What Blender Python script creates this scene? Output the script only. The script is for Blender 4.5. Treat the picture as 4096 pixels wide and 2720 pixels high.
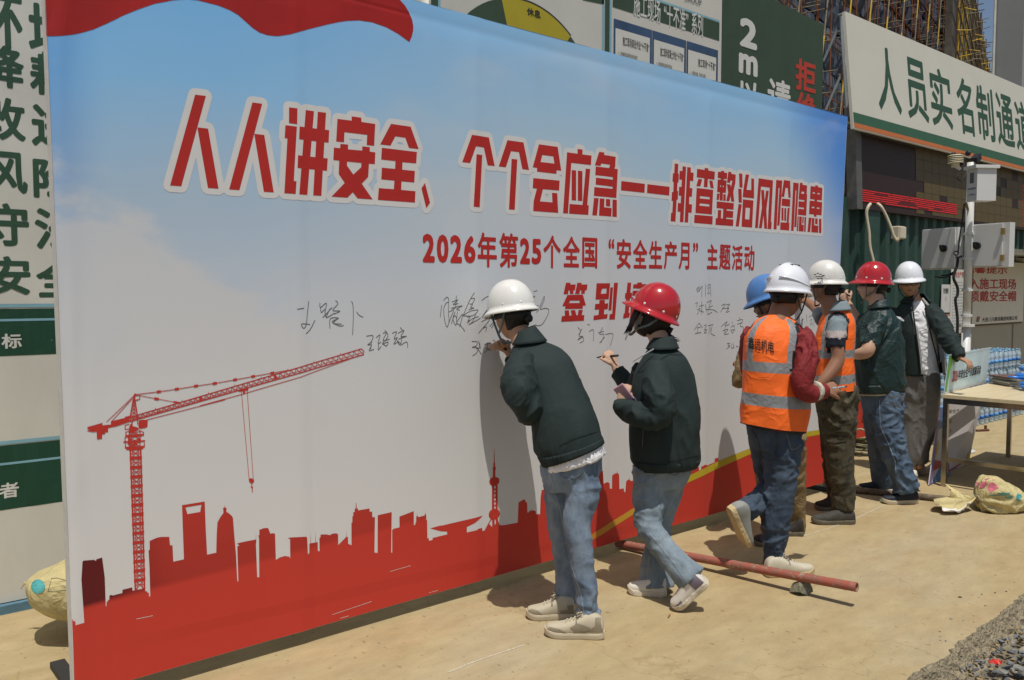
import bpy, bmesh, math, random
import numpy as np
from mathutils import Vector, Matrix, noise
from mathutils.geometry import delaunay_2d_cdt
from mathutils.bvhtree import BVHTree

for o in list(bpy.data.objects):
    bpy.data.objects.remove(o)
scene = bpy.context.scene
COL = scene.collection
R = random.Random(7)

# ------------------------------------------------------------------ camera
CAM = Vector((0.0, -3.54, 1.64))
FPX = 3370.0
PITCH = math.radians(3.26)
TH = math.radians(49.6)
FWH = Vector((math.cos(TH), math.sin(TH), 0))
RT = Vector((math.sin(TH), -math.cos(TH), 0))
FW = FWH * math.cos(PITCH) - Vector((0, 0, 1)) * math.sin(PITCH)
UP = Vector((0, 0, 1)) * math.cos(PITCH) + FWH * math.sin(PITCH)
cd = bpy.data.cameras.new('camera')
cam = bpy.data.objects.new('camera', cd)
COL.objects.link(cam)
M = Matrix((RT, UP, -FW)).transposed().to_4x4()
M.translation = CAM
cam.matrix_world = M
cd.sensor_width = 36.0
cd.lens = 36.0 * FPX / 4096.0
cd.clip_end = 1000
cd.clip_start = 0.05
scene.camera = cam

# ------------------------------------------------------------------ light
SUN = Vector((-0.17, -0.30, 1.0)).normalized()
world = bpy.data.worlds.new('World')
scene.world = world
world.use_nodes = True
wn = world.node_tree.nodes
sky = wn.new('ShaderNodeTexSky')
sky.sky_type = 'NISHITA'
sky.sun_disc = False
sky.sun_elevation = math.asin(SUN.z)
sky.sun_rotation = math.atan2(SUN.x, SUN.y)
sky.dust_density = 2.0
bg = wn['Background']
world.node_tree.links.new(sky.outputs[0], bg.inputs[0])
bg.inputs[1].default_value = 0.088
sl = bpy.data.lights.new('sun', 'SUN')
sl.energy = 4.0
sl.angle = math.radians(0.53)
sl.color = (1.0, 0.955, 0.88)
so = bpy.data.objects.new('sun', sl)
COL.objects.link(so)
so.rotation_euler = SUN.to_track_quat('Z', 'Y').to_euler()
so.location = (0, -5, 20)
scene.view_settings.view_transform = 'Standard'
scene.view_settings.look = 'None'
scene.view_settings.exposure = -0.14
scene.view_settings.gamma = 1.0
scene.cycles.max_bounces = 8
scene.cycles.transparent_max_bounces = 12

# ------------------------------------------------------------------ measuring (photo pixels, 4096 wide, to places)
def ray(x, y):
    return FW + RT * ((x - 2048) / FPX) - UP * ((y - 1360) / FPX)
def atY(x, y, Y):
    d = ray(x, y); return CAM + d * ((Y - CAM.y) / d.y)
def atX(x, y, X):
    d = ray(x, y); return CAM + d * ((X - CAM.x) / d.x)
def atZ(x, y, Z=0.0):
    d = ray(x, y); return CAM + d * ((Z - CAM.z) / d.z)
def J(x, y, d):
    r = ray(x, y); return CAM + r * (d / r.dot(FWH))

# ------------------------------------------------------------------ materials
def sock(n, *names):
    for k in names:
        if k in n.inputs: return n.inputs[k]
MATS = {}
def mat(name, col, rough=0.6, metal=0.0, var=0.12, vscale=6.0, bump=0.0, bscale=60.0, spec=0.3, col2=None, stretch=(1, 1, 1), coat=0.0, emit=None, trans=0.0, crease=0.0, cscale=11.0, detail=4.0, sheen=0.0):
    if name in MATS: return MATS[name]
    m = bpy.data.materials.new(name); m.use_nodes = True
    nt = m.node_tree; b = nt.nodes['Principled BSDF']; L = nt.links.new
    c = tuple(col) + (1,)
    tc = nt.nodes.new('ShaderNodeTexCoord')
    mp = nt.nodes.new('ShaderNodeMapping'); mp.inputs['Scale'].default_value = stretch
    L(tc.outputs['Object'], mp.inputs[0])
    if var > 0 or col2:
        n = nt.nodes.new('ShaderNodeTexNoise'); n.inputs['Scale'].default_value = vscale; n.inputs['Detail'].default_value = detail
        n.inputs['Roughness'].default_value = 0.65
        L(mp.outputs[0], n.inputs['Vector'])
        r = nt.nodes.new('ShaderNodeValToRGB'); r.color_ramp.elements[0].position = 0.3; r.color_ramp.elements[1].position = 0.7
        if col2: a, e = tuple(col) + (1,), tuple(col2) + (1,)
        else:
            a = tuple(v * (1 - var) for v in col) + (1,); e = tuple(min(1, v * (1 + var)) for v in col) + (1,)
        r.color_ramp.elements[0].color = a; r.color_ramp.elements[1].color = e
        L(n.outputs['Fac'], r.inputs[0]); L(r.outputs[0], b.inputs['Base Color'])
    else:
        b.inputs['Base Color'].default_value = c
    b.inputs['Roughness'].default_value = rough
    b.inputs['Metallic'].default_value = metal
    sock(b, 'Specular IOR Level', 'Specular').default_value = spec
    if coat: sock(b, 'Coat Weight', 'Coat').default_value = coat
    if sheen: sock(b, 'Sheen Weight', 'Sheen').default_value = sheen
    if trans:
        sock(b, 'Transmission Weight', 'Transmission').default_value = trans
        b.inputs['IOR'].default_value = 1.2
    if bump > 0:
        n2 = nt.nodes.new('ShaderNodeTexNoise'); n2.inputs['Scale'].default_value = bscale; n2.inputs['Detail'].default_value = 5
        L(mp.outputs[0], n2.inputs['Vector'])
        bm_ = nt.nodes.new('ShaderNodeBump'); bm_.inputs['Strength'].default_value = bump; bm_.inputs['Distance'].default_value = 0.02
        L(n2.outputs['Fac'], bm_.inputs['Height']); L(bm_.outputs[0], b.inputs['Normal'])
    if crease > 0:
        n4 = nt.nodes.new('ShaderNodeTexNoise'); n4.inputs['Scale'].default_value = cscale; n4.inputs['Detail'].default_value = 2.5; n4.inputs['Distortion'].default_value = 1.2; L(mp.outputs[0], n4.inputs['Vector'])
        q1 = nt.nodes.new('ShaderNodeMath'); q1.operation = 'SUBTRACT'; L(n4.outputs['Fac'], q1.inputs[0]); q1.inputs[1].default_value = .5
        q2 = nt.nodes.new('ShaderNodeMath'); q2.operation = 'ABSOLUTE'; L(q1.outputs[0], q2.inputs[0])
        q3 = nt.nodes.new('ShaderNodeMath'); q3.operation = 'POWER'; L(q2.outputs[0], q3.inputs[0]); q3.inputs[1].default_value = .55
        b4 = nt.nodes.new('ShaderNodeBump'); b4.invert = True; b4.inputs['Strength'].default_value = crease; b4.inputs['Distance'].default_value = .03; L(q3.outputs[0], b4.inputs['Height'])
        if bump > 0: L(bm_.outputs[0], b4.inputs['Normal'])
        L(b4.outputs[0], b.inputs['Normal'])
    if emit:
        sock(b, 'Emission Color', 'Emission').default_value = tuple(emit[:3]) + (1,)
        b.inputs['Emission Strength'].default_value = emit[3]
    MATS[name] = m
    return m

# ------------------------------------------------------------------ objects
def tag(o, label=None, cat=None, group=None, kind=None):
    if label: o['label'] = label
    if cat: o['category'] = cat
    if group: o['group'] = group
    if kind: o['kind'] = kind
    return o
def thing(name, label, cat, loc=(0, 0, 0), group=None):
    o = bpy.data.objects.new(name, None); COL.objects.link(o)
    o.location = loc; o.empty_display_size = 0.1
    return tag(o, label, cat, group)
def obj(name, V, Fs, m, parent=None, smooth=False, mats=None, midx=None):
    me = bpy.data.meshes.new(name)
    off = Vector((0, 0, 0))
    p = parent
    while p is not None:
        off = off + p.location; p = p.parent
    me.from_pydata([tuple(Vector(v) - off) for v in V], [], [tuple(f) for f in Fs])
    for mm in (mats or [m]): me.materials.append(mm)
    if midx is not None:
        me.polygons.foreach_set('material_index', midx)
    if smooth:
        me.polygons.foreach_set('use_smooth', [True] * len(me.polygons))
    me.update()
    o = bpy.data.objects.new(name, me); COL.objects.link(o)
    if parent: o.parent = parent
    return o
class MB:
    """collects shapes into one mesh"""
    def __init__(s): s.V = []; s.F = []; s.I = []
    def add(s, V, F, i=0):
        k = len(s.V); s.V += [Vector(v) for v in V]; s.F += [tuple(a + k for a in f) for f in F]; s.I += [i] * len(F); return s
    def box(s, c, h, rot=None, i=0, bev=0.0):
        cx = Vector(c)
        bm = bmesh.new(); bmesh.ops.create_cube(bm, size=2)
        for v in bm.verts: v.co = Vector((v.co.x * h[0], v.co.y * h[1], v.co.z * h[2]))
        if bev > 0: bmesh.ops.bevel(bm, geom=list(bm.edges), offset=min(bev, min(h) * .9), segments=2, affect='EDGES', profile=.5)
        V = []
        bm.verts.index_update()
        for v in bm.verts:
            q = v.co.copy()
            if rot is not None: q = rot @ q
            V.append(q + cx)
        F = [[v.index for v in f.verts] for f in bm.faces]; bm.free()
        return s.add(V, F, i)
    def span(s, a, b, i=0, bev=0.0):
        a = Vector(a); b = Vector(b)
        return s.box((a + b) / 2, [abs(x) / 2 for x in (b - a)], None, i, bev)
    def tube(s, pts, r, n=10, i=0, cap=True):
        V, F = tube_geo(pts, r, n, cap); return s.add(V, F, i)
    def build(s, name, m, parent=None, smooth=False, mats=None):
        return obj(name, s.V, s.F, m, parent, smooth, mats, s.I if mats else None)
def frames(pts):
    pts = [Vector(p) for p in pts]; n = len(pts); T = []
    for i in range(n):
        t = pts[min(i + 1, n - 1)] - pts[max(i - 1, 0)]
        T.append(t.normalized() if t.length > 1e-9 else Vector((0, 0, 1)))
    ref = Vector((0, 0, 1)) if abs(T[0].z) < .9 else Vector((1, 0, 0))
    N = []; nrm = (ref - T[0] * ref.dot(T[0])).normalized()
    for i in range(n):
        nrm = (nrm - T[i] * nrm.dot(T[i]))
        nrm = nrm.normalized() if nrm.length > 1e-6 else Vector((1, 0, 0))
        N.append(nrm)
    return pts, T, N
def tube_geo(pts, r, n=10, cap=True, flat=1.0):
    pts, T, N = frames(pts); V = []; F = []
    rs = r if isinstance(r, (list, tuple)) else [r] * len(pts)
    for p, t, a, q in zip(pts, T, N, rs):
        b = t.cross(a)
        for k in range(n):
            th = 2 * math.pi * k / n
            V.append(p + a * (q * math.cos(th)) + b * (q * flat * math.sin(th)))
    for i in range(len(pts) - 1):
        for k in range(n):
            k2 = (k + 1) % n
            F.append((i * n + k, i * n + k2, (i + 1) * n + k2, (i + 1) * n + k))
    if cap:
        F.append(tuple(range(n))[::-1]); F.append(tuple((len(pts) - 1) * n + k for k in range(n)))
    return V, F
def crom(P, n):
    """Catmull-Rom through tuples of numbers / vectors"""
    out = []
    A = [np.array(p, float) for p in P]
    for i in range(len(A) - 1):
        p0 = A[max(i - 1, 0)]; p1 = A[i]; p2 = A[i + 1]; p3 = A[min(i + 2, len(A) - 1)]
        for k in range(n):
            t = k / n
            out.append(.5 * ((2 * p1) + (-p0 + p2) * t + (2 * p0 - 5 * p1 + 4 * p2 - p3) * t * t + (-p0 + 3 * p1 - 3 * p2 + p3) * t ** 3))
    out.append(A[-1])
    return out
def loft_geo(secs, n=28, sub=5, power=2.4, cap=True):
    """secs: (centre, half-width vector, half-depth vector)"""
    rows = crom([list(c) + list(a) + list(b) for c, a, b in secs], sub)
    V = []; F = []
    for r in rows:
        c = Vector(r[0:3]); a = Vector(r[3:6]); b = Vector(r[6:9])
        for k in range(n):
            th = 2 * math.pi * k / n; ct, st = math.cos(th), math.sin(th)
            x = math.copysign(abs(ct) ** (2 / power), ct); y = math.copysign(abs(st) ** (2 / power), st)
            V.append(c + a * x + b * y)
    m = len(rows)
    for i in range(m - 1):
        for k in range(n):
            k2 = (k + 1) % n
            F.append((i * n + k, i * n + k2, (i + 1) * n + k2, (i + 1) * n + k))
    if cap:
        F.append(tuple(range(n))[::-1]); F.append(tuple((m - 1) * n + k for k in range(n)))
    return V, F
def area2(p): return sum(p[i][0] * p[(i + 1) % len(p)][1] - p[(i + 1) % len(p)][0] * p[i][1] for i in range(len(p))) / 2
class Loops(list):
    """outlines filled even-odd (a glyph with its holes)"""
def union2d(pos, neg=(), cuts=()):
    """planar union of polygons minus holes -> (verts2d, tris)"""
    V = []; Fc = []; E = []; gid = []
    for g_, item in enumerate(list(pos) + list(neg)):
        for p in (item if isinstance(item, Loops) else [item]):
            p = [tuple(q) for q in p]
            k = len(V); V += [Vector(q) for q in p]; Fc.append(list(range(k, k + len(p)))); gid.append(g_)
    for a, b in cuts:
        k = len(V); V += [Vector(a), Vector(b)]; E.append((k, k + 1))
    np_ = len(pos); k = 0
    v, e, f, ov, oe, of = delaunay_2d_cdt(V, E + [(q[i], q[(i + 1) % len(q)]) for q in Fc for i in range(len(q))], [], 0, 1e-6, False)
    T = np.array([t for t in f if len(t) == 3], int).reshape(-1, 3)
    if len(T) == 0: return [], []
    A = np.array([(q.x, q.y) for q in v]); ce = A[T].mean(axis=1)
    ins = np.zeros(len(T), bool); out = np.zeros(len(T), bool); par = np.zeros(len(T), bool)
    for n_, q in enumerate(Fc):
        last = n_ == len(Fc) - 1 or gid[n_ + 1] != gid[n_]
        P = np.array([V[i] for i in q]); lo = P.min(0); hi = P.max(0)
        c = np.nonzero((ce[:, 0] >= lo[0]) & (ce[:, 0] <= hi[0]) & (ce[:, 1] >= lo[1]) & (ce[:, 1] <= hi[1]))[0]
        x = ce[c, 0]; y = ce[c, 1]; r = np.zeros(len(c), bool)
        for i in range(len(P)):
            x1, y1 = P[i]; x2, y2 = P[(i + 1) % len(P)]
            if y1 == y2: continue
            r ^= ((y1 > y) != (y2 > y)) & (x < (x2 - x1) * (y - y1) / (y2 - y1) + x1)
        par[c[r]] ^= True
        if last:
            t_ = ins if gid[n_] < np_ else out; t_ |= par; par[:] = False
    keep = [list(map(int, t)) for t in T[ins & ~out]]
    used = sorted({i for t in keep for i in t}); mp = {u: i for i, u in enumerate(used)}
    return [v[u] for u in used], [[mp[i] for i in t] for t in keep]
def ribbon(pts, w):
    """polyline -> list of quads (with little end overlaps)"""
    out = []
    for a, b in zip(pts[:-1], pts[1:]):
        a = Vector(a); b = Vector(b); d = b - a
        if d.length < 1e-6: continue
        d.normalize(); n = Vector((-d.y, d.x)) * (w / 2); e = d * (w * .3)
        out.append([a - e + n, a - e - n, b + e - n, b + e + n])
    return out
def disc2(c, r, n=10, ry=None):
    ry = ry or r
    return [(c[0] + r * math.cos(2 * math.pi * k / n), c[1] + ry * math.sin(2 * math.pi * k / n)) for k in range(n)]
_tc = {}
def text_raw(s):
    if s in _tc: return _tc[s]
    c = bpy.data.curves.new('t', 'FONT'); c.body = s; c.size = 1.0; c.resolution_u = 3
    o = bpy.data.objects.new('t', c); COL.objects.link(o)
    dg = bpy.context.evaluated_depsgraph_get()
    me = bpy.data.meshes.new_from_object(o.evaluated_get(dg))
    V = [(v.co.x, v.co.y) for v in me.vertices]; F = [tuple(p.vertices) for p in me.polygons]
    bpy.data.objects.remove(o); bpy.data.curves.remove(c); bpy.data.meshes.remove(me)
    x0 = min(v[0] for v in V); x1 = max(v[0] for v in V); y0 = min(v[1] for v in V); y1 = max(v[1] for v in V)
    _tc[s] = ([(v[0] - x0, v[1] - y0) for v in V], F, x1 - x0, y1 - y0); return _tc[s]
_tm = {}
def text_multi(s, bold):
    """glyphs thickened by laying shifted copies a hair apart -> [(V, F), ...] filling the unit box"""
    key = (s, bold)
    if key in _tm: return _tm[key]
    V, F, w, h = text_raw(s)
    d = bold * .85; k = d * .72
    sh = [(0, 0)] if bold <= 0 else [(0, 0), (d, 0), (-d, 0), (0, d), (0, -d), (k, k), (-k, k), (k, -k), (-k, -k)]
    out = [([((x + a + d) / (w + 2 * d), (y + b + d) / (h + 2 * d)) for x, y in V], F) for a, b in sh]
    _tm[key] = out
    return out
def cut2d(V, F, xs=(), zs=(), lines=()):
    """slice flat triangles along vertical and level lines so they can follow a curved cloth"""
    bm = bmesh.new(); vv = [bm.verts.new((a, 0, b)) for a, b in V]
    for f in F:
        try: bm.faces.new([vv[i] for i in f])
        except ValueError: pass
    x0 = min(v[0] for v in V); x1 = max(v[0] for v in V); z0 = min(v[1] for v in V); z1 = max(v[1] for v in V)
    for c, n, lo, hi in [(x, (1, 0, 0), x0, x1) for x in xs] + [(z, (0, 0, 1), z0, z1) for z in zs]:
        if lo < c < hi: bmesh.ops.bisect_plane(bm, geom=bm.verts[:] + bm.edges[:] + bm.faces[:], plane_co=(c, 0, c), plane_no=n, dist=1e-6)
    bm.verts.index_update(); V2 = [(v.co.x, v.co.z) for v in bm.verts]; F2 = [[v.index for v in f.verts] for f in bm.faces]; bm.free()
    return V2, F2
class Plane:
    def __init__(s, O, ux, uz): s.O = Vector(O); s.ux = Vector(ux).normalized(); s.uz = Vector(uz).normalized(); s.n = s.ux.cross(s.uz).normalized()
    def P(s, a, b, out=0.0): return s.O + s.ux * a + s.uz * b + s.n * out
    def hit(s, x, y):
        d = ray(x, y); t = (s.O - CAM).dot(s.n) / d.dot(s.n); q = CAM + d * t - s.O
        return q.dot(s.ux), q.dot(s.uz)
    def box_px(s, xl, xr, yt, yb, yc=None):
        xc = (xl + xr) / 2; yc = (yt + yb) / 2 if yc is None else yc
        return s.hit(xl, yc)[0], s.hit(xr, yc)[0], s.hit(xc, yb)[1], s.hit(xc, yt)[1]
def wallplane(Y): return Plane((0, Y, 0), (1, 0, 0), (0, 0, 1))   # n = -Y
def add_text(mb, pl, s, box, bold=0.02, out=0.002, i=0):
    x0, x1, z0, z1 = box
    for k, (V, F) in enumerate(text_multi(s, bold)): mb.add([pl.P(x0 + (x1 - x0) * v[0], z0 + (z1 - z0) * v[1], out + k * .00003) for v in V], F, i)
def add_poly(mb, pl, poly, out=0.001, i=0):
    mb.add([pl.P(a, b, out) for a, b in poly], [tuple(range(len(poly)))], i)
def add_union(mb, pl, pos, neg=(), out=0.001, i=0, cuts=(), fy=None):
    v, f = union2d(pos, neg, cuts)
    mb.add([pl.P(q.x, q.y, out + (fy(q.x, q.y) if fy else 0)) for q in v], f, i)
def slab(mb, pl, x0, x1, z0, z1, t, out=0.0, i=0, bev=0.0):
    """a board standing on the plane: front face at out, thickness t behind it"""
    V = [pl.P(a, b, o) for o in (out, out - t) for a, b in ((x0, z0), (x1, z0), (x1, z1), (x0, z1))]
    mb.add(V, [(0, 1, 2, 3), (7, 6, 5, 4), (0, 4, 5, 1), (1, 5, 6, 2), (2, 6, 7, 3), (3, 7, 4, 0)], i)
def remesh(V, F, vox, it=2):
    me = bpy.data.meshes.new('r'); me.from_pydata([tuple(v) for v in V], [], F)
    o = bpy.data.objects.new('r', me); COL.objects.link(o)
    m = o.modifiers.new('r', 'REMESH'); m.mode = 'VOXEL'; m.voxel_size = vox
    if it:
        s = o.modifiers.new('s', 'SMOOTH'); s.iterations = it; s.factor = .5
    dg = bpy.context.evaluated_depsgraph_get()
    r = bpy.data.meshes.new_from_object(o.evaluated_get(dg))
    bpy.data.objects.remove(o); bpy.data.meshes.remove(me)
    return r
def copy_tree(o, parent=None, loc=None):
    c = o.copy(); COL.objects.link(c)
    if parent: c.parent = parent
    if loc is not None: c.location = loc
    for ch in list(o.children): copy_tree(ch, c)
    return c
# ================================================================== ground
def ground_material():
    m = bpy.data.materials.new('dusty_concrete'); m.use_nodes = True
    nt = m.node_tree; L = nt.links.new; b = nt.nodes['Principled BSDF']; N = nt.nodes.new
    tc = N('ShaderNodeTexCoord')
    def ns(scale, det=6, rough=.6, st=(1, 1, 1), rot=0.0):
        mp = N('ShaderNodeMapping'); mp.inputs['Scale'].default_value = st; mp.inputs['Rotation'].default_value = (0, 0, rot)
        L(tc.outputs['Object'], mp.inputs[0])
        n = N('ShaderNodeTexNoise'); n.inputs['Scale'].default_value = scale; n.inputs['Detail'].default_value = det; n.inputs['Roughness'].default_value = rough
        L(mp.outputs[0], n.inputs[0]); return n.outputs['Fac']
    def ramp(f, *st):
        r = N('ShaderNodeValToRGB'); e = r.color_ramp.elements
        while len(e) < len(st): e.new(.5)
        for k, (p, c) in enumerate(st): e[k].position = p; e[k].color = tuple(c) + (1,) if len(c) == 3 else c
        L(f, r.inputs[0]); return r.outputs[0]
    def mix(kind, f, a, c):
        x = N('ShaderNodeMix'); x.data_type = 'RGBA'; x.blend_type = kind
        if isinstance(f, float): x.inputs[0].default_value = f
        else: L(f, x.inputs[0])
        L(a, x.inputs[6])
        if isinstance(c, tuple): x.inputs[7].default_value = c
        else: L(c, x.inputs[7])
        return x.outputs[2]
    base = ramp(ns(.55, 5, .6, (1, 1.6, 1), .2), (.32, (.385, .29, .148)), (.5, (.41, .325, .178)), (.68, (.41, .34, .21)))
    warm = ramp(ns(3.0, 7, .7, (.5, 1.5, 1), -.45), (.45, (0, 0, 0)), (.75, (.55, .55, .55)))
    c = mix('MIX', warm, base, (.35, .235, .115, 1))
    streak = ramp(ns(7, 7, .7, (.55, 1.15, 1), -.5), (.36, (.86, .855, .84)), (.66, (1.05, 1.05, 1.05)))
    c = mix('MULTIPLY', 1.0, c, streak)
    fine = ramp(ns(120, 4, .7), (.3, (.93, .93, .93)), (.7, (1.06, 1.06, 1.06)))
    c = mix('MULTIPLY', 1.0, c, fine)
    spk = ramp(ns(38, 3, .5, (1, .55, 1), -.5), (.665, (1, 1, 1)), (.70, (.62, .55, .45)))
    c = mix('MULTIPLY', .8, c, spk)
    # hairline scratches and cracks
    v = N('ShaderNodeTexVoronoi'); v.feature = 'DISTANCE_TO_EDGE'; v.inputs['Scale'].default_value = .55
    wv = N('ShaderNodeVectorMath'); wv.operation = 'ADD'
    nn = N('ShaderNodeTexNoise'); nn.inputs['Scale'].default_value = 2.5; nn.inputs['Detail'].default_value = 6
    L(tc.outputs['Object'], nn.inputs[0]); sc_ = N('ShaderNodeVectorMath'); sc_.operation = 'SCALE'; sc_.inputs[3].default_value = .55
    L(nn.outputs['Color'], sc_.inputs[0]); L(tc.outputs['Object'], wv.inputs[0]); L(sc_.outputs[0], wv.inputs[1]); L(wv.outputs[0], v.inputs[0])
    crack = ramp(v.outputs['Distance'], (0.0, (.72, .70, .66)), (.0035, (1, 1, 1)))
    c = mix('MULTIPLY', .55, c, crack)
    L(c, b.inputs['Base Color'])
    b.inputs['Roughness'].default_value = .85; sock(b, 'Specular IOR Level', 'Specular').default_value = .25
    bu = N('ShaderNodeBump'); bu.inputs['Strength'].default_value = .25; bu.inputs['Distance'].default_value = .01
    L(ns(45, 6, .7, (.6, 1.3, 1), -.5), bu.inputs['Height']); L(bu.outputs[0], b.inputs['Normal'])
    return m
conc = ground_material()
m_soil = mat('soil', (.22, .18, .115), .95, var=.3, vscale=9, bump=.6, bscale=30, col2=(.11, .095, .07))
obj('ground', [(-300, -300, -.15), (300, -300, -.15), (300, 300, -.15), (-300, 300, -.15)], [(0, 1, 2, 3)], m_soil)['kind'] = 'structure'
# pavement slab with a broken edge towards the gravel
edge = []
x = -6.0
while x < 40:
    near = 2.2 < x < 8
    y = -1.955 + .10 * noise.noise((x * .35, 3, 0)) + .028 * noise.noise((x * 4, 7, 0)) + (.018 * noise.noise((x * 22, 1, 0)) if near else 0)
    y += .07 * max(0.0, min(1.0, (x - 3.4) / 1.7))
    edge.append((x, y)); x += .02 if near else .3
V = [(a, b, 0) for a, b in edge] + [(40, 60, 0), (-6, 60, 0)]
n = len(edge)
Fs = [tuple(range(n + 2))]
k = len(V)
rows = 5
for r_ in range(1, rows + 1):
    t = r_ / rows
    for i, (a, b) in enumerate(edge):
        nz = noise.noise((a * 14, t * 3.0, 5.0)); nz2 = noise.noise((a * 45, t * 8.0, 9.0))
        V.append((a, b - .010 - .05 * t * t + .03 * nz * t + .010 * nz2, -.15 * t - (.004 if r_ < rows else 0)))
prev = list(range(n))
for r_ in range(rows):
    cur = [k + r_ * n + i for i in range(n)]
    for i in range(n - 1): Fs.append((prev[i], cur[i], cur[i + 1], prev[i + 1]))
    prev = cur
m_edge = mat('broken_concrete', (.39, .325, .21), .95, var=.35, vscale=25, bump=1.0, bscale=55, col2=(.25, .21, .14))
pv = obj('pavement', V, Fs, conc, mats=[conc, m_edge], midx=[0] + [1] * (len(Fs) - 1))
pv['kind'] = 'structure'

# ------------------------------------------------------------------ gravel
def rock(r, sq, seed, sub=1):
    bm = bmesh.new(); bmesh.ops.create_icosphere(bm, subdivisions=sub, radius=1)
    rr = random.Random(seed)
    ax = [Vector((rr.gauss(0, 1), rr.gauss(0, 1), rr.gauss(0, 1))).normalized() for _ in range(13)]
    cut = [rr.uniform(.38, .72) for _ in ax]
    for v in bm.verts:
        p = v.co
        for a, c in zip(ax, cut):
            d = p.dot(a)
            if d > c: p -= a * (d - c)
        v.co = Vector((p.x * r * sq[0], p.y * r * sq[1], p.z * r * sq[2]))
    bm.verts.index_update()
    V = [v.co.copy() for v in bm.verts]; F = [[v.index for v in f.verts] for f in bm.faces]; bm.free()
    return V, F
gm = [mat('slate_grey', (.15, .16, .17), .8, var=.35, vscale=14), mat('slate_dark', (.095, .102, .11), .8, var=.3, vscale=14),
      mat('grey_stone', (.21, .205, .185), .85, var=.3, vscale=14), mat('ochre_stone', (.32, .24, .12), .85, var=.3, vscale=14), mat('tan_stone', (.30, .26, .17), .85, var=.25, vscale=14)]
protos = [rock(1, (1, .72, .42), 100 + k, 2) for k in range(14)]
g = MB()
for k in range(5200):
    x = R.uniform(2.6, 7.6); y = -1.95 - abs(R.random() ** 1.15) * 1.55
    if y > -2.0 + .02 * (x - 4): continue
    r_ = R.choice([.012, .016, .022, .028, .036, .05, .066]) * R.uniform(.75, 1.2)
    if y > -2.12: r_ = min(r_, .022)
    z = -.118 + R.uniform(0, .035) + .01 * noise.noise((x * 3, y * 3, 0))
    Vp, Fp = protos[R.randrange(14)]
    rot = Matrix.Rotation(R.uniform(0, 6.28), 3, 'Z') @ Matrix.Rotation(R.gauss(0, .35), 3, 'X') @ Matrix.Rotation(R.gauss(0, .3), 3, 'Y')
    g.add([rot @ (v * r_) + Vector((x, y, z)) for v in Vp], Fp, R.choices(range(5), [4, 2.5, 3.5, 2.2, 2.4])[0])
tag(g.build('gravel', None, mats=gm), 'loose grey and ochre crushed stone beside the pavement edge', 'gravel', kind='stuff')

# ================================================================== hoarding behind the signing wall
m_cream = mat('cream_cloth', (.62, .605, .54), .7, var=.05, vscale=3, bump=.12, bscale=7, stretch=(1, 1, .35))
m_cream2 = mat('white_board', (.58, .565, .50), .6, var=.05, vscale=2)
m_green = mat('board_green', (.045, .075, .045), .6, var=.08, vscale=4)
m_green_l = mat('letter_green', (.035, .085, .05), .6, var=.06, vscale=4)
m_dgreen = mat('band_green', (.014, .062, .036), .6, var=.14, vscale=20, stretch=(3, 1, .15))
m_lblue = mat('line_blue', (.22, .42, .50), .6, var=.04)
m_white = mat('white_print', (.62, .62, .58), .6, var=.03)
m_redp = mat('red_print', (.45, .05, .03), .6, var=.05)
m_black = mat('black_print', (.03, .03, .028), .6, var=.0)
m_steel = mat('grey_steel', (.20, .23, .24), .5, .3, var=.12, vscale=12)
HY = 1.37
HP = wallplane(HY)
# left cloth board, slightly rippled
hb = thing('hoarding_board', 'cream cloth hoarding board with green characters and two green bands at the left edge', 'hoarding', (0, HY, 0))
mb = MB(); nx, nz = 70, 90
def rip(x, z):
    return -.012 * noise.noise((x * 2.2 + z * 1.6, z * .7 - x * .3, 3.0)) - .006 * noise.noise((x * 6 + z * 5, z * 2.0, 8.0))
x0, x1, z0, z1 = -1.6, 3.42, .05, 4.6
cutsH = sorted(set([x0, x1] + [x0 + (x1 - x0) * i / nx for i in range(nx + 1)])); cutsZ = [z0 + (z1 - z0) * i / nz for i in range(nz + 1)]
V = [(a, HY + rip(a, c), c) for c in cutsZ for a in cutsH]; w_ = len(cutsH)
mb.add(V, [(j * w_ + i, j * w_ + i + 1, (j + 1) * w_ + i + 1, (j + 1) * w_ + i) for j in range(nz) for i in range(w_ - 1)])
mb.build('cloth', m_cream, hb, True)
mb = MB(); mb.span((x0, HY + .03, .0), (x1, HY + .06, 4.62)); mb.build('backing_frame', m_steel, hb)
mb = MB(); mb.span((x0, HY - .035, 0.0), (3.42, HY + .028, .045)); mb.build('base_rail', mat('rail_blue', (.10, .20, .27), .6, var=.2), hb)
def rect(a, b, c, d): return [(a, c), (b, c), (b, d), (a, d)]
def on_cloth(name, polys, m, out, neg=()):
    mb = MB(); cuts = [((a, z0), (a, z1)) for a in cutsH[::1] if a < 1.8 and a > -.2] + [((x0, c), (x1, c)) for c in cutsZ]
    v, f = union2d(polys, neg, cuts)
    mb.add([Vector((q.x, HY + rip(q.x, q.y) - out, q.y)) for q in v], f)
    mb.build(name, m, hb)
for zt, zb, l1, l2 in ((1.555, 1.316, 1.562, 1.492), (.86, .53, .865, .76)):
    on_cloth('green_band', [rect(-.2, 1.75, zb, zt)], m_dgreen, .0010)
    on_cloth('blue_line', [rect(-.2, 1.75, l1, l1 + .018), rect(-.2, 1.75, l2, l2 + .012)], m_lblue, .0017)
def cloth_text(name, items, m, out):
    mb = MB()
    for s_, (a, b, c, d), bo in items:
        for k, (V, F) in enumerate(text_multi(s_, bo)):
            V2, F2 = cut2d([(a + (b - a) * x, c + (d - c) * y) for x, y in V], F, [q for q in cutsH if a < q < b], [q for q in cutsZ if c < q < d])
            mb.add([Vector((x, HY + rip(x, z) - out - k * .00006, z)) for x, z in V2], F2)
    mb.build(name, m, hb)
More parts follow.
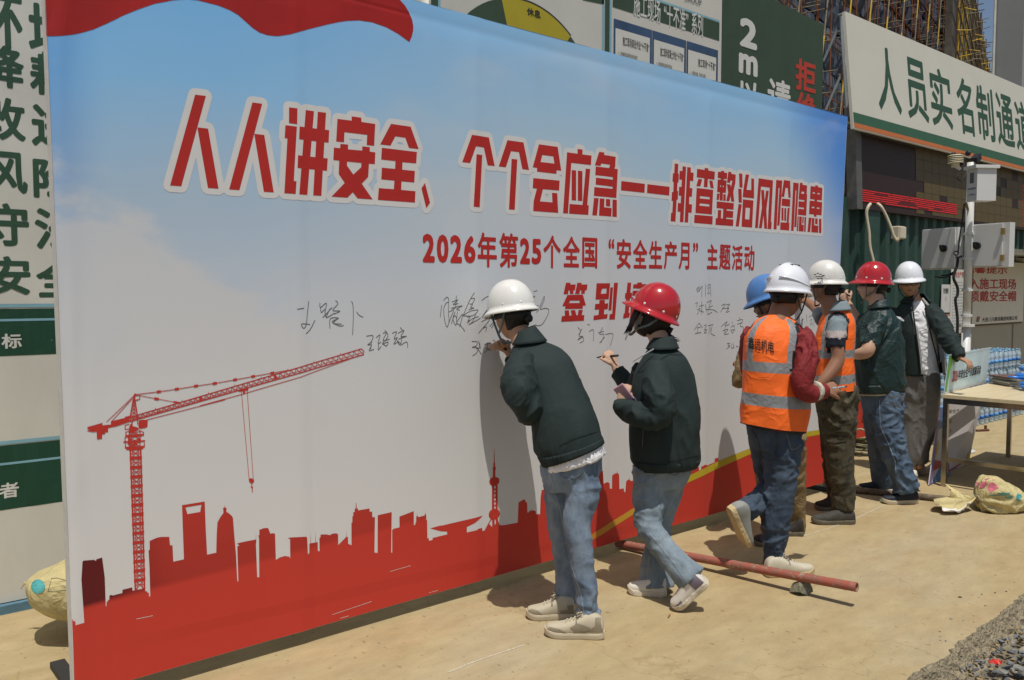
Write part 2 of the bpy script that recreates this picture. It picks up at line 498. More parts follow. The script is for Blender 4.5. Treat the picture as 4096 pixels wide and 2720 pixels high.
cols = [('环', '降', '改', '风', '守', '安'), ('境', '耗', '进', '险', '法', '全')]
rowz = [(3.16, 2.955), (2.92, 2.66), (2.625, 2.37), (2.31, 2.075), (2.02, 1.80), (1.735, 1.53 + .075)]
pol = []
for r_, (yt, yb) in enumerate([(-20, 205), (190, 355), (395, 565), (610, 775), (815, 985), (1025, 1180)]):
    zt = atY(60, yt, HY).z; zb = atY(60, yb, HY).z
    for c_, (pa, pb) in enumerate([(-72, 106), (128, 306)]):
        xa = atY(pa, 600, HY).x; xb = atY(pb, 600, HY).x
        pol.append((cols[c_][r_], (xa, xb, zb - (.012 if c_ else 0), zt - (.012 if c_ else 0)), .034))
cloth_text('green_characters', pol, m_green_l, .0011)
wp = [('标', (atY(5, 1365, HY).x, atY(86, 1365, HY).x, atY(45, 1394, HY).z, atY(45, 1334, HY).z), .03), ('者', (atY(-4, 1962, HY).x, atY(76, 1962, HY).x, atY(35, 1992, HY).z, atY(35, 1930, HY).z), .03)]
cloth_text('white_characters', wp, m_white, .0022)

# middle boards: the clock board, the notice board and the green board
def hx(px, py=0): return atY(px, py, HY).x
def hz(px, py): return atY(px, py, HY).z
xs1, xs2, xs3 = hx(2418, 60), hx(2888, 60), hx(3290, 260)
cb = thing('hoarding_board', 'white hoarding board with a large green and yellow ring chart reading rest', 'hoarding', (3.44, HY, 0))
mb = MB(); slab(mb, HP, 3.425, xs1 - .002, .05, 4.5, .05); mb.build('panel', m_cream2, cb)
mb = MB()
add_poly(mb, HP, rect(3.44, 3.50, .06, 4.45), .002); mb.build('green_strip', m_green, cb)
mb = MB(); add_poly(mb, HP, rect(3.50, 3.52, .06, 4.45), .002); add_poly(mb, HP, rect(xs1 - .03, xs1 - .003, .06, 4.45), .002); mb.build('blue_line', m_lblue, cb)
mb = MB(); add_poly(mb, HP, [(hx(2330, 0), hz(2330, 0)), (hx(2415, 18), hz(2415, 18) - .0), (hx(2415, 18), 4.45), (hx(2330, 0), 4.45)], .002); mb.build('green_corner', m_green, cb)
# ring chart: ellipse fitted on the board
c0 = HP.hit(2112, 330); rx = HP.hit(2338, 178)[0] - c0[0]
cx, cz = hx(2095, 100), hz(2095, 100) - .62
def arc(a0, a1, r0, r1, n=24):
    P = [(cx + r1 * math.cos(a), cz + r1 * math.sin(a)) for a in [a0 + (a1 - a0) * k / n for k in range(n + 1)]]
    return P + [(cx + r0 * math.cos(a), cz + r0 * math.sin(a)) for a in [a1 + (a0 - a1) * k / n for k in range(n + 1)]]
RO, RI = .80, .46
def arcs(mb, a0, a1, r0, r1, out):
    n = 20
    P = [[(cx + r * math.cos(a), cz + r * math.sin(a)) for a in [a0 + (a1 - a0) * k / n for k in range(n + 1)]] for r in (r0, r1)]
    V = [HP.P(q[0], q[1], out) for q in P[0] + P[1]]
    mb.add(V, [(k, k + 1, n + 2 + k, n + 1 + k) for k in range(n)])
D2 = math.radians
mb = MB(); arcs(mb, D2(-20), D2(52), RI, RO, .003); arcs(mb, D2(106), D2(200), RI, RO, .003); mb.build('green_sector', m_green, cb)
mb = MB(); arcs(mb, D2(52), D2(106), RI, RO, .003); mb.build('yellow_sector', mat('yellow_print', (.42, .34, .025), .6, var=.04), cb)
mb = MB(); arcs(mb, D2(52), D2(106), RO, RO + .012, .004); arcs(mb, D2(52), D2(106), RI - .01, RI, .004)
add_text(mb, HP, '休息', HP.box_px(2106, 2161, 36, 68), .03, .005); mb.build('lettering', m_black, cb)

nb = thing('hoarding_board', 'white hoarding board with three blue topped safety posters under a green heading', 'hoarding', (xs1, HY, 0))
mb = MB(); slab(mb, HP, xs1 + .002, xs2 - .002, .05, 4.9, .05); mb.build('panel', m_cream2, nb)
mb = MB(); add_poly(mb, HP, rect(xs1 + .004, hx(2438, 60), .06, 4.85), .002); mb.build('green_strip', m_green, nb)
mb = MB(); add_poly(mb, HP, rect(hx(2438, 60), hx(2446, 60), .06, 4.85), .002)
zt1 = hz(2450, -14); mb.build('blue_line', m_lblue, nb)
a, b = hx(2450, 20), hx(2877, 120)
zh0, zh1 = hz(2877, 164), hz(2877, 92)
mb = MB(); add_poly(mb, HP, rect(a, b, zh0, zh1), .002); mb.build('heading_band', m_green, nb)
mb = MB(); add_poly(mb, HP, rect(a, b, zh1 + .004, zh1 + .022), .0025); mb.build('blue_line', m_lblue, nb)
mb = MB(); zc = (zh0 + zh1) / 2; hh = .10
add_text(mb, HP, '施工现场', (hx(2533, 20), hx(2641, 40), zc - hh, zc + hh), .012, .003)
add_text(mb, HP, '“十不准”', (hx(2655, 40), hx(2752, 75), zc - hh, zc + hh), .012, .003)
add_text(mb, HP, '系列', (hx(2766, 90), hx(2811, 105), zc - hh, zc + hh), .012, .003); mb.build('lettering', m_white, nb)
mb = MB(); add_text(mb, HP, 'GROUP', HP.box_px(2735, 2805, -14, 12, 0), .01, .005); mb.build('emblem_lettering', mat('grey_print', (.16, .16, .16), .6, var=0), nb)
m_pblue = mat('poster_blue', (.045, .085, .16), .6, var=.25, vscale=3)
m_paper = mat('poster_paper', (.62, .61, .55), .6, var=.03)
m_skin_p = mat('print_yellow', (.55, .40, .06), .6, var=0); m_pb2 = mat('print_blue', (.16, .33, .50), .6, var=0); m_pface = mat('print_face', (.58, .46, .36), .6, var=0)
zp1 = hz(2455, 74); 
posters = [(2454, 2607, '施工现场高处作业“十不准”', ['一、安全帽未系紧和安全带未挂牢', '　　不准作业', '二、身体状况不适应不准从事高处作业', '三、防护栏、安全网防护不到位不准作业', '四、上下通道（梯子）不牢固不准上下攀登', '五、脚手板绑扎不牢固不准作业']),
           (2609, 2744, '施工现场混凝土作业“十不准”', ['一、未经消防安全培训不准作业', '二、不能按交底施工劳动保护用品', '　　不准作业', '三、作业场所的环境和安全防护不到位', '　　在规定不准作业', '四、工具设备不合格不准作业', '五、泵料管路不连接未使用安全电压']),
           (2747, 2872, '施工现场“十不准”', ['一、不戴安全帽，不准进入现场。', '二、酒后和带小孩不准进入现场。', '三、井架吊篮等垂直运输工具不准乘人。', '四、不准穿拖鞋、高跟鞋及硬底鞋上班。', '五、模板及易腐材料不准作脚手板使用，作业时不准', '　　打闹。', '六、电源开关不准一闸多用，未经验收合格不准作业。'])]
for q, (pa, pb, ttl, lines) in enumerate(posters):
    xa, xb = hx(pa, 100), hx(pb, 150)
    po = MB(); add_poly(po, HP, rect(xa, xb, zp1 - 1.6, zp1), .003); pobj = po.build('poster', m_pblue, nb)
    w = xb - xa
    mb = MB(); add_poly(mb, HP, rect(xa + .02, xb - .03, zp1 - 1.58, zp1 - .075), .005); mb.build('poster_sheet', m_paper, pobj)
    mb = MB(); add_text(mb, HP, ttl, (xa + w * (.22 if q < 2 else .35), xb - .04, zp1 - .20, zp1 - .125), .006, .007)
    zz = zp1 - .255
    for ln in lines:
        frac = min(1.0, len(ln) / 22.0); add_text(mb, HP, ln, (xa + w * .1, xa + w * (.1 + .74 * frac), zz - .035, zz), .0, .007); zz -= .062
    mb.build('poster_writing', m_black, pobj)
    # little plain worker figure printed beside the text
    fx, fz = xb - w * .16, zp1 - .34
    mb = MB(); add_poly(mb, HP, disc2((fx, fz - .10), .06, 14, .05), .0075); mb.build('printed_figure', m_pb2, pobj)
    mb = MB(); add_poly(mb, HP, disc2((fx, fz - .02), .042, 14), .0085); mb.build('printed_figure', m_pface, pobj)
    mb = MB(); add_poly(mb, HP, [(fx + .048 * math.cos(t), fz - .01 + .045 * math.sin(t)) for t in [math.pi * k / 10 for k in range(11)]], .0095); mb.build('printed_figure', m_skin_p, pobj)

gb = thing('hoarding_board', 'dark green hoarding board with white 2m characters and red characters beside the scaffold', 'hoarding', (xs2, HY, 0))
gx = [xs2 + .002, hx(3095, 0), xs3]
zr = hz(3282, 95)
V = [(gx[0], HY - .004, .05), (xs3, HY - .004, .05), (xs3, HY - .004, zr), (hx(3095, 0), HY - .004, hz(3095, 0)), (gx[0], HY - .004, hz(3095, 0) + .55)]
mb = MB(); mb.add(V + [(v[0], HY + .05, v[2]) for v in V], [(0, 1, 2, 3, 4), (9, 8, 7, 6, 5)] + [(k, k + 5, (k + 1) % 5 + 5, (k + 1) % 5) for k in range(5)]); mb.build('panel', m_green, gb)
P4_ = wallplane(HY - .004)
for ch, bx, bo in (('2', (2958, 3028, 76, 193), .05), ('m', (2954, 3030, 219, 300), .05), ('以', (2955, 3034, 325, 455), .03), ('请', (3069, 3161, 318, 470), .028)):
    mb = MB(); add_text(mb, P4_, ch, P4_.box_px(*bx), bo, .003); mb.build('lettering', m_white, gb)
mb = MB(); add_text(mb, P4_, '拒', P4_.box_px(3181, 3263, 241, 368), .035, .003)
add_text(mb, P4_, '绝', P4_.box_px(3183, 3263, 372, 500), .035, .003); mb.build('red_lettering', m_redp, gb)

# ================================================================== gate: steel frame, sign, screen
ft = thing('steel_bracing', 'grey angle steel bracing between the green board and the gate sign', 'bracing', (9.1, 1.6, 0))
def bar(mb, a, b, w): mb.tube([a, b], w, 4)
mb = MB(); bar(mb, J(3362, 60, 10.4), J(3390, 470, 10.2), .022); mb.build('post', m_steel, ft)
mb = MB(); bar(mb, J(3349, 118, 10.4), J(3293, 245, 10.4), .017); bar(mb, J(3365, 295, 10.35), J(3302, 440, 10.3), .017); mb.build('diagonal_brace', m_steel, ft)
mb = MB(); bar(mb, J(3355, 60, 10.4), J(3384, 55, 10.2), .016); mb.build('cross_bar', m_steel, ft)

BL = atY(3415, 513, 1.2)
lo, hi = 1.2, 2.2
for _ in range(40):
    md = (lo + hi) / 2
    if atY(3380, 45, md).x < BL.x: lo = md
    else: hi = md
TL = atY(3380, 45, lo)
SP = Plane(BL, (1, 0, 0), TL - BL); SH = (TL - BL).length
gs = thing('gate_sign', 'long cream gate sign with green characters over green and orange stripes', 'sign', tuple(BL))
SW = 9.0
hg, ho = SP.hit(3416, 449)[1], SP.hit(3416, 490)[1]
mb = MB(); slab(mb, SP, 0, SW, 0, SH, .035); mb.build('panel', mat('sign_cream', (.60, .585, .50), .5, var=.03, vscale=1.5), gs)
mb = MB(); add_poly(mb, SP, rect(.012, SW, ho, hg), .003); mb.build('green_stripe', mat('stripe_green', (.040, .115, .065), .6, var=.05), gs)
mb = MB(); add_poly(mb, SP, rect(.012, SW, .012, ho), .003); mb.build('orange_stripe', mat('stripe_orange', (.50, .15, .045), .6, var=.05), gs)
mb = MB()
zt_, zb_ = SP.hit(3530, 186)[1], SP.hit(3540, 443)[1]
for ch, pa, pb in (('人', 3507, 3597), ('员', 3625, 3707), ('实', 3722, 3804), ('名', 3828, 3891), ('制', 3908, 3975), ('通', 3988, 4054), ('道', 4063, 4128)):
    yc = 310 + (pa - 3530) * .4
    add_text(mb, SP, ch, (SP.hit(pa, yc)[0], SP.hit(pb, yc)[0], zb_, zt_), .022, .0012)
mb.build('lettering', m_green_l, gs)

# LED screen
led = thing('led_screen', 'dark brown outdoor screen with mismatched tiles and glowing red lines under the gate sign', 'screen', (9.3, 1.3, 2.7))
LP = Plane(atY(3418, 814, 1.32), (1, 0, 0), atY(3412, 520, 1.33) - atY(3418, 814, 1.32))
Lh = LP.hit(3416, 522)[1]
m_tile = mat('screen_dark', (.034, .016, .012), .5, var=.15, vscale=40); m_tile2 = mat('screen_olive', (.105, .075, .028), .5, var=.15, vscale=40)
m_tile3 = mat('screen_maroon', (.030, .013, .012), .5, var=.15, vscale=40)
m_frame = mat('screen_frame', (.13, .13, .12), .5, .2, var=.2, vscale=9)
mb = MB(); slab(mb, LP, 0, .13, -.06, Lh + .02, .12, .03); mb.build('side_frame', m_frame, led)
mb = MB(); slab(mb, LP, .13, SW, Lh - .02, Lh + .03, .2, .035); mb.build('top_frame', mat('rail_dark', (.06, .055, .05), .6), led)
mb = MB(); slab(mb, LP, .13, SW, -.05, Lh - .02, .18); mb.build('panel', m_tile, led)
xt = LP.hit(3668, 600)[0]
mb = MB()
tw, th = .23, (Lh) / 6.0
for i in range(30):
    for j in range(6):
        a = xt + i * tw
        if a > SW - .3: continue
        if (i == 0 and j == 3) or R.random() < .05: continue
        z_ = Lh - .02 - (j + 1) * th
        add_poly(mb, LP, rect(a, a + tw - .006, z_ + .004, z_ + th), .004, 1 if R.random() < .06 else 0)
mb.build('mismatched_tiles', None, led, mats=[m_tile2, m_tile3])  # screen modules that differ in base colour only, olive with a few maroon
xr0, xr1 = LP.hit(3449, 780)[0], LP.hit(3826, 830)[0]
m_glow = mat('red_diodes', (.4, .02, .02), .5, var=0, emit=(1.0, .02, .02, .34))
m_glow2 = mat('red_diodes_dim', (.10, .01, .01), .5, var=.5, vscale=90, emit=(.6, .02, .02, .03))
mb = MB()
zr0 = LP.hit(3500, 803)[1]; zr1 = LP.hit(3449, 752)[1]
add_poly(mb, LP, rect(xr0, xr1, zr0, zr1), .006, 1)
nl = 6
for k in range(nl):
    z_ = zr0 + (zr1 - zr0) * (k + .3) / nl
    xa = xr0
    while xa < xr1 - .1:
        L_ = R.uniform(.1, .6); xb_ = min(xa + L_, xr1)
        if R.random() < .85: add_poly(mb, LP, rect(xa, xb_, z_, z_ + .010), .008, 0)
        xa = xb_ + R.uniform(0, .03)
xv = LP.hit(4091, 740)[0]
for k in range(26):
    add_poly(mb, LP, rect(xv + .03 * (k % 3), xv + .03 * (k % 3) + .025, .02 + k * .024, .035 + k * .024), .008, 0)
mb.build('red_lines', None, led, mats=[m_glow, m_glow2])['kind'] = 'stuff'

# ================================================================== container
m_cont = mat('container_green', (.026, .062, .048), .45, var=.3, vscale=5, stretch=(1, 1, .3), bump=.1, bscale=9)
m_cont2 = mat('container_trim', (.030, .070, .055), .5, var=.25, vscale=7)
m_top = mat('weathered_trim', (.22, .21, .16), .7, var=.4, vscale=14)
ct = thing('container', 'dark green corrugated container cabin behind the white control pole', 'container', (9.6, HY, 0))
xp0, xp1 = hx(3455, 801), hx(3530, 801)
ztop = hz(3530, 812)
mb = MB(); mb.span((xp0, HY - .03, 0), (xp1 - .1, HY + .4, ztop + .10), bev=.01); mb.build('corner_post', m_cont2, ct)
xo = hx(3880, 1010); zo = hz(4000, 1010) - .02
def corr(xa, xb, za, zb, Y):
    P = []; x = xa; st = [(0, .0), (.09, .0), (.13, .045), (.22, .045)]
    while x < xb:
        for dx, dy in st:
            P.append((x + dx, Y + dy))
        x += .26
    V = [(a, b, za) for a, b in P] + [(a, b, zb) for a, b in P]; n = len(P)
    return V, [(i, i + 1, n + i + 1, n + i) for i in range(n - 1)]
mb = MB()
V, F = corr(xp1 - .1, xo, .12, ztop - .04, HY + .02); mb.add(V, F)
V, F = corr(xo, 20, zo + .08, ztop - .04, HY + .02); mb.add(V, F)
V, F = corr(6.9, xp0, .1, ztop + .02, HY + .03); mb.add(V, F)
mb.build('corrugated_wall', m_cont, ct)
mb = MB(); mb.span((xp1 - .1, HY - .03, ztop - .05), (20, HY + .12, ztop + .012)); mb.build('top_rail', m_top, ct)
mb = MB(); x = xp1
while x < 19:
    mb.add([(x, HY - .034, ztop + .013), (x + .24, HY - .034, ztop + .013), (x + .12, HY + .02, ztop + .06), (x, HY + .1, ztop + .014), (x + .24, HY + .1, ztop + .014)], [(0, 1, 2), (1, 4, 2), (4, 3, 2), (3, 0, 2)]); x += .26
mb.build('roof_rib', m_top, ct)
mb = MB(); mb.span((xo - .06, HY - .035, zo), (20, HY + .13, zo + .09)); mb.build('lintel', m_top, ct)
mb = MB(); mb.span((xo - .1, HY - .04, 0), (xo, HY + .3, zo)); mb.build('door_jamb', mat('jamb_brown', (.10, .075, .035), .6, var=.3, vscale=8), ct)
mb = MB(); mb.span((xp1 - .1, HY - .02, .02), (xo - .1, HY + .1, .125)); mb.build('bottom_rail', m_cont2, ct)
mb = MB(); mb.span((xp0, HY + .1, .1), (xo, HY + 2.3, ztop - .06)); mb.build('cabin_body', m_cont2, ct)
mb = MB(); mb.span((xo, HY + .14, zo + .1), (20, HY + 2.3, ztop - .06)); mb.build('cabin_roof', m_cont2, ct)
iw = thing('passage_wall', 'plain grey wall inside the shaded gate passage', 'wall', (14, 2.3, 0))
mb = MB(); mb.span((xo + .02, 2.3, 0), (20.5, 2.4, zo + .06)); mb.build('wall_panel', mat('passage_grey', (.36, .345, .29), .7, var=.06, vscale=2), iw)

# things fixed on the container
def conduit(pts, label):
    P = [Vector(p) for p in crom([J(x, y, d) for x, y, d in pts], 8)]
    mb = MB(); mb.tube(P, .018, 8); o = mb.build('cable_conduit', mat('conduit_cream', (.58, .52, .38), .5, var=.1), None, True)
    tag(o, label, 'conduit', 'conduits on the container')
conduit([(3482, 815, 9.75), (3472, 830, 9.72), (3466, 860, 9.72), (3476, 930, 9.72), (3480, 990, 9.72), (3496, 1065, 9.72), (3502, 1180, 9.72)], 'cream cable conduit hanging straight down behind the red helmet')
conduit([(3510, 815, 9.9), (3525, 828, 9.85), (3545, 865, 9.85), (3565, 915, 9.85), (3575, 945, 9.85), (3588, 962, 9.85), (3593, 950, 9.85)], 'cream cable conduit looping over to the small junction box')
jb = thing('junction_box', 'small cream junction box on the corrugated container wall', 'junction box', tuple(J(3593, 931, 10.1)))
c = J(3593, 931, 10.05)
mb = MB(); mb.box(c, (.085, .05, .075), None, 0, .012); mb.build('box', mat('conduit_cream', ()), jb)
mb = MB(); mb.box(c + Vector((0, -.055, 0)), (.075, .006, .066), None, 0, .004); mb.build('lid', mat('lid_cream', (.62, .56, .42), .5), jb)

def notice(name, label, cat, px, Y, m, t=.006, group=None):
    pl = wallplane(Y); o = thing(name, label, cat, tuple(pl.P(*[(pl.box_px(*px)[k]) for k in (0, 2)])), group)
    mb = MB(); b = pl.box_px(*px); slab(mb, pl, b[0], b[1], b[2], b[3], t); mb.build('sheet', m, o)
    return o, pl, b
m_paper2 = mat('notice_paper', (.60, .59, .55), .6, var=.04)
NY = HY - .012
o, pl, b = notice('paper_notice', 'narrow white paper notice headed with small black characters beside the pole', 'notice', (3766, 3800, 1138, 1250), NY, m_paper2)
mb = MB(); add_text(mb, pl, '安全隐患', (b[0] + .05, b[1] - .06, b[3] - .12, b[3] - .045), .02, .002); add_text(mb, pl, '扫一扫', (b[0] + .12, b[1] - .12, b[3] - .22, b[3] - .16), .01, .002); mb.build('lettering', m_black, o)
o, pl, b = notice('paper_notice', 'white notice with an orange edge and vertical green and red words behind the jacket', 'notice', (3768, 3802, 1256, 1370), NY, m_paper2)
mb = MB(); add_poly(mb, pl, rect(b[0], b[1], b[3] - .02, b[3]), .002); mb.build('orange_edge', mat('stripe_orange', ()), o)
mb = MB(); add_text(mb, pl, '监', (b[0] + .03, b[0] + .15, b[3] - .19, b[3] - .06), .02, .002); add_text(mb, pl, '管', (b[0] + .03, b[0] + .15, b[3] - .34, b[3] - .21), .02, .002); mb.build('green_lettering', m_green_l, o)
mb = MB(); add_text(mb, pl, '控', (b[0] + .19, b[0] + .31, b[3] - .19, b[3] - .06), .02, .002); add_text(mb, pl, '地', (b[0] + .19, b[0] + .31, b[3] - .34, b[3] - .21), .02, .002); mb.build('red_lettering', m_redp, o)
o, pl, b = notice('rules_notice', 'tall white rules notice full of small text right behind the pole', 'notice', (3802, 3883, 1078, 1335), NY - .004, m_paper2)
mb = MB(); add_text(mb, pl, '安全生产现场规定', (b[0] + .06, b[1] - .06, b[3] - .11, b[3] - .03), .012, .002); mb.build('red_lettering', m_redp, o)
mb = MB(); zz = b[3] - .17
for k in range(26):
    add_text(mb, pl, '进入现场必须遵守安全规定', (b[0] + .05, b[1] - (.06 if k % 3 else .3), zz - .016, zz), 0.0, .002); zz -= .041
mb.build('small_writing', mat('grey_print', ()), o)
mb = MB(); add_poly(mb, pl, rect(b[0], b[1], b[2] - .0, b[2] + .012), .002); mb.build('orange_edge', mat('stripe_orange', ()), o)
o, pl, b = notice('lower_notice', 'plain white sheet below the rules notice behind the pole', 'notice', (3846, 3884, 1338, 1420), NY - .004, m_paper2)
o, pl, b = notice('safety_board', 'white board with red safety helmet reminder inside the gate passage', 'sign', (3892, 4095, 1046, 1292), 2.24, mat('board_white', (.66, .65, .60), .5, var=.03), .02)
mb = MB(); m_rtxt = mat('red_letters', (.42, .035, .03), .6, var=.05)
for s, xa, xb, ya, yb in (('温馨提示', 3850, 4029, 1058, 1094), ('进入施工现场', 3835, 4064, 1113, 1157), ('必须戴安全帽', 3835, 4064, 1163, 1207)):
    add_text(mb, pl, s, pl.box_px(xa, xb, ya, yb), .02, .003)
mb.build('red_lettering', m_rtxt, o)
mb = MB(); add_text(mb, pl, '大连三川建设集团有限公司', pl.box_px(3928, 4068, 1267, 1284), .02, .003); mb.build('company_lettering', m_black, o)
q = pl.hit(3911, 1277); mb = MB()
for k, sh in enumerate((-.075, -.03, .015)):
    add_poly(mb, pl, [(q[0] + sh, q[1] - .045), (q[0] + sh + .03, q[1] - .045), (q[0] + sh + .075, q[1] + .045), (q[0] + sh + .045, q[1] + .045)], .003, 1 if k == 1 else 0)
mb.build('company_emblem', None, o, mats=[m_black, m_redp])
mb = MB(); slab(mb, pl, b[0] - .03, b[1] + .03, b[2] - .03, b[3] + .02, .02, -.021); mb.build('board_frame', mat('frame_brown', (.06, .05, .035), .6), o)

# ================================================================== scaffolded building behind, hoist shaft
A0 = CAM + RT * 13.0 + FWH * 35.0; A0.z = 0
th_ = math.radians(36); AD = RT * math.sin(th_) + FWH * math.cos(th_); AN = Vector((AD.y, -AD.x, 0))   # towards the viewer
if AN.dot(CAM - A0) < 0: AN = -AN
def AP(t, h, out=0): return A0 + AD * t + AN * out + Vector((0, 0, h))
bd = thing('building', 'tall unfinished building wrapped in dark blue grey safety netting', 'building', tuple(AP(0, 0)))
m_net = mat('dark_net', (.105, .118, .135), .8, var=.55, vscale=.5, col2=(.03, .045, .085), bump=.5, bscale=1.2, detail=6)
m_net2 = mat('black_net', (.012, .016, .02), .8, var=.4, vscale=1)
mb = MB()
for k in range(-12, 21):
    for j in range(15):
        a, b_ = k * 1.5, k * 1.5 + 1.46; c_, d_ = 1.8 * j, 1.8 * j + 1.76
        if b_ > 26.2: continue
        V = []; F = []
        for jj in range(4):
            for ii in range(4):
                u, v = ii / 3, jj / 3
                V.append(AP(a + (b_ - a) * u, c_ + (d_ - c_) * v, -.25 + .22 * math.sin(math.pi * u) * math.sin(math.pi * v) + R.uniform(-.05, .05)))
        for jj in range(3):
            for ii in range(3): F.append((jj * 4 + ii, jj * 4 + ii + 1, jj * 4 + ii + 5, jj * 4 + ii + 4))
        mb.add(V, F)
mb.build('safety_netting', m_net, bd)
mb = MB(); P = [AP(-18, 0, -.5), AP(27, 0, -.5), AP(27, 0, -9), AP(-18, 0, -9)]; Hh = Vector((0, 0, 26))
mb.add(P + [p + Hh for p in P], [(0, 1, 5, 4), (1, 2, 6, 5), (2, 3, 7, 6), (3, 0, 4, 7), (4, 5, 6, 7)]); mb.build('core_wall', m_net2, bd)
# dark hoist slot and the farther wing
B0 = AP(26.5, 0); th2 = math.radians(33.5); BD = RT * math.sin(th2) + FWH * math.cos(th2); BN = Vector((BD.y, -BD.x, 0))
if BN.dot(CAM - B0) < 0: BN = -BN
def BP(t, h, out=0): return B0 + BD * t + BN * out + Vector((0, 0, h))
mb = MB(); mb.add([BP(0, 0, -.6), BP(5, 0, -.6), BP(5, 27, -.6), BP(0, 27, -.6)], [(0, 1, 2, 3)])
for k in range(14): mb.box(BP(2.4, 1.9 * k + .1, -.2), (1.6, .9, .08), None)
mb.build('hoist_bay', m_net2, bd)
W0 = CAM + RT * 20.85 + FWH * 40.7; W0.z = 0; th3 = math.radians(31.5); WD = RT * math.sin(th3) + FWH * math.cos(th3); WN = Vector((WD.y, -WD.x, 0))
if WN.dot(CAM - W0) < 0: WN = -WN
def WPt(t, h, out=0): return W0 + WD * t + WN * out + Vector((0, 0, h))
mb = MB(); P = [WPt(0, 0, -.02), WPt(42.5, 0, -.02), WPt(42.5, 0, -.3), WPt(0, 0, -.3)]; Hh = Vector((0, 0, 18.3))
mb.add(P + [p + Hh for p in P], [(0, 1, 5, 4), (1, 2, 6, 5), (2, 3, 7, 6), (3, 0, 4, 7), (4, 5, 6, 7)])
mb.build('far_wing', mat('wing_net', (.10, .09, .07), .8, var=.6, vscale=.8), bd)

sc = thing('scaffolding', 'rust orange tube scaffolding with yellow braces in front of the dark netting', 'scaffolding', tuple(AP(0, 0)))
m_rust = mat('rust_tube', (.27, .085, .032), .7, var=.4, vscale=3, col2=(.13, .055, .027))
m_brown = mat('brown_tube', (.10, .055, .025), .7, var=.4, vscale=3); m_yel = mat('yellow_tube', (.55, .36, .03), .6, var=.2); m_gal = mat('pale_tube', (.20, .17, .11), .6, var=.3)
cnt = 0
for k in range(-10, 30):
    t = k * .9; mb = MB(); mb.tube([AP(t, 3, .75 * (k % 2)), AP(t + R.uniform(-.03, .03), 24 + R.uniform(0, 1.2), .75 * (k % 2))], .029, 6)
    mb.build('standard', m_rust, sc)
for j in range(4, 24):
    mb = MB(); h = j * 1.0; o_ = .75 * (j % 2)
    mb.tube([AP(-10, h, o_), AP(26.6, h + R.uniform(-.05, .05), o_)], .03, 6); mb.build('ledger', m_brown if j % 3 else m_rust, sc)
for k in range(-4, 9):
    mb = MB(); m2 = MB()
    s0 = k * 3.0; n_ = 14
    for q in range(n_):
        a = AP(s0 + q * .42, 3 + q * 1.6, .85); b_ = AP(s0 + (q + 1) * .42, 3 + (q + 1) * 1.6, .85)
        mb.tube([a, b_], .034, 6, q % 2)
    mb.build('brace', None, sc, mats=[m_yel, m_gal])
mb = MB()
for k in range(-10, 35):
    for j in range(5, 25):
        if R.random() < .42:
            a = AP(k * .75, j * .9 + R.uniform(-.06, .06), -.1); mb.tube([a, a + AN * 1.15 + AD * R.uniform(-.1, .1)], .020, 4)
o = mb.build('putlogs', m_gal, sc); o['kind'] = 'stuff'
s2 = thing('scaffolding', 'brown and yellow tube scaffolding on the farther wing against the blue sky', 'scaffolding', tuple(WPt(0, 0)))
for k in range(38):
    t = k * 1.13; mb = MB(); mb.tube([WPt(t, 4, .2), WPt(t, 19.3 + R.uniform(-.4, 1.2), .2)], .036, 5); mb.build('standard', R.choice([m_brown, m_gal, m_gal, m_yel, m_brown]), s2)
for j in range(4, 20):
    mb = MB(); mb.tube([WPt(0, j * 1.0, .25), WPt(42.6, j * 1.0, .25)], .034, 5); mb.build('ledger', R.choice([m_brown, m_gal]), s2)
mb = MB()
for k in range(0, 38):
    for j in range(6, 20):
        if R.random() < .5:
            a = WPt(k * 1.13, j * 1.0, .2); mb.tube([a, a + WN * .6 + WD * R.uniform(-.3, .3) + Vector((0, 0, R.uniform(-.2, .2)))], .026, 4, R.choice([0, 0, 1, 2, 2]))
o = mb.build('putlogs', None, s2, mats=[m_gal, m_yel, m_brown]); o['kind'] = 'stuff'

hs = thing('sheeted_tower', 'tall pale grey sheeted tower rising behind the right end of the gate sign', 'tower', tuple(J(4040, 300, 16)))
m_sheet = mat('pale_sheet', (.34, .345, .335), .7, var=.05, vscale=.6, bump=.15, bscale=2)
a = J(3976, 300, 16); b_ = J(4088, 300, 15.5); a.z = b_.z = 0
c_ = b_ + RT * 1.2 + FWH * .6
nrm = (b_ - a).cross(Vector((0, 0, 1))); back = (a - CAM); back.z = 0; back = back.normalized() * 1.5 + RT * .25
mb = MB(); P = [a, b_, b_ + back, a + back]; Hh = Vector((0, 0, 11)); mb.add(P + [p + Hh for p in P], [(0, 1, 5, 4), (1, 2, 6, 5), (2, 3, 7, 6), (3, 0, 4, 7), (4, 5, 6, 7)]); mb.build('front_sheet', m_sheet, hs)
mb = MB(); mb.tube([a - RT * .03 - FWH * .02, a - RT * .03 - FWH * .02 + Hh], .025, 6); mb.build('edge_cord', mat('cord_white', (.6, .6, .56), .6), hs)
mb = MB(); P = [b_ + FWH * .45 + RT * .01, c_ + FWH * .45, c_ + back + FWH * .4, b_ + back + FWH * .45 + RT * .01]; mb.add(P + [p + Hh for p in P], [(0, 1, 5, 4), (1, 2, 6, 5), (2, 3, 7, 6), (3, 0, 4, 7), (4, 5, 6, 7)]); mb.build('side_sheet', mat('pale_sheet_2', (.30, .31, .32), .7, var=.05), hs)
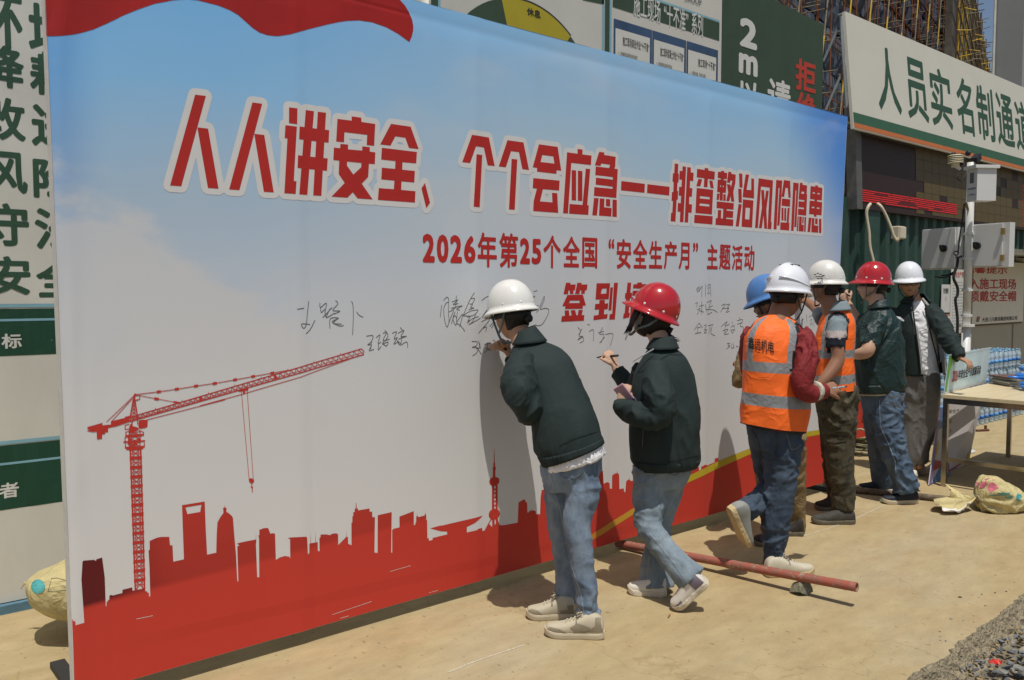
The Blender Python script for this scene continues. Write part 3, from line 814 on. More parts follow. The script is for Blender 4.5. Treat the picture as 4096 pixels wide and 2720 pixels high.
# ================================================================== signing wall
def W(x, y): q = atY(x, y, 0.0); return (q.x, q.z)
TLc, TRc = (.744, 3.075), (6.615, 3.075)
BLc, BRc = (.775, .068), (6.455, .082)
SEAMS = [1.746, 2.763, 3.763, 4.76, 5.755]
def hline(x): return .235 - .028 * (x - 1.37)
def fabY(x, z):
    """how far the cloth stands out towards the viewer"""
    d = 0.0
    for s in SEAMS:
        t = x - s
        if -.18 < t < .055: d += .0046 * ((t + .18) / .18 if t < 0 else (1 - t / .055)) * (1 if z < 2.95 else .3)
    t = hline(x) - z
    if x < 4.61 and -.25 < t < .05: d += .0022 * ((t + .25) / .25 if t < 0 else (1 - t / .05)) * min(1, (x - .7) / .6) * min(1, (4.61 - x) / .3)
    d += .0016 * noise.noise((x * 1.3, z * 1.1, 2.0))
    d += .0032 * math.exp(-((x - .80) / .03) ** 2) * (1 + noise.noise((x * 5, z * 6, 4.0)))
    d += .0035 * math.exp(-(x - .78) / .16) * noise.noise((x * 20, z * 3.2, 6.0))
    d -= .0016 * math.exp(-((z - 3.0) / .008) ** 2)
    return d
XC = sorted([.6 + .2 * k for k in range(31)] + [s + o for s in SEAMS for o in (-.181, -.12, -.06, -.02, 0, .018, .037, .056)] + [.775, .79, .805, .82, .84, .86, .885, .915, .95, 1.05, 1.1])
ZC = [.1 * k for k in range(1, 30)] + [2.985, 3.0, 3.015]
CUTS = [((a, .0), (a, 3.2)) for a in XC] + [((.6, z), (6.8, z)) for z in ZC] + [((.6, hline(.6) + o), (4.6, hline(4.6) + o)) for o in (.251, .12, .03, 0, -.017, -.034, -.051)]
wall = thing('signing_wall', 'large printed signing wall with a red safety slogan, crane and city skyline on a sky', 'banner', (.76, 0, 0))
WP = wallplane(0)
def sheet(name, pos, neg, m, out, parent=wall, mats=None):
    v, f = union2d(pos, neg, CUTS)
    return obj(name, [(q.x, -fabY(q.x, q.y) - out, q.y) for q in v], f, m, parent)
# printed sky
def sky_print():
    m = bpy.data.materials.new('printed_sky'); m.use_nodes = True
    nt = m.node_tree; L = nt.links.new; b = nt.nodes['Principled BSDF']; N = nt.nodes.new
    geo = N('ShaderNodeNewGeometry'); sp = N('ShaderNodeSeparateXYZ'); L(geo.outputs['Position'], sp.inputs[0])
    def math_(op, a, c=None, d=None):
        n = N('ShaderNodeMath'); n.operation = op
        for i, q in enumerate((a, c, d)):
            if q is None: continue
            if isinstance(q, (int, float)): n.inputs[i].default_value = q
            else: L(q, n.inputs[i])
        return n.outputs[0]
    X, Z = sp.outputs[0], sp.outputs[2]
    def nz(s, det, st=(1, 1, 1), off=(0, 0, 0)):
        mp = N('ShaderNodeMapping'); mp.inputs['Scale'].default_value = st; mp.inputs['Location'].default_value = off
        L(geo.outputs['Position'], mp.inputs[0]); n = N('ShaderNodeTexNoise'); n.inputs['Scale'].default_value = s; n.inputs['Detail'].default_value = det; n.inputs['Roughness'].default_value = .55
        L(mp.outputs[0], n.inputs[0]); return n.outputs['Fac']
    def mixc(f, a, c):
        x = N('ShaderNodeMix'); x.data_type = 'RGBA'; L(f, x.inputs[0])
        for i, q in ((6, a), (7, c)):
            if isinstance(q, tuple): x.inputs[i].default_value = q + (1,)
            else: L(q, x.inputs[i])
        return x.outputs[2]
    def smooth(v, lo, hi):
        n = N('ShaderNodeMapRange'); n.interpolation_type = 'SMOOTHSTEP'; L(v, n.inputs[0]); n.inputs[1].default_value = lo; n.inputs[2].default_value = hi; return n.outputs[0]
    wob = math_('MULTIPLY', math_('SUBTRACT', nz(.7, 3), .5), .55)
    h = math_('ADD', Z, wob)
    # left part of the print is bluer than the middle; the right top corner is deep blue again
    r = N('ShaderNodeValToRGB'); e = r.color_ramp.elements
    while len(e) < 6: e.new(.5)
    for k, (p, c) in enumerate([(0, (.705, .695, .675)), (.40, (.69, .69, .685)), (.52, (.58, .635, .71)), (.66, (.43, .57, .71)), (.80, (.27, .56, .88)), (1, (.185, .50, .93))]):
        e[k].position = p; e[k].color = c + (1,)
    L(math_('DIVIDE', h, 3.1), r.inputs[0])
    r2 = N('ShaderNodeValToRGB'); e = r2.color_ramp.elements
    while len(e) < 5: e.new(.5)
    for k, (p, c) in enumerate([(0, (.705, .695, .675)), (.5, (.665, .67, .67)), (.68, (.55, .625, .68)), (.82, (.43, .61, .76)), (1, (.29, .57, .88))]):
        e[k].position = p; e[k].color = c + (1,)
    L(math_('DIVIDE', h, 3.1), r2.inputs[0])
    c = mixc(smooth(X, 1.2, 3.4), r.outputs[0], r2.outputs[0])
    corner = math_('MULTIPLY', smooth(math_('ADD', X, math_('MULTIPLY', Z, .7)), 7.45, 8.6), 1.0)
    c = mixc(corner, c, (.085, .275, .74))
    # white cloud bank at the left
    dx = math_('SUBTRACT', X, .75); cl = nz(2.3, 8, (1, 1, 1.7), (3, 0, 1))
    top = math_('SUBTRACT', 2.13, math_('MULTIPLY', dx, .62))
    below = math_('SUBTRACT', math_('ADD', top, math_('MULTIPLY', math_('SUBTRACT', cl, .5), .95)), Z)
    cm = math_('MULTIPLY', smooth(below, -.02, .16), smooth(math_('SUBTRACT', 2.6, X), 0.0, 1.2))
    fade = math_('SUBTRACT', 1.0, math_('MULTIPLY', smooth(below, .2, 1.0), .5))
    c = mixc(math_('MULTIPLY', math_('MULTIPLY', cm, fade), .72), c, (.68, .67, .66))
    edgeb = math_('MULTIPLY', math_('SUBTRACT', 1.0, smooth(dx, .0, .22)), smooth(Z, 1.5, 2.3))
    c = mixc(math_('MULTIPLY', edgeb, math_('SUBTRACT', .42, math_('MULTIPLY', cm, .3))), c, (.06, .27, .72))
    soft = math_('MULTIPLY', smooth(nz(1.1, 5, (.6, 1, 1.5), (9, 0, 0)), .48, .72), .35)
    c = mixc(soft, c, (.68, .68, .675))
    dirt = smooth(nz(3.2, 6, (1.0, 1, .35), (4, 2, 0)), .62, .8)
    c = mixc(math_('MULTIPLY', dirt, .10), c, (.30, .26, .2))
    L(c, b.inputs['Base Color'])
    b.inputs['Roughness'].default_value = .55; sock(b, 'Specular IOR Level', 'Specular').default_value = .25
    # woven cloth grain
    mp = N('ShaderNodeMapping'); mp.inputs['Scale'].default_value = (1, 1, .06); L(geo.outputs['Position'], mp.inputs[0])
    n1 = N('ShaderNodeTexNoise'); n1.inputs['Scale'].default_value = 260; n1.inputs['Detail'].default_value = 2; L(mp.outputs[0], n1.inputs[0])
    bu = N('ShaderNodeBump'); bu.inputs['Strength'].default_value = .06; bu.inputs['Distance'].default_value = .004; L(n1.outputs['Fac'], bu.inputs['Height']); L(bu.outputs[0], b.inputs['Normal'])
    return m
fabric = sheet('printed_fabric', [[BLc, BRc, TRc, TLc]], (), sky_print(), 0.0)
for p in fabric.data.polygons: p.use_smooth = True
# wrapped edges and the tube frame behind
m_edge_w = mat('banner_edge', (.62, .61, .58), .6, var=.08, vscale=20)
mb = MB()
mb.add([(BLc[0], -.004, BLc[1]), (TLc[0], -.004, TLc[1]), (TLc[0] - .004, .045, TLc[1]), (BLc[0] - .004, .045, BLc[1])], [(0, 1, 2, 3)])
mb.add([(BRc[0], -.001, BRc[1]), (TRc[0], -.001, TRc[1]), (TRc[0], .045, TRc[1]), (BRc[0], .045, BRc[1])], [(3, 2, 1, 0)])
mb.add([(TLc[0], -.001, TLc[1]), (TRc[0], -.001, TRc[1]), (TRc[0], .045, TRc[1]), (TLc[0], .045, TLc[1])], [(0, 1, 2, 3)])
mb.add([(BLc[0], .003, BLc[1]), (BRc[0], .003, BRc[1]), (BRc[0], .045, BRc[1]), (BLc[0], .045, BLc[1])], [(3, 2, 1, 0)])
mb.build('wrapped_edge', m_edge_w, wall)
m_tubew = mat('frame_tube', (.25, .25, .24), .5, .4, var=.2)
for s in [.79] + SEAMS + [6.44]:
    mb = MB(); mb.span((s - .014, .012, 0.0 if s in (.79, 6.44) else .09), (s + .014, .04, 3.05)); mb.build('frame_tube', m_tubew, wall)
for z in (.09, 1.5, 3.04):
    mb = MB(); mb.span((.81, .041, z - .013), (6.42, .067, z + .013)); mb.build('frame_rail', m_tubew, wall)
for s in (1.746, 3.763, 5.755):
    mb = MB(); mb.tube([(s, .08, 2.2), (s, .95, .02)], .016, 6); mb.build('rear_stay', m_tubew, wall)
for s in (.82, 6.42):
    mb = MB(); mb.span((s - .03, .03 if s < 1 else -.02, 0), (s + .03, .5, .03), bev=.004); mb.build('foot_bar', mat('foot_dark', (.03, .03, .03), .6), wall)

# ---- red letters of the slogan, measured as polygons
def tr(x0, y0, s, polys): return [[W(x0 + s * a, y0 + s * b) for a, b in p] for p in polys]
TP, TN = [], []
A = (640, 320, .31881)
TP += tr(*A, [[(440,184),(574,200),(265,1332),(125,1323)], [(468,595),(602,610),(733,1363),(600,1354)], [(1158,282),(1280,298),(995,1381),(867,1372)], [(1182,675),(1306,690),(1424,1410),(1302,1402)]])
B = (1120, 380, .31888)
TP += tr(*B, [[(108,156),(211,170),(209,368),(107,354)], [(63,380),(205,398),(167,1080),(200,1083),(190,1242),(50,1232),(88,546),(54,541)],
 [(321,188),(425,204),(340,1253),(236,1246)], [(473,210),(576,223),(517,1265),(415,1258)], [(241,396),(616,442),(608,598),(234,555)], [(220,757),(597,796),(588,950),(213,915)],
 [(719,299),(897,322),(897,268),(1016,284),(1021,338),(1193,364),(1179,637),(1086,627),(1092,500),(807,466),(801,592),(703,582)],
 [(675,660),(752,668),(757,612),(853,623),(851,682),(1030,697),(1031,644),(1125,655),(1123,710),(1194,720),(1187,867),(1114,861),(1104,1027),(1023,1112),(1160,1310),(971,1297),(911,1220),(844,1288),(644,1275),(810,1103),(735,990),(741,823),(667,815)],
 [(1391,362),(1636,398),(1737,678),(1616,664),(1570,536),(1444,518),(1383,635),(1255,619)],
 [(1276,662),(1715,715),(1706,858),(1534,843),(1531,937),(1690,953),(1682,1097),(1522,1083),(1517,1191),(1697,1207),(1690,1349),(1226,1316),(1237,1168),(1425,1182),(1433,1074),(1268,1058),(1276,912),(1441,927),(1446,829),(1267,809)],
 [(1816,1103),(1880,1350),(1833,1420),(1772,1171)]])
TN += tr(*B, [[(841,835),(1019,852),(1016,907),(918,998),(838,885)]])
C_ = (1820, 500, .28801)
TP += tr(*C_, [[(227,138),(467,173),(549,570),(451,559),(398,313),(282,297),(201,529),(94,516)], [(289,408),(374,418),(336,1142),(250,1136)],
 [(726,211),(949,242),(1026,623),(933,612),(886,377),(776,363),(704,587),(605,575)], [(784,470),(863,479),(827,1178),(747,1171)],
 [(1164,268),(1425,304),(1474,634),(1410,628),(1407,678),(1137,647),(1138,595),(1078,587)],
 [(1085,737),(1451,773),(1444,910),(1219,891),(1178,1061),(1351,1075),(1345,942),(1418,947),(1431,1220),(1083,1195),(1090,1057),(1135,883),(1077,877)],
 [(1555,378),(1701,399),(1702,331),(1770,341),(1769,409),(1893,425),(1885,556),(1614,525),(1567,1229),(1498,1225)],
 [(1619,625),(1681,632),(1680,1049),(1618,1044)], [(1706,634),(1768,641),(1766,1056),(1704,1051)], [(1815,605),(1875,612),(1834,1114),(1856,1117),(1848,1249),(1581,1231),(1590,1096),(1769,1110)],
 [(1996,373),(2069,384),(2061,417),(2230,441),(2224,572),(2213,606),(2260,614),(2239,1013),(1924,984),(1931,862),(2185,888),(2187,857),(1948,828),(1953,732),(2190,760),(2192,724),(1943,696),(1950,576),(2133,599),(2148,552),(2024,535),(2014,570),(1938,558)],
 [(1926,1012),(1990,1018),(1965,1257),(1901,1252)], [(2004,1019),(2067,1025),(2063,1144),(2172,1154),(2167,1271),(1993,1259)], [(2088,1027),(2151,1033),(2150,1132),(2087,1126)], [(2186,1034),(2246,1041),(2245,1277),(2183,1273)]])
TN += tr(*C_, [[(1211,415),(1364,436),(1379,536),(1186,514)]])
Dd = (2460, 620, .21043)
TP += tr(*Dd, [[(119,494),(566,549),(558,718),(110,671)], [(613,555),(1035,605),(1026,771),(606,722)],
 [(1131,161),(1200,171),(1193,356),(1211,360),(1203,522),(1184,520),(1176,683),(1197,682),(1190,846),(1168,853),(1146,1266),(1055,1258),(1063,1098),(1086,1101),(1098,868),(1072,872),(1079,704),(1105,702),(1112,512),(1089,508),(1098,345),(1122,348)],
 [(1281,214),(1348,224),(1297,1277),(1229,1272),(1238,1080),(1185,1075),(1193,912),(1246,916),(1253,773),(1208,767),(1216,604),(1261,608),(1268,470),(1217,464),(1225,300),(1278,306)],
 [(1370,229),(1439,238),(1436,329),(1490,339),(1482,497),(1424,489),(1420,627),(1467,634),(1457,795),(1409,790),(1404,933),(1460,940),(1452,1100),(1394,1093),(1386,1283),(1320,1278)],
 [(1554,264),(1694,284),(1695,246),(1762,256),(1760,297),(1896,316),(1888,470),(1753,455),(1743,614),(1677,608),(1686,443),(1547,424)], [(1578,453),(1648,463),(1612,599),(1538,590)], [(1782,483),(1852,492),(1874,633),(1808,624)],
 [(1546,627),(1864,665),(1839,1131),(1522,1103)], [(1505,1135),(1855,1165),(1848,1320),(1498,1291)]])
TN += tr(*Dd, [[(1606,780),(1791,801),(1788,845),(1604,825)], [(1600,918),(1784,938),(1781,981),(1597,963)]])
E_ = (2840, 640, .20408)
TP += tr(*E_, [[(155,228),(216,236),(217,210),(279,218),(277,246),(336,255),(330,376),(268,370),(269,395),(323,403),(309,645),(250,640),(247,797),(185,790),(190,632),(137,627),(150,379),(207,386),(209,358),(149,350)],
 [(137,654),(186,659),(171,784),(125,779)], [(259,668),(306,674),(304,801),(258,797)],
 [(358,229),(419,238),(416,270),(503,287),(495,450),(455,625),(474,818),(414,813),(401,705),(377,807),(315,802),(354,632),(330,470),(400,483),(409,534),(437,405),(398,404),(392,448),(331,440)],
 [(130,810),(465,846),(459,973),(324,962),(321,990),(454,1004),(446,1137),(316,1125),(313,1152),(456,1166),(449,1295),(104,1270),(110,1137),(145,1140),(153,977),(219,984),(212,1143),(249,1146),(258,956),(125,941)],
 [(568,261),(632,270),(637,541),(575,536)], [(551,560),(617,568),(622,837),(559,831)], [(557,863),(621,869),(562,1303),(500,1299)],
 [(698,281),(765,291),(715,583),(807,592),(808,361),(862,367),(862,753),(639,727),(652,580)], [(644,769),(850,794),(823,1324),(616,1307)],
 [(952,358),(1233,400),(1193,1215),(1208,1217),(1200,1356),(1127,1349),(1169,541),(998,517),(938,1333),(880,1328)],
 [(1002,586),(1057,592),(1069,800),(1098,598),(1151,606),(1104,965),(1118,1348),(1061,1342),(1048,1085),(1014,1338),(955,1333),(1016,935)],
 [(1294,390),(1345,397),(1301,1361),(1244,1356)], [(1338,396),(1407,405),(1390,760),(1378,900),(1357,1286),(1313,1281),(1356,546),(1335,546)],
 [(1438,394),(1560,412),(1574,741),(1524,735),(1512,549),(1470,544),(1444,724),(1393,718)], [(1404,755),(1564,773),(1559,915),(1395,896)], [(1395,935),(1433,940),(1431,1187),(1393,1183)], [(1447,941),(1484,946),(1481,1194),(1445,1189)],
 [(1509,937),(1553,942),(1531,1233),(1548,1236),(1541,1382),(1367,1366),(1376,1220),(1490,1228)],
 [(1629,441),(1680,448),(1637,1388),(1585,1384)], [(1672,447),(1736,456),(1722,700),(1716,820),(1690,1313),(1648,1310),(1690,594),(1670,594)],
 [(1760,444),(1812,451),(1810,485),(1900,500),(1892,672),(1901,676),(1883,1091),(1720,1072),(1725,954),(1838,965),(1840,935),(1728,922),(1733,806),(1843,818),(1846,787),(1734,773),(1738,700)],
 [(1716,1103),(1738,1106),(1722,1393),(1695,1390)], [(1748,1105),(1797,1111),(1793,1268),(1836,1272),(1831,1402),(1735,1394)], [(1810,1112),(1837,1115),(1830,1241),(1805,1239)], [(1850,1115),(1882,1119),(1872,1405),(1842,1403)],
 [(1969,510),(2061,523),(2062,494),(2112,501),(2112,531),(2201,547),(2190,790),(2097,782),(2096,814),(2196,828),(2184,1084),(2086,1075),(2085,1112),(2036,1107),(2036,1070),(1938,1058),(1950,796),(2047,806),(2049,775),(1957,762)],
 [(1933,1128),(1988,1132),(1960,1412),(1908,1408)], [(1994,1136),(2044,1141),(2039,1280),(2121,1289),(2116,1426),(1983,1415)], [(2060,1142),(2107,1147),(2106,1259),(2057,1255)], [(2134,1150),(2181,1154),(2181,1431),(2132,1427)]])
TN += tr(*E_, [[(198,492),(214,494),(212,527),(196,525)], [(250,499),(266,501),(264,536),(248,534)], [(697,931),(781,938),(769,1167),(684,1160)], [(1790,617),(1842,622),(1838,665),(1787,660)],
 [(2011,628),(2056,634),(2053,662),(2009,657)], [(2104,643),(2150,648),(2147,675),(2103,670)], [(1994,912),(2043,917),(2041,945),(1992,940)], [(2092,928),(2145,932),(2142,959),(2090,953)]])
m_title = mat('slogan_red', (.47, .026, .020), .55, var=.06, vscale=3)
m_halo = mat('slogan_halo', (.70, .69, .67), .55, var=.02)
# white halo: each polygon widened by a round pen
HAL = []
for p in TP:
    HAL.append(p)
    for a, b in zip(p, p[1:] + p[:1]):
        d = Vector(b) - Vector(a)
        if d.length < 1e-5: continue
        n_ = Vector((-d.y, d.x)).normalized() * .027
        HAL.append([Vector(a) + n_, Vector(a) - n_, Vector(b) - n_, Vector(b) + n_]); HAL.append(disc2(a, .027, 10))
sheet('slogan_halo', HAL, (), m_halo, .0007)
sheet('slogan_lettering', TP, TN, m_title, .0014)
# ---- second and third line
pol = []
def wbox(xl, xr, yt, yb):
    xc, yc = (xl + xr) / 2, (yt + yb) / 2
    return (W(xl, yc)[0], W(xr, yc)[0], W(xc, yb)[1], W(xc, yt)[1])
f1 = lambda a, b: (1660 + .29648 * a, 880 + .29648 * b); f2 = lambda a, b: (2200 + .38119 * a, 900 + .38119 * b)
for s, f, xl, xr, yt, yb, bo in (('2', f1, 100, 265, 186, 574, .05), ('0', f1, 292, 451, 194, 579, .05), ('2', f1, 472, 630, 203, 581, .05), ('6', f1, 655, 810, 211, 585, .05),
    ('年', f1, 838, 1104, 170, 638, .028), ('第', f1, 1135, 1390, 176, 643, .028), ('2', f1, 1414, 1550, 243, 595, .05), ('5', f1, 1572, 1703, 254, 599, .05), ('个', f1, 1730, 1964, 207, 649, .028), ('全', f1, 1993, 2222, 220, 637, .028),
    ('国', f2, 336, 492, 133, 454, .028), ('“', f2, 608, 674, 143, 249, .035), ('安', f2, 698, 851, 145, 461, .03), ('全', f2, 870, 1020, 154, 456, .03), ('生', f2, 1038, 1178, 166, 457, .03), ('产', f2, 1194, 1332, 171, 465, .03), ('月', f2, 1350, 1463, 184, 467, .03), ('”', f2, 1498, 1551, 186, 283, .035),
    ('主', f2, 1640, 1760, 199, 464, .03), ('题', f2, 1774, 1893, 206, 470, .03), ('活', f2, 1907, 2021, 212, 474, .03), ('动', f2, 2037, 2145, 214, 479, .03)):
    a = f(xl, yt); b = f(xr, yb)
    pol.append((s, wbox(a[0], b[0], a[1], b[1]), bo))
mb = MB()
for s_, (a, b, c, d), bo in pol:
    for k, (V, F) in enumerate(text_multi(s_, bo)):
        V2, F2 = cut2d([(a + (b - a) * x, c + (d - c) * y) for x, y in V], F, XC, ZC)
        mb.add([Vector((x, -fabY(x, z) - .0010 - k * .00006, z)) for x, z in V2], F2)
mb.build('subtitle_lettering', m_title, wall)
F_ = (1660, 880, .29648); G_ = (2200, 900, .38119)
sp_ = tr(*F_, [[(2035,846),(2096,846),(2092,870),(2167,870),(2157,946),(2134,948),(2136,997),(2090,997),(2086,948),(2069,948),(2063,999),(2003,1000)], [(2188,847),(2248,847),(2244,870),(2325,870),(2317,944),(2294,946),(2288,994),(2240,994),(2243,946),(2227,946),(2216,997),(2158,997)],
  [(2055,1011),(2263,1006),(2304,1152),(2264,1155),(2261,1196),(2024,1200),(2026,1160),(1985,1162),(2012,1105)], [(2018,1220),(2075,1217),(2082,1289),(2113,1288),(2100,1217),(2158,1215),(2177,1286),(2194,1284),(2205,1214),(2263,1213),(2248,1283),(2284,1282),(2278,1358),(1970,1372),(1980,1298),(2022,1293)]])
sp_ += tr(*G_, [[(485,611),(628,611),(612,778),(474,782)], [(514,788),(570,786),(569,824),(607,821),(602,880),(565,884),(560,938),(601,934),(593,980),(452,998),(457,950),(504,944),(510,885),(466,888),(471,828),(512,826)],
  [(631,655),(661,654),(643,894),(610,894)], [(671,606),(713,606),(681,990),(619,992),(624,936),(652,932)],
  [(813,605),(852,604),(844,712),(862,710),(857,766),(840,770),(826,920),(838,924),(832,968),(766,983),(772,930),(783,926),(797,770),(785,768),(790,714),(802,712)],
  [(875,622),(1010,620),(1008,660),(870,665)], [(915,604),(965,603),(962,665),(913,668)], [(868,690),(1000,685),(998,730),(862,742)], [(855,760),(990,755),(975,975),(838,982)]])
sn_ = tr(*F_, [[(2090,1087),(2215,1086),(2224,1119),(2076,1121)]]) + tr(*G_, [[(541,667),(588,665),(584,720),(527,722)]])
sheet('third_line_lettering', sp_, sn_, m_title, .0010)
# ---- flag ribbon, skyline, road bands
t2 = lambda L_, x0, y0, s: [W(x0 + s * a, y0 + s * b) for a, b in L_]
top = t2([(338,252),(385,252),(430,250),(500,242),(560,230),(650,205),(740,165),(850,112),(960,65),(1080,25),(1200,2),(1300,-6),(1380,2),(1430,15),(1520,38),(1600,70),(1660,105),(1710,150),(1760,195),(1810,228),(1860,245),(1916,252)], 0, 0, .5741)
top += t2([(60,225)][:0] + [(200,252),(280,240),(400,205),(540,170),(620,153),(680,145),(760,142),(850,155),(950,190),(1030,235),(1110,293),(1128,250),(1136,215),(1138,185),(1130,140),(1110,90),(1080,40),(1045,0),(1000,-50)], 1000, 0, .5739)
top = [(.7465, top[0][1])] + top + [(2.02, 3.074), (.745, 3.074)]
m_flag = mat('flag_red', (.46, .020, .016), .55, var=.25, vscale=1.6, col2=(.30, .012, .012))
sheet('printed_flag', [top], (), m_flag, .0008)
H_ = (280, 1950, .3826); I_ = (1000, 1950, .33884); J_ = (1650, 1750, .3507); K_ = (2300, 1750, .3189)
skl = t2([(5,1370),(28,1385),(30,1392),(52,1396),(54,1435),(147,1411),(132,1200),(116,960),(128,775),(138,762),(255,755),(260,765),(272,764),(275,750),(335,731),(362,940),(372,1240),(380,1242),(383,1195),(397,1188),(397,1175),(410,1172),(412,1128),(442,1122),(444,1130),(495,1115),(546,1103),(548,1068),(650,1043),(652,1078),(690,1072),(782,1050),(786,1083),(806,1085),(808,1098),(822,1100),(825,1138),(838,1136),(830,830),(820,655),(832,652),(832,558),(905,525),(950,516),(1036,515),(1044,602),(1070,604),(1078,775),(1190,750),(1178,420),(1170,184),(1407,146),(1418,440),(1432,702),(1530,680),(1528,660),(1532,500),(1540,365),(1570,310),(1603,265),(1600,212),(1614,208),(1616,178),(1619,208),(1635,212),(1633,255),(1650,262),(1690,295),(1703,320),(1712,450),(1722,560),(1735,720),(1745,950),(1750,982),(1758,980),(1748,615),(1770,606),(1762,596),(1745,585),(1780,575),(1850,560),(1941,543),(1943,480),(1946,575),(1942,582),(1955,938),(1977,935)], *H_)
skl += t2([(105,600),(98,568),(110,555),(108,500),(160,480),(212,477),(238,545),(262,538),(293,545),(302,853),(350,822),(410,806),(462,815),(463,830),(470,828),(468,603),(440,597),(470,588),(650,578),(668,584),(670,600),(679,787),(697,770),(697,662),(711,658),(713,520),(717,656),(770,650),(772,507),(776,648),(797,642),(800,747),(820,753),(818,600),(832,582),(832,555),(890,553),(950,562),(955,550),(990,542),(1020,541),(1038,552),(1040,678),(1070,648),(1132,586),(1134,510),(1137,582),(1155,583),(1157,663),(1197,681),(1196,418),(1207,412),(1207,340),(1217,336),(1217,293),(1235,287),(1234,253),(1245,248),(1250,178),(1254,178),(1258,248),(1272,246),(1274,270),(1410,247),(1412,286),(1440,284),(1443,350),(1474,350),(1467,768),(1504,771),(1507,327),(1672,290),(1664,768),(1677,768),(1677,500),(1700,485),(1764,470),(1763,343),(1932,278),(1933,443),(1950,440),(1952,415),(1960,412),(1962,340),(1970,335),(1971,288),(1974,335),(1982,340),(1984,350),(2060,330),(2062,316),(2068,312),(2069,265),(2071,312),(2078,318),(2081,383),(2090,386),(2092,597),(2108,597),(2110,628),(2152,618),(2154,594)], *I_)
skl += t2([(393,1105),(393,1072),(320,1068),(260,1052),(200,1035),(320,1003),(330,1005),(690,918),(797,890),(780,910),(700,975),(614,1018),(614,1081),(733,1052),(735,1042),(788,1028),(794,1066),(818,1060),(890,930),(870,905),(868,870),(880,840),(905,822),(905,552),(880,530),(874,505),(878,485),(890,468),(915,452),(918,370),(914,352),(918,338),(922,336),(923,288),(928,284),(930,132),(934,132),(938,284),(942,290),(943,336),(950,345),(950,362),(944,372),(945,450),(975,458),(988,472),(991,490),(985,520),(970,535),(970,818),(990,840),(998,870),(985,900),(972,915),(975,950),(992,1000),(1050,998),(1198,970),(1202,880),(1208,740),(1270,705),(1282,708),(1290,735),(1306,742),(1308,855),(1325,852),(1328,840),(1350,835),(1352,800),(1355,832),(1380,830),(1404,840),(1407,878),(1430,870),(1452,878),(1460,680),(1472,600),(1500,592),(1560,600),(1580,1000),(1640,1010),(1650,800),(1760,790)], *J_)
skl += t2([(150,720),(235,705),(243,705),(248,775),(268,770),(275,500),(287,430),(300,418),(343,418),(352,578),(395,558),(430,568),(435,640),(463,643),(465,475),(495,455),(497,435),(499,452),(527,445),(530,415),(534,445),(553,468),(556,648),(610,637),(614,680),(630,685),(640,560),(650,538),(677,525),(679,495),(682,525),(692,538),(700,545),(738,538),(742,585),(765,590),(768,460),(785,430),(805,400),(850,396),(900,430),(1000,560),(1200,520),(1380,490),(1402,487),(1405,470),(1440,440),(1452,385),(1500,372),(1548,370),(1550,412),(1575,402),(1577,362),(1605,355),(1608,345),(1650,340),(1650,352),(1750,310),(1750,270),(1775,250),(1797,262),(1798,293),(1850,275)], *K_)
skl += [W(3010, 1793), W(3100, 1757), W(3206, 1730), W(3283, 1719), W(3330, 1713)]
skl = [q for q in skl]
skl[0] = (.7735, skl[0][1])
skl += [(6.4745, W(3330, 1713)[1]), (6.4555, .0825), (.7755, .069)]
holes = [t2(h, *H_) for h in ([(1206,207),(1373,178),(1360,255),(1227,278)],)]
for y in range(552, 800, 46): holes.append(t2([(931, y), (947, y), (947, y + 30), (931, y + 30)], *J_))
holes += [t2([(893, 945), (907, 938), (907, 1022), (872, 985)], *J_), t2([(934, 935), (946, 935), (950, 975), (934, 1000)], *J_)]
m_city = bpy.data.materials.new('skyline_red'); m_city.use_nodes = True
nt = m_city.node_tree; b_ = nt.nodes['Principled BSDF']; geo = nt.nodes.new('ShaderNodeNewGeometry'); sp = nt.nodes.new('ShaderNodeSeparateXYZ'); nt.links.new(geo.outputs['Position'], sp.inputs[0])
def mnode(op, a, c):
    n = nt.nodes.new('ShaderNodeMath'); n.operation = op; n.use_clamp = False
    for i, q in enumerate((a, c)):
        if isinstance(q, (int, float)): n.inputs[i].default_value = q
        else: nt.links.new(q, n.inputs[i])
    return n.outputs[0]
# the print fades from dark wine red at its left building to bright red, with a soft darker hill edge
lin = mnode('SUBTRACT', sp.outputs[2], mnode('MULTIPLY', mnode('SUBTRACT', sp.outputs[0], .77), .04))
dk = nt.nodes.new('ShaderNodeMapRange'); dk.interpolation_type = 'SMOOTHSTEP'; nt.links.new(lin, dk.inputs[0]); dk.inputs[1].default_value = .395; dk.inputs[2].default_value = .43
lf = nt.nodes.new('ShaderNodeMapRange'); lf.interpolation_type = 'SMOOTHSTEP'; nt.links.new(sp.outputs[0], lf.inputs[0]); lf.inputs[1].default_value = .78; lf.inputs[2].default_value = 1.18; lf.inputs[3].default_value = 1; lf.inputs[4].default_value = 0
up = nt.nodes.new('ShaderNodeMapRange'); nt.links.new(lin, up.inputs[0]); up.inputs[1].default_value = .4; up.inputs[2].default_value = .85; up.inputs[3].default_value = .42; up.inputs[4].default_value = 0.05
lf2 = nt.nodes.new('ShaderNodeMapRange'); nt.links.new(sp.outputs[0], lf2.inputs[0]); lf2.inputs[1].default_value = 1.0; lf2.inputs[2].default_value = 3.4; lf2.inputs[3].default_value = 1; lf2.inputs[4].default_value = 0.1
fac = mnode('MULTIPLY', dk.outputs[0], mnode('ADD', mnode('MULTIPLY', lf.outputs[0], .85), mnode('MULTIPLY', up.outputs[0], lf2.outputs[0])))
mx = nt.nodes.new('ShaderNodeMix'); mx.data_type = 'RGBA'; nt.links.new(fac, mx.inputs[0]); mx.inputs[6].default_value = (.56, .048, .032, 1); mx.inputs[7].default_value = (.125, .012, .014, 1)
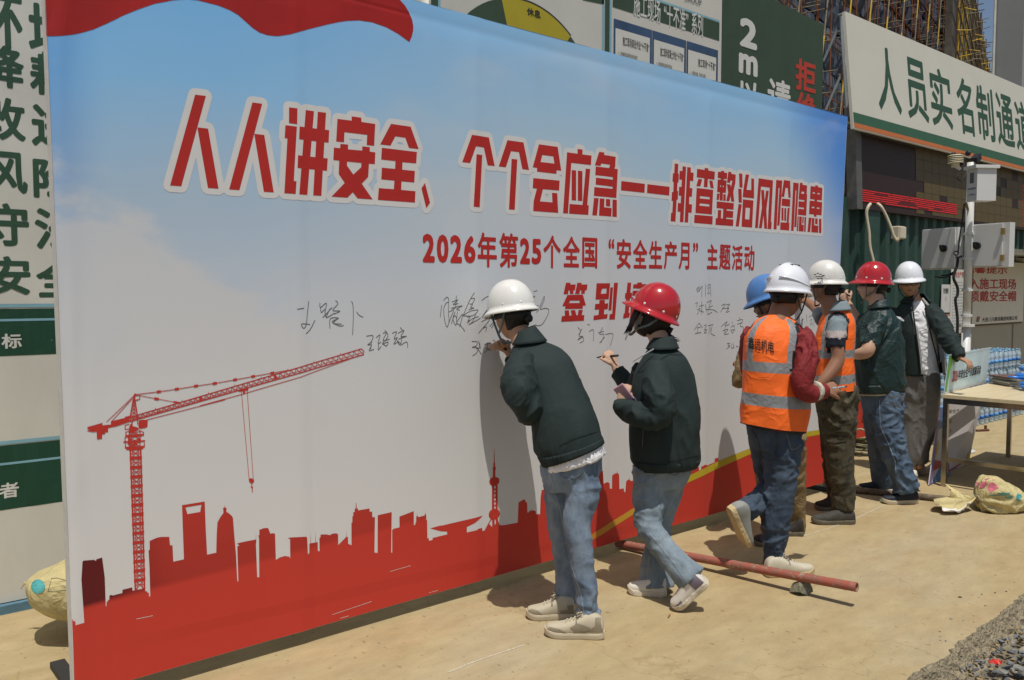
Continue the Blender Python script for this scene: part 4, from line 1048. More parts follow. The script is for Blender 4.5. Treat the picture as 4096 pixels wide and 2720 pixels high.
nt.links.new(mx.outputs[2], b_.inputs['Base Color']); b_.inputs['Roughness'].default_value = .5; sock(b_, 'Specular IOR Level', 'Specular').default_value = .25
sheet('printed_skyline', [skl], holes, m_city, .0008)
bu_ = t2([(195,1215),(735,880),(1060,690),(1400,490),(1850,270),(2195,135)], *K_) + [W(3011, 1788), W(3100, 1754), W(3206, 1729), W(3283, 1719), W(3330, 1712)]
bl_ = t2([(215,1285),(735,960),(1060,770),(1330,605),(1850,360),(2195,210)], *K_) + [W(3011, 1813), W(3100, 1777), W(3206, 1751), W(3283, 1738), W(3330, 1732)]
m_band = mat('band_yellow', (.56, .40, .035), .55, var=0); nt = m_band.node_tree; b_ = nt.nodes['Principled BSDF']
geo = nt.nodes.new('ShaderNodeNewGeometry'); sp = nt.nodes.new('ShaderNodeSeparateXYZ'); nt.links.new(geo.outputs['Position'], sp.inputs[0])
mr = nt.nodes.new('ShaderNodeMapRange'); nt.links.new(sp.outputs[0], mr.inputs[0]); mr.inputs[1].default_value = 3.5; mr.inputs[2].default_value = 4.4
mx = nt.nodes.new('ShaderNodeMix'); mx.data_type = 'RGBA'; nt.links.new(mr.outputs[0], mx.inputs[0]); mx.inputs[6].default_value = (.62, .22, .04, 1); mx.inputs[7].default_value = (.55, .42, .03, 1); nt.links.new(mx.outputs[2], b_.inputs['Base Color'])
ex = W(2200, 2250); bu_ = [(W(2240, 2233)[0], .085), ] + bu_; bl_ = [(W(2262, 2226)[0], .085)] + bl_
bu_[-1] = (6.4735, bu_[-1][1]); bl_[-1] = (6.472, bl_[-1][1])
sheet('printed_band', [bu_ + bl_[::-1]], (), m_band, .0016)
# ---- printed tower crane
cr = []
def c3(x0, y0, s): return lambda a, b: (x0 + s * a, y0 + s * b)
c1 = c3(320, 1360, .2806); c2 = c3(800, 1000, .5739); cL = lambda P, w: cr.extend(ribbon([W(*p) for p in P], w * (.62 if w < .012 else .85)))
cP = lambda P: cr.append([W(*p) for p in P])
cP([c1(105,1240),c1(320,1180),c1(318,1216),c1(440,1205),c1(440,1160),c1(640,1110),c1(640,1095),c1(698,1082),c1(700,1100),c1(710,1165),c1(520,1228),c1(400,1255),c1(400,1312),c1(357,1318),c1(355,1340),c1(315,1346),c1(313,1408),c1(240,1415),c1(236,1302),c1(190,1310),c1(130,1305),c1(95,1295),c1(160,1272),c1(105,1275)])
JT0, JT1 = c1(700, 1105), c2(1125, 688)      # jib top chord
JB0, JB1 = c1(710, 1160), c2(1140, 728)
cL([JT0, JT1], .007); cL([JB0, JB1], .008); cL([JT1, c2(1142, 705), JB1], .006)
lerp = lambda a, b, t: (a[0] + (b[0] - a[0]) * t, a[1] + (b[1] - a[1]) * t)
md0, md1 = lerp(JT0, JB0, .62), lerp(JT1, JB1, .62); cL([md0, md1], .004)
for k in range(44):
    a, b = k / 44, (k + 1) / 44
    cL([lerp(JB0, JB1, a), lerp(JT0, JT1, (a + b) / 2), lerp(JB0, JB1, b)], .004)
    if k % 5 == 0: cL([lerp(JT0, JT1, a), (lerp(JT0, JT1, a)[0], lerp(JT0, JT1, a)[1] - 7)], .004)
for q in (.30, .62): cP([lerp(JT0, JT1, q), lerp(JT0, JT1, q + .01), lerp(JB0, JB1, q + .01), lerp(JB0, JB1, q)])
cP([c1(1095,1020),c1(1140,1012),c1(1145,1035),c1(1120,1050),c1(1095,1048)])
ap = c1(785, 778)
cL([ap, c1(1120, 737), c1(1380, 700), c1(1650, 655), c1(1920, 617), c2(240, 905), c2(500, 857), c2(620, 836)], .005)
for q in (c1(1122, 737), c1(1380, 699), c1(1652, 655), c1(1920, 617), c2(102, 930), c2(244, 904), c2(370, 881), c2(503, 857)): cL([(q[0] - 5, q[1] + 1), (q[0] + 5, q[1] - 1)], .013)
cL([ap, c1(1090, 838), c1(1415, 895)], .004); cL([c1(1070, 836), c1(1110, 842)], .013); cL([c1(1340, 880), c1(1415, 895)], .011)
cL([ap, c1(380, 1165)], .004); cL([c1(775, 800), c1(440, 1170)], .004)
cL([c1(960, 1135), c1(2067, 850), c2(0, 1085), c2(300, 1003), c2(700, 884), c2(1100, 738)], .005)
cP([c1(770,765),c1(792,760),c1(790,800),c1(782,860),c1(825,850),c1(825,862),c1(742,866),c1(755,850)])
cL([c1(790, 790), c1(850, 790), c1(850, 845), c1(790, 855)], .005)
for a, b in ((755, 712), (785, 822)): cL([c1(a, 865), c1(b, 1110)], .007)
for k in range(5):
    ya, yb = 865 + k * 50, 865 + (k + 1) * 50; g = lambda y: (755 - (y - 865) * .176, 785 + (y - 865) * .151)
    cL([c1(g(ya)[0], ya), c1(g(yb)[1], yb)], .004); cL([c1(g(ya)[1], ya), c1(g(yb)[0], yb)], .004)
cL([c1(760, 1110), c1(735, 1200)], .006); cL([c1(815, 1110), c1(822, 1200)], .006); cL([c1(770, 865), c1(768, 1110)], .004)
cP([c1(835,1150),c1(880,1138),c1(965,1136),c1(960,1235),c1(930,1252),c1(850,1265),c1(832,1240)])
cP([c1(720,1195),c1(748,1195),c1(750,1230),c1(780,1235),c1(830,1250),c1(838,1275),c1(760,1320),c1(710,1332),c1(684,1300),c1(700,1280),c1(700,1240)])
cL([c1(700, 1198), c1(642, 1215), c1(642, 1272), c1(700, 1268)], .005)
for yy, l, r_ in ((1360, 652, 905), (1380, 660, 880), (1450, 625, 920), (1530, 645, 915), (1552, 665, 895)): cL([c1(l, yy + 4), c1(r_, yy - 12)], .010 if yy != 1380 else .006)
for xx, ya, yb in ((654, 1310, 1370), (903, 1310, 1360), (642, 1385, 1450), (690, 1385, 1450), (648, 1470, 1530), (915, 1470, 1525), (700, 1320, 1568), (855, 1290, 1568)): cL([c1(xx, ya), c1(xx, yb)], .006)
cL([c1(654, 1310), c1(700, 1300)], .004); cL([c1(840, 1285), c1(903, 1312)], .004); cL([c1(642, 1388), c1(690, 1384)], .004)
for k in range(5): cL([c1(710, 1300 + k * 52), c1(850, 1352 + k * 52)], .005); cL([c1(850, 1300 + k * 52), c1(710, 1352 + k * 52)], .005)
cP([c1(812,1405),c1(868,1405),c1(868,1445),c1(812,1445)]); cP([c1(700,1412),c1(735,1415),c1(740,1450),c1(730,1490),c1(690,1492),c1(672,1475),c1(700,1450)]); cP([c1(780,1450),c1(805,1448),c1(822,1500),c1(715,1520),c1(725,1495)])
# mast
MT0, MT1 = c1(712, 1565), (280 + .3826 * 682, 1950 + .3826 * 1070)
MR0, MR1 = c1(868, 1565), (280 + .3826 * 778, 1950 + .3826 * 1058)
MT0 = (521, 1795); MR0 = (562, 1793)
cL([MT0, MT1], .010); cL([MR0, MR1], .010); 
for k in range(15):
    a, b = k / 15, (k + 1) / 15
    p0, p1, q0, q1 = lerp(MT0, MT1, a), lerp(MR0, MR1, a), lerp(MT0, MT1, b), lerp(MR0, MR1, b)
    cL([p0, p1], .016); cL([p0, q1], .0045); cL([p1, q0], .0045); cL([lerp(p0, q0, .5), lerp(p1, q1, .5)], .0045)
    i0, i1, j0, j1 = lerp(p0, p1, .2), lerp(p0, p1, .8), lerp(q0, q1, .2), lerp(q0, q1, .8); cL([i0, j0], .004); cL([i1, j1], .004)
# trolley and hook
cP([c2(270,978),c2(335,962),c2(336,978),c2(315,980),c2(312,1003),c2(298,1004),c2(300,984),c2(268,988)])
hk = (900 + .6188 * 155, 1750 + .6188 * 268)
cL([c2(288, 985), hk], .004); cL([c2(328, 975), (900 + .6188 * 182, 1750 + .6188 * 268)], .004)
h_ = lambda a, b: (900 + .6188 * a, 1750 + .6188 * b)
cP([h_(153,268),h_(168,262),h_(187,272),h_(186,288),h_(172,300),h_(155,286)]); cL([h_(172, 298), h_(174, 318), h_(176, 353)], .006); cL([h_(168, 318), h_(178, 324)], .008)
sheet('printed_crane', cr, (), mat('crane_red', (.52, .040, .028), .55, var=.05), .0012)
# ---- handwriting left by visitors
z1_ = c3(800, 1000, .5739); z2_ = c3(1660, 880, .29648); z3_ = c3(2300, 1050, .5738); z4_ = c3(1800, 1050, .5738); z5_ = c3(2850, 1000, .4783)
HW = [(z1_, [[(675,412),(722,405)],[(757,358),(748,430),(738,520),(720,545),(705,515),(765,518)],[(800,490),(770,550),(738,582)],
  [(840,400),(845,435),(868,412)],[(835,370),(840,400),(880,370),(870,440),(880,470)],[(855,470),(920,400)],[(890,440),(905,410),(880,470),(935,440)],[(945,352),(960,375),(925,420),(975,425),(935,445)],[(905,545),(908,478),(965,475),(920,500),(970,528),(1000,525)],[(955,480),(930,510),(985,515)],
  [(1055,358),(1065,380),(1068,470),(1063,590)],[(1092,432),(1110,455),(1136,467)],
  [(1160,600),(1205,597),(1192,640),(1168,660),(1195,662),(1178,700),(1212,692)],[(1195,640),(1190,690)],
  [(1228,610),(1255,592),(1240,650),(1262,640)],[(1245,650),(1242,695),(1262,670)],[(1275,580),(1300,575),(1275,630),(1320,620)],[(1290,560),(1310,600),(1270,655),(1310,640),(1300,668),(1275,655)],
  [(1340,580),(1370,570),(1352,620),(1375,610),(1350,655),(1378,640)],[(1395,540),(1412,560)],[(1380,580),(1422,560),(1400,600),(1430,600)],[(1385,620),(1440,600)],[(1405,600),(1400,650),(1375,630),(1395,662),(1440,640),(1448,680)]]),
 (z2_, [[(358,1150),(350,1230),(340,1310)],[(385,1085),(430,1040),(455,1080),(450,1240),(460,1350),(435,1445),(400,1350),(388,1200),(420,1120),(448,1110)],[(558,1022),(550,1090)],[(500,1105),(575,1075),(545,1110),(515,1140),(580,1125)],[(555,1090),(540,1180),(460,1240)],[(490,1190),(635,1155),(560,1200),(600,1215)],[(520,1220),(470,1350),(440,1440)],[(540,1240),(510,1330),(550,1420),(560,1330),(530,1290),(490,1400)],[(570,1240),(560,1380),(610,1420),(670,1500)],[(565,1370),(640,1270),(600,1440)],
  [(795,980),(740,1070),(690,1180),(650,1280)],[(745,1060),(800,1060),(760,1140)],[(730,1130),(770,1140),(745,1180),(790,1185),(720,1210)],[(655,1280),(740,1230),(845,1215),(770,1290),(640,1290)],[(700,1310),(740,1300),(705,1370),(735,1350)],[(700,1390),(770,1330),(850,1300)],[(810,1280),(770,1370),(725,1410),(880,1320)],
  [(898,1085),(960,1040),(1035,1018)],[(900,1312),(985,1190),(1040,1110)],[(910,1300),(980,1220)],[(895,1370),(975,1335),(1005,1345),(930,1440),(852,1525)],[(920,1460),(965,1440),(955,1505)],[(1010,1430),(1060,1380)],[(1030,1455),(1085,1380)],
  [(1600,965),(1648,950)],[(1582,1030),(1615,1028),(1605,1048)],[(1610,1180),(1660,1155),(1640,1250)],[(1660,1230),(1740,1035),(1735,1100),(1690,1200),(1750,1190),(1805,1210),(1780,1300),(1720,1400),(1660,1425),(1620,1410)]]),
 (z4_, [[(150,550),(185,552),(180,580),(152,590),(190,595),(185,625),(155,650)],[(195,545),(205,590),(180,600)],[(190,600),(218,640)],[(205,560),(210,600)],[(240,570),(285,560)],[(262,560),(258,610),(240,628)],[(250,600),(275,612)],[(300,540),(315,548)],[(290,575),(315,560),(300,600),(325,595)],[(265,605),(330,600)],[(893,452),(912,480),(895,500)],[(920,460),(900,510),(925,515),(890,540)],[(895,530),(925,520),(930,545),(905,560)],[(958,430),(972,436)],[(970,480),(998,470),(998,548)],[(1030,490),(1070,478)],[(1062,452),(1040,500),(1070,500),(1050,560)],[(1040,560),(1075,520)],[(1080,500),(1130,495),(1135,520),(1115,580)]]),
 (z3_, [[(360,445),(368,470),(350,540),(372,500),(410,455)],[(843,190),(860,170),(850,205),(885,165)],[(868,165),(865,205)],[(883,160),(880,240)],[(905,150),(905,235)],[(918,165),(942,155),(945,235)],[(920,180),(935,175),(922,215),(940,210)],
  [(838,285),(852,280),(845,310)],[(850,330),(870,320),(850,362)],[(862,305),(895,295)],[(880,270),(880,360)],[(868,335),(895,345)],[(905,290),(912,340)],[(915,280),(950,265),(930,310),(960,300)],[(910,325),(965,330),(992,348)],[(935,310),(920,360),(955,345)],[(1020,300),(1045,290),(1015,345)],[(1025,318),(1050,320)],[(1050,295),(1078,290),(1055,320),(1072,318),(1052,345),(1075,340)],
  [(862,420),(830,470)],[(862,420),(885,455)],[(848,455),(870,450)],[(855,460),(852,490),(872,485)],[(835,495),(875,488)],[(895,440),(912,435),(900,465)],[(895,470),(915,468),(897,490),(912,488)],[(925,440),(962,432)],[(940,440),(930,500)],[(945,455),(950,480)],[(955,445),(945,490),(975,510)],
  [(1020,445),(1060,410),(1045,440),(1075,430)],[(1048,440),(1040,500)],[(1030,475),(1065,465),(1040,500),(1070,495)],[(1085,450),(1110,440),(1100,490),(1085,470),(1115,470)],[(1095,415),(1098,425)],[(1130,430),(1165,418)],[(1145,380),(1148,400)],[(1130,405),(1168,398),(1150,440),(1170,450),(1180,490),(1160,515)],
  [(1058,565),(1078,562),(1065,580),(1080,582),(1055,602)],[(1092,570),(1090,595)],[(1100,560),(1105,590)],[(1088,598),(1110,592)],[(1122,575),(1125,588),(1138,582)]]),
 (z5_, [[(340,290),(348,315),(365,305)],[(390,275),(405,290)],[(785,540),(788,600)],[(805,560),(848,545),(840,640)],[(815,590),(830,580),(818,625),(835,610)],[(740,590),(760,578)]])]
hw = []
for f, st in HW:
    for s_ in st:
        P = [W(*f(*p)) for p in s_]
        if len(P) > 2: P = [tuple(q) for q in crom(P, 4)]
        hw += ribbon(P, .0034)
sheet('handwriting', hw, (), mat('marker_ink', (.13, .13, .135), .6, var=0), .0010)
scr = []
for a, b in (((1560, 2285), (1640, 2262)), ((1360, 2473), (1395, 2463)), ((1715, 2371), (1750, 2361)), ((1330, 2458), (1485, 2406)), ((546, 2475), (610, 2462))): scr += ribbon([W(*a), W(*b)], .0024)
sheet('scuff_mark', scr, (), mat('scuff_white', (.6, .55, .5), .7, var=.3, vscale=80), .0014)
# ================================================================== control pole with cabinets
m_wp = mat('white_paint', (.66, .66, .63), .35, var=.04, vscale=4, spec=.5)
m_wp2 = mat('cabinet_white', (.62, .62, .60), .4, var=.03, vscale=3, spec=.4)
m_blk = mat('black_plastic', (.02, .02, .022), .45, var=0)
m_rub = mat('black_cable', (.022, .022, .022), .6, var=0)
PD = 8.6
pb = J(3862, 1400, PD); px_, py_ = pb.x, pb.y
pole = thing('control_pole', 'white steel control pole with two white cabinets and weather instruments on top', 'pole', (px_, py_, 0))
def PZ(y): return J(3850, y, PD).z
mb = MB(); mb.tube([(px_, py_, 0), (px_, py_, PZ(1300))], .042, 20); mb.tube([(px_, py_, 0), (px_, py_, .02)], .12, 16); mb.build('lower_post', m_wp, pole, True)
mb = MB(); mb.tube([(px_, py_, PZ(1300)), (px_, py_, PZ(650))], .038, 20); mb.build('upper_post', m_wp, pole, True)
for y, r in ((1302, .078), (1262, .052), (1160, .052), (1035, .05), (935, .05)):
    z = PZ(y); mb = MB(); mb.tube([(px_, py_, z - .012), (px_, py_, z + .012)], r, 20); mb.build('collar', m_wp, pole)
def cabinet(xl, xr, ytl, ytr, ybl, ybr, dl, dr, side):
    """a flat steel cabinet; corners measured at the left and right front edges"""
    a, b = J(xl, ybl, dl), J(xr, ybr, dr); zt = (J(xl, ytl, dl).z + J(xr, ytr, dr).z) / 2; zb = (a.z + b.z) / 2
    a.z = b.z = zb; u = (b - a); L_ = u.length; u.normalize(); H = zt - zb
    pl = Plane(a, u, (0, 0, 1)); return pl, L_, H
for k, (arg, lab) in enumerate((((3686, 3826, 920, 906, 1084, 1070, 9.0, 8.62, 0), None), ((3874, 4022, 903, 885, 1072, 1065, 8.62, 8.30, 1), None))):
    pl, L_, H = cabinet(*arg)
    mb = MB(); slab(mb, pl, 0, L_ + (.03 if k else 0), 0, H, .09); cab = mb.build('cabinet', m_wp2, pole)
    mb = MB(); slab(mb, pl, .012, L_ - .012 if not k else L_ - .03, .012, H - .012, .018, .02); mb.build('cabinet_door', m_wp2, cab)
    q = pl.P(L_ - .13 if not k else .10, H * .5, .02)
    mb = MB(); mb.tube([q, q + pl.n * .03], .036, 14); mb.box(q + pl.n * .04, (.045, .012, .012), Matrix.Rotation(.6, 3, 'Y')); mb.build('latch', m_blk, cab)
    if k:
        mb = MB()
        for zz in (.2, .8): q = pl.P(L_ - .02, H * zz, .03); mb.box(q, (.018, .014, .03))
        mb.build('hinge', mat('brass', (.35, .24, .08), .4, .7), cab)
# instrument box
pl, L_, H = cabinet(3866, 3906, 670, 682, 800, 810, 8.35, 8.20, 1)
mb = MB(); slab(mb, pl, 0, L_, 0, H, .20); ib = mb.build('instrument_box', m_wp2, pole)
mb = MB(); slab(mb, pl, -.015, L_ + .02, H, H + .03, .25, .03); mb.build('box_roof', m_wp, ib)
mb = MB(); add_poly(mb, pl, rect(L_ * .30, L_ * .68, H * .56, H * .88), .003); mb.build('display_window', mat('display_grey', (.11, .115, .11), .25, var=0), ib)
mb = MB(); add_text(mb, pl, '扬尘在线监测系统', (L_ * .12, L_ * .9, H * .36, H * .42), .01, .003); add_text(mb, pl, '实时监测数据', (L_ * .25, L_ * .85, H * .18, H * .22), .01, .003); mb.build('lettering', mat('box_blue', (.05, .10, .25), .6, var=0), ib)
# louvred shield, anemometer, small solar panel
arm = J(3842, 668, PD); s0 = J(3822, 640, PD)
mb = MB(); mb.tube([arm + Vector((0, 0, -.02)), s0 + Vector((0, 0, -.06))], .016, 8); mb.build('arm', m_wp, pole)
mb = MB()
for k in range(5):
    z = s0.z - .030 + k * .017; mb.tube([(s0.x, s0.y, z), (s0.x, s0.y, z + .006), (s0.x, s0.y, z + .012)], [.074, .072, .055], 20)
mb.tube([(s0.x, s0.y, s0.z - .07), (s0.x, s0.y, s0.z + .05)], .04, 12)
mb.build('louvred_shield', mat('shield_cream', (.60, .54, .36), .5, var=.05), pole)
a0 = J(3843, 662, PD)
mb = MB(); mb.tube([a0, a0 + Vector((0, 0, .115))], .012, 8); mb.box(a0 + Vector((0, 0, .035)), (.028, .028, .036))
hub = a0 + Vector((0, 0, .11))
for k in range(3):
    th = k * 2.094 + .35; q = hub + Vector((math.cos(th), math.sin(th), 0)) * .075
    mb.tube([hub, q], .005, 6)
    V, F = tube_geo([q + Vector((math.sin(th), -math.cos(th), 0)) * o for o in (-.012, -.006, .006, .012)], [.012, .024, .027, .027], 12); mb.add(V, F)
mb.build('anemometer', m_blk, pole, True)
b0 = J(3886, 660, PD); mb = MB(); mb.tube([b0 + Vector((0, 0, -.06)), b0 + Vector((0, 0, .05))], .010, 8); mb.box(b0 + RT * .045 + Vector((0, 0, .065)), (.058, .03, .03), Matrix.Rotation(-.5, 3, 'Y')); mb.build('wind_vane', m_blk, pole)
# cables
def cable(pts, r, parent=pole, name='cable', m=m_rub):
    P = [Vector(p) for p in crom([J(*p) for p in pts], 7)]; mb = MB(); mb.tube(P, r, 7); return mb.build(name, m, parent, True)
cable([(3857, 815, 8.48), (3853, 860, 8.48), (3840, 940, 8.48), (3832, 1010, 8.46)], .007)
cable([(3822, 1005, 8.47), (3815, 1012, 8.45), (3825, 1022, 8.44), (3834, 1010, 8.44), (3822, 1003, 8.46)], .006)
cable([(3832, 1025, 8.46), (3829, 1060, 8.45), (3818, 1090, 8.45), (3815, 1115, 8.45), (3830, 1150, 8.46), (3830, 1180, 8.46), (3822, 1200, 8.46), (3830, 1270, 8.46), (3829, 1340, 8.46), (3826, 1420, 8.46)], .014)
cable([(3818, 1086, 8.5), (3790, 1100, 8.6), (3765, 1102, 8.7)], .008); cable([(3818, 1092, 8.5), (3780, 1110, 8.6), (3740, 1106, 8.8)], .008)
cable([(3822, 1028, 8.44), (3836, 1030, 8.42), (3848, 1024, 8.42)], .010)
cable([(3845, 690, 8.5), (3832, 700, 8.47), (3832, 715, 8.46), (3845, 722, 8.46), (3858, 705, 8.47), (3860, 690, 8.5)], .006)
o = cable([(3864, 812, 8.46), (3872, 840, 8.6), (3878, 858, 9.6)], .012, pole, 'cable', mat('old_rope', (.20, .16, .09), .8))

# ================================================================== table and what stands on it
TZ = .78
lg = atZ(3790, 1950, 0)
fl, fr = atZ(3766, 1578, TZ), atZ(4096, 1605, TZ); ux = (fr - fl); ux.z = 0; ux.normalize(); vy = Vector((-ux.y, ux.x, 0))
if vy.dot(FWH) < 0: vy = -vy
TW, TL_ = 1.0, 1.85     # short side faces the camera
table = thing('table', 'wood topped folding table with polished steel legs right of the workers', 'table', (lg.x, lg.y, 0))
m_wood = mat('pale_wood', (.60, .50, .31), .45, var=.1, vscale=4, stretch=(.4, 6, 1), spec=.4)
m_inox = mat('polished_steel', (.42, .39, .33), .22, 1.0, var=.25, vscale=3, bump=.05, bscale=6)
def TPt(a, b, z): return fl + ux * a + vy * b + Vector((0, 0, z - TZ))
def tbox(mb, a0, a1, b0, b1, z0, z1): 
    V = [TPt(a, b, z) for z in (z0, z1) for a, b in ((a0, b0), (a1, b0), (a1, b1), (a0, b1))]
    mb.add(V, [(3, 2, 1, 0), (4, 5, 6, 7), (0, 1, 5, 4), (1, 2, 6, 5), (2, 3, 7, 6), (3, 0, 4, 7)])
mb = MB(); tbox(mb, 0, TW, 0, TL_, TZ - .028, TZ); mb.build('tabletop', m_wood, table)
for a, b in ((.01, .01), (TW - .05, .01), (.01, TL_ - .05), (TW - .05, TL_ - .05)):
    mb = MB(); tbox(mb, a, a + .038, b, b + .038, 0, TZ - .028); mb.build('leg', m_inox, table)
mb = MB(); tbox(mb, .05, TW - .05, .012, .045, TZ - .075, TZ - .03); tbox(mb, .05, TW - .05, TL_ - .047, TL_ - .014, TZ - .075, TZ - .03)
tbox(mb, .012, .046, .05, TL_ - .05, TZ - .075, TZ - .03); tbox(mb, TW - .046, TW - .012, .05, TL_ - .05, TZ - .075, TZ - .03); mb.build('apron', m_inox, table)
mb = MB(); tbox(mb, .049, TW - .051, .014, .046, .215, .25); mb.build('cross_rail', m_inox, table)
# placard held upright on the left edge
pA, pB = atZ(3772, 1568, TZ), atZ(3946, 1533, TZ)
pA = fl + ux * .015 + vy * .02; 
qB = J(3944, 1533, (pA - CAM).dot(FWH) + .95)
pu = (qB - pA); pu.z = 0; pl_len = pu.length; pu.normalize()
tilt = Vector((0, 0, 1)) + vy.cross(Vector((0, 0, 1))) * 0
top_l = Plane(pA, pu, (0, 0, 1))
h_l = .335
PLp = Plane(pA + Vector((0, 0, .001)), pu, Vector((0, 0, 1)) + RT * .10)
plac = thing('event_placard', 'pale blue printed event placard standing upright on the table under the hand', 'placard', tuple(pA))
def placard_mat():
    m = mat('placard_print', (.50, .67, .74), .35, var=.18, vscale=3, spec=.4); return m
mb = MB(); slab(mb, PLp, 0, pl_len, 0, h_l, .006); mb.build('board', placard_mat(), plac)
mb = MB(); add_poly(mb, PLp, [(0, h_l), (.30, h_l), (.24, h_l - .07), (.2, h_l - .02), (.16, h_l - .11), (.12, h_l - .04), (.07, h_l - .15), (.05, .02), (.01, .02)], .002); mb.build('printed_leaves', mat('leaf_print', (.12, .36, .045), .5, var=.3, vscale=12), plac)
mb = MB(); add_poly(mb, PLp, rect(.0, pl_len, .0, .02), .002); add_poly(mb, PLp, rect(.0, pl_len, h_l - .006, h_l), .003); mb.build('white_margin', m_white, plac)
mb = MB(); add_text(mb, PLp, '2026', (.17, .32, .09, .185), .03, .004); mb.build('red_lettering', mat('red_letters', ()), plac)
mb = MB(); add_text(mb, PLp, '年安全生产月宣誓活动', (.33, pl_len * .8, .10, .185), .03, .004); mb.build('lettering', m_black, plac)
# boards leaning under the table
def lean_board(label, bl, br, tl, tr_, d4, m, deco):
    P = [J(*bl, d4[0]), J(*br, d4[1]), J(*tr_, d4[2]), J(*tl, d4[3])]
    P[0].z = max(P[0].z, .006); P[1].z = max(P[1].z, .006)
    n = (P[1] - P[0]).cross(P[3] - P[0]).normalized()
    if n.dot(CAM - P[0]) < 0: n = -n
    o = thing('display_board', label, 'display board', tuple((P[0] + P[1]) / 2), 'display boards leaning under the table')
    mb = MB(); V = P + [p - n * .008 for p in P]; mb.add(V, [(0, 1, 2, 3), (7, 6, 5, 4), (0, 4, 5, 1), (1, 5, 6, 2), (2, 6, 7, 3), (3, 7, 4, 0)]); mb.build('board', m, o)
    def at(u, v): a = P[0].lerp(P[1], u); b = P[3].lerp(P[2], u); return a.lerp(b, v) + n * .003
    for nm, poly, mm in deco:
        mb = MB(); mb.add([at(*q) for q in poly], [tuple(range(len(poly)))]); mb.build(nm, mm, o)
    return o, at
m_bd = mat('board_print', (.44, .41, .40), .45, var=.05, vscale=3)
m_bred = mat('board_red', (.30, .03, .03), .5, var=.1); m_bblue = mat('board_blue', (.07, .17, .36), .5, var=.2); m_byel = mat('board_yellow', (.42, .30, .03), .5, var=.1); m_bpur = mat('board_purple', (.20, .13, .33), .5, var=.2)
def text_at(o, at, s, box, m):
    (V, F), mb = text_multi(s, .0)[0], MB(); mb.add([at(box[0] + (box[1] - box[0]) * v[0], box[2] + (box[3] - box[2]) * v[1]) for v in V], F); mb.build('lettering', m, o)
o, at = lean_board('grey white display board with a red and yellow foot leaning under the tabletop', (3792, 1890), (3873, 1852), (3792, 1610), (3927, 1612), (7.42, 7.95, 8.3, 7.75), m_bd,
    [('red_stripe', [(0, .0), (1, .06), (.9, .16), (.3, .18), (0, .12)], m_bred), ('yellow_corner', [(.72, .06), (1, .06), (1, .26)], m_byel), ('blue_stripe', [(0, 0), (.5, .0), (0, .06)], m_bblue)])
for k, (s, a, b) in enumerate((('安全责任', .02, .45), ('以人为本 安全第一', .02, .95), ('我宣誓 人民至上', .05, .88), ('不伤害他人', .25, .75), ('安全', .4, .6))):
    v0 = .84 - k * .145; text_at(o, at, s, (a, b, v0, v0 + .06), m_black)
o, at = lean_board('narrow display board with blue base and purple edge standing outside the table leg', (3716, 1940), (3800, 1895), (3757, 1630), (3812, 1625), (7.05, 7.5, 7.95, 7.5), m_bd,
    [('blue_base', [(.1, 0), (1, .0), (1, .2), (.5, .17)], m_bblue), ('purple_edge', [(0, .0), (.10, .0), (.12, 1), (0, 1)], m_bpur), ('blue_top', [(.13, .7), (.5, .72), (.5, 1), (.13, 1)], m_bblue), ('red_stripe', [(.12, .16), (.6, .17), (1, .22), (1, .28), (.5, .24), (.12, .30)], m_bred), ('yellow_stripe', [(.12, .31), (.24, .40), (.24, .55), (.12, .5)], m_byel)])
for k, s in enumerate(('安', '全', '生')): text_at(o, at, s, (.5, .78, .62 - k * .13, .71 - k * .13), m_black)
o, at = lean_board('red and white display board half hidden behind the grey trousers', (3722, 1770), (3748, 1762), (3745, 1600), (3762, 1600), (7.9, 8.0, 8.2, 8.1), mat('board_redface', (.42, .05, .04), .5, var=.1), [])
text_at(o, at, '三', (.2, .9, .5, .6), m_white); text_at(o, at, '生', (.2, .9, .35, .45), m_white)
# papers and blue overshoes on the table
pp = thing('paper_stack', 'untidy stack of papers and folders on the tabletop behind the placard', 'papers', tuple(TPt(.55, .75, TZ)))
c0 = J(4035, 1520, (pA - CAM).dot(FWH) + .72); c0.z = TZ
mpp = [mat('paper_a', (.50, .48, .43), .7), mat('paper_b', (.40, .38, .33), .7), mat('folder_brown', (.14, .08, .07), .6)]
zz = TZ + .002; mb = MB()
for k in range(12):
    t = R.choice([.004, .007, .01]); rot = Matrix.Rotation(math.radians(-35 + R.uniform(-7, 7)), 3, 'Z')
    mb.box(c0 + RT * .12 + Vector((R.uniform(-.02, .03), R.uniform(-.02, .02), zz + t / 2 - TZ)), (.20 * R.uniform(.85, 1.1), .16, t / 2), rot, 2 if k == 11 else R.randrange(2)); zz += t + .0005
mb.build('sheets', None, pp, mats=mpp)
bo = thing('overshoe_bundle', 'bundle of crumpled bright blue plastic overshoes at the right end of the table', 'overshoes', tuple(J(4090, 1520, 7.35)))
m_bp = mat('blue_plastic', (.02, .16, .55), .3, var=.3, vscale=12, spec=.5)
for k, (a, b, d, r) in enumerate(((4092, 1475, 7.5, .07), (4078, 1500, 7.45, .05), (4098, 1512, 7.4, .07), (4090, 1535, 7.35, .055), (4102, 1548, 7.3, .06))):
    V, F = rock(1, (1.3, .8, .6), 55 + k, 3); c = J(a, b, d); mb = MB()
    mb.add([c + v * r * (1 + .25 * noise.noise(v * 2.5 + Vector((k, 0, 0)))) for v in V], F); mb.build('overshoe', m_bp, bo, True)
mb = MB(); c = J(4055, 1513, 7.4); mb.tube([c + RT * .1, c + RT * .04 + Vector((0, 0, .005)), c - RT * .05 + Vector((0, 0, .015))], [.02, .014, .006], 8); mb.build('loose_strip', m_bp, bo, True)

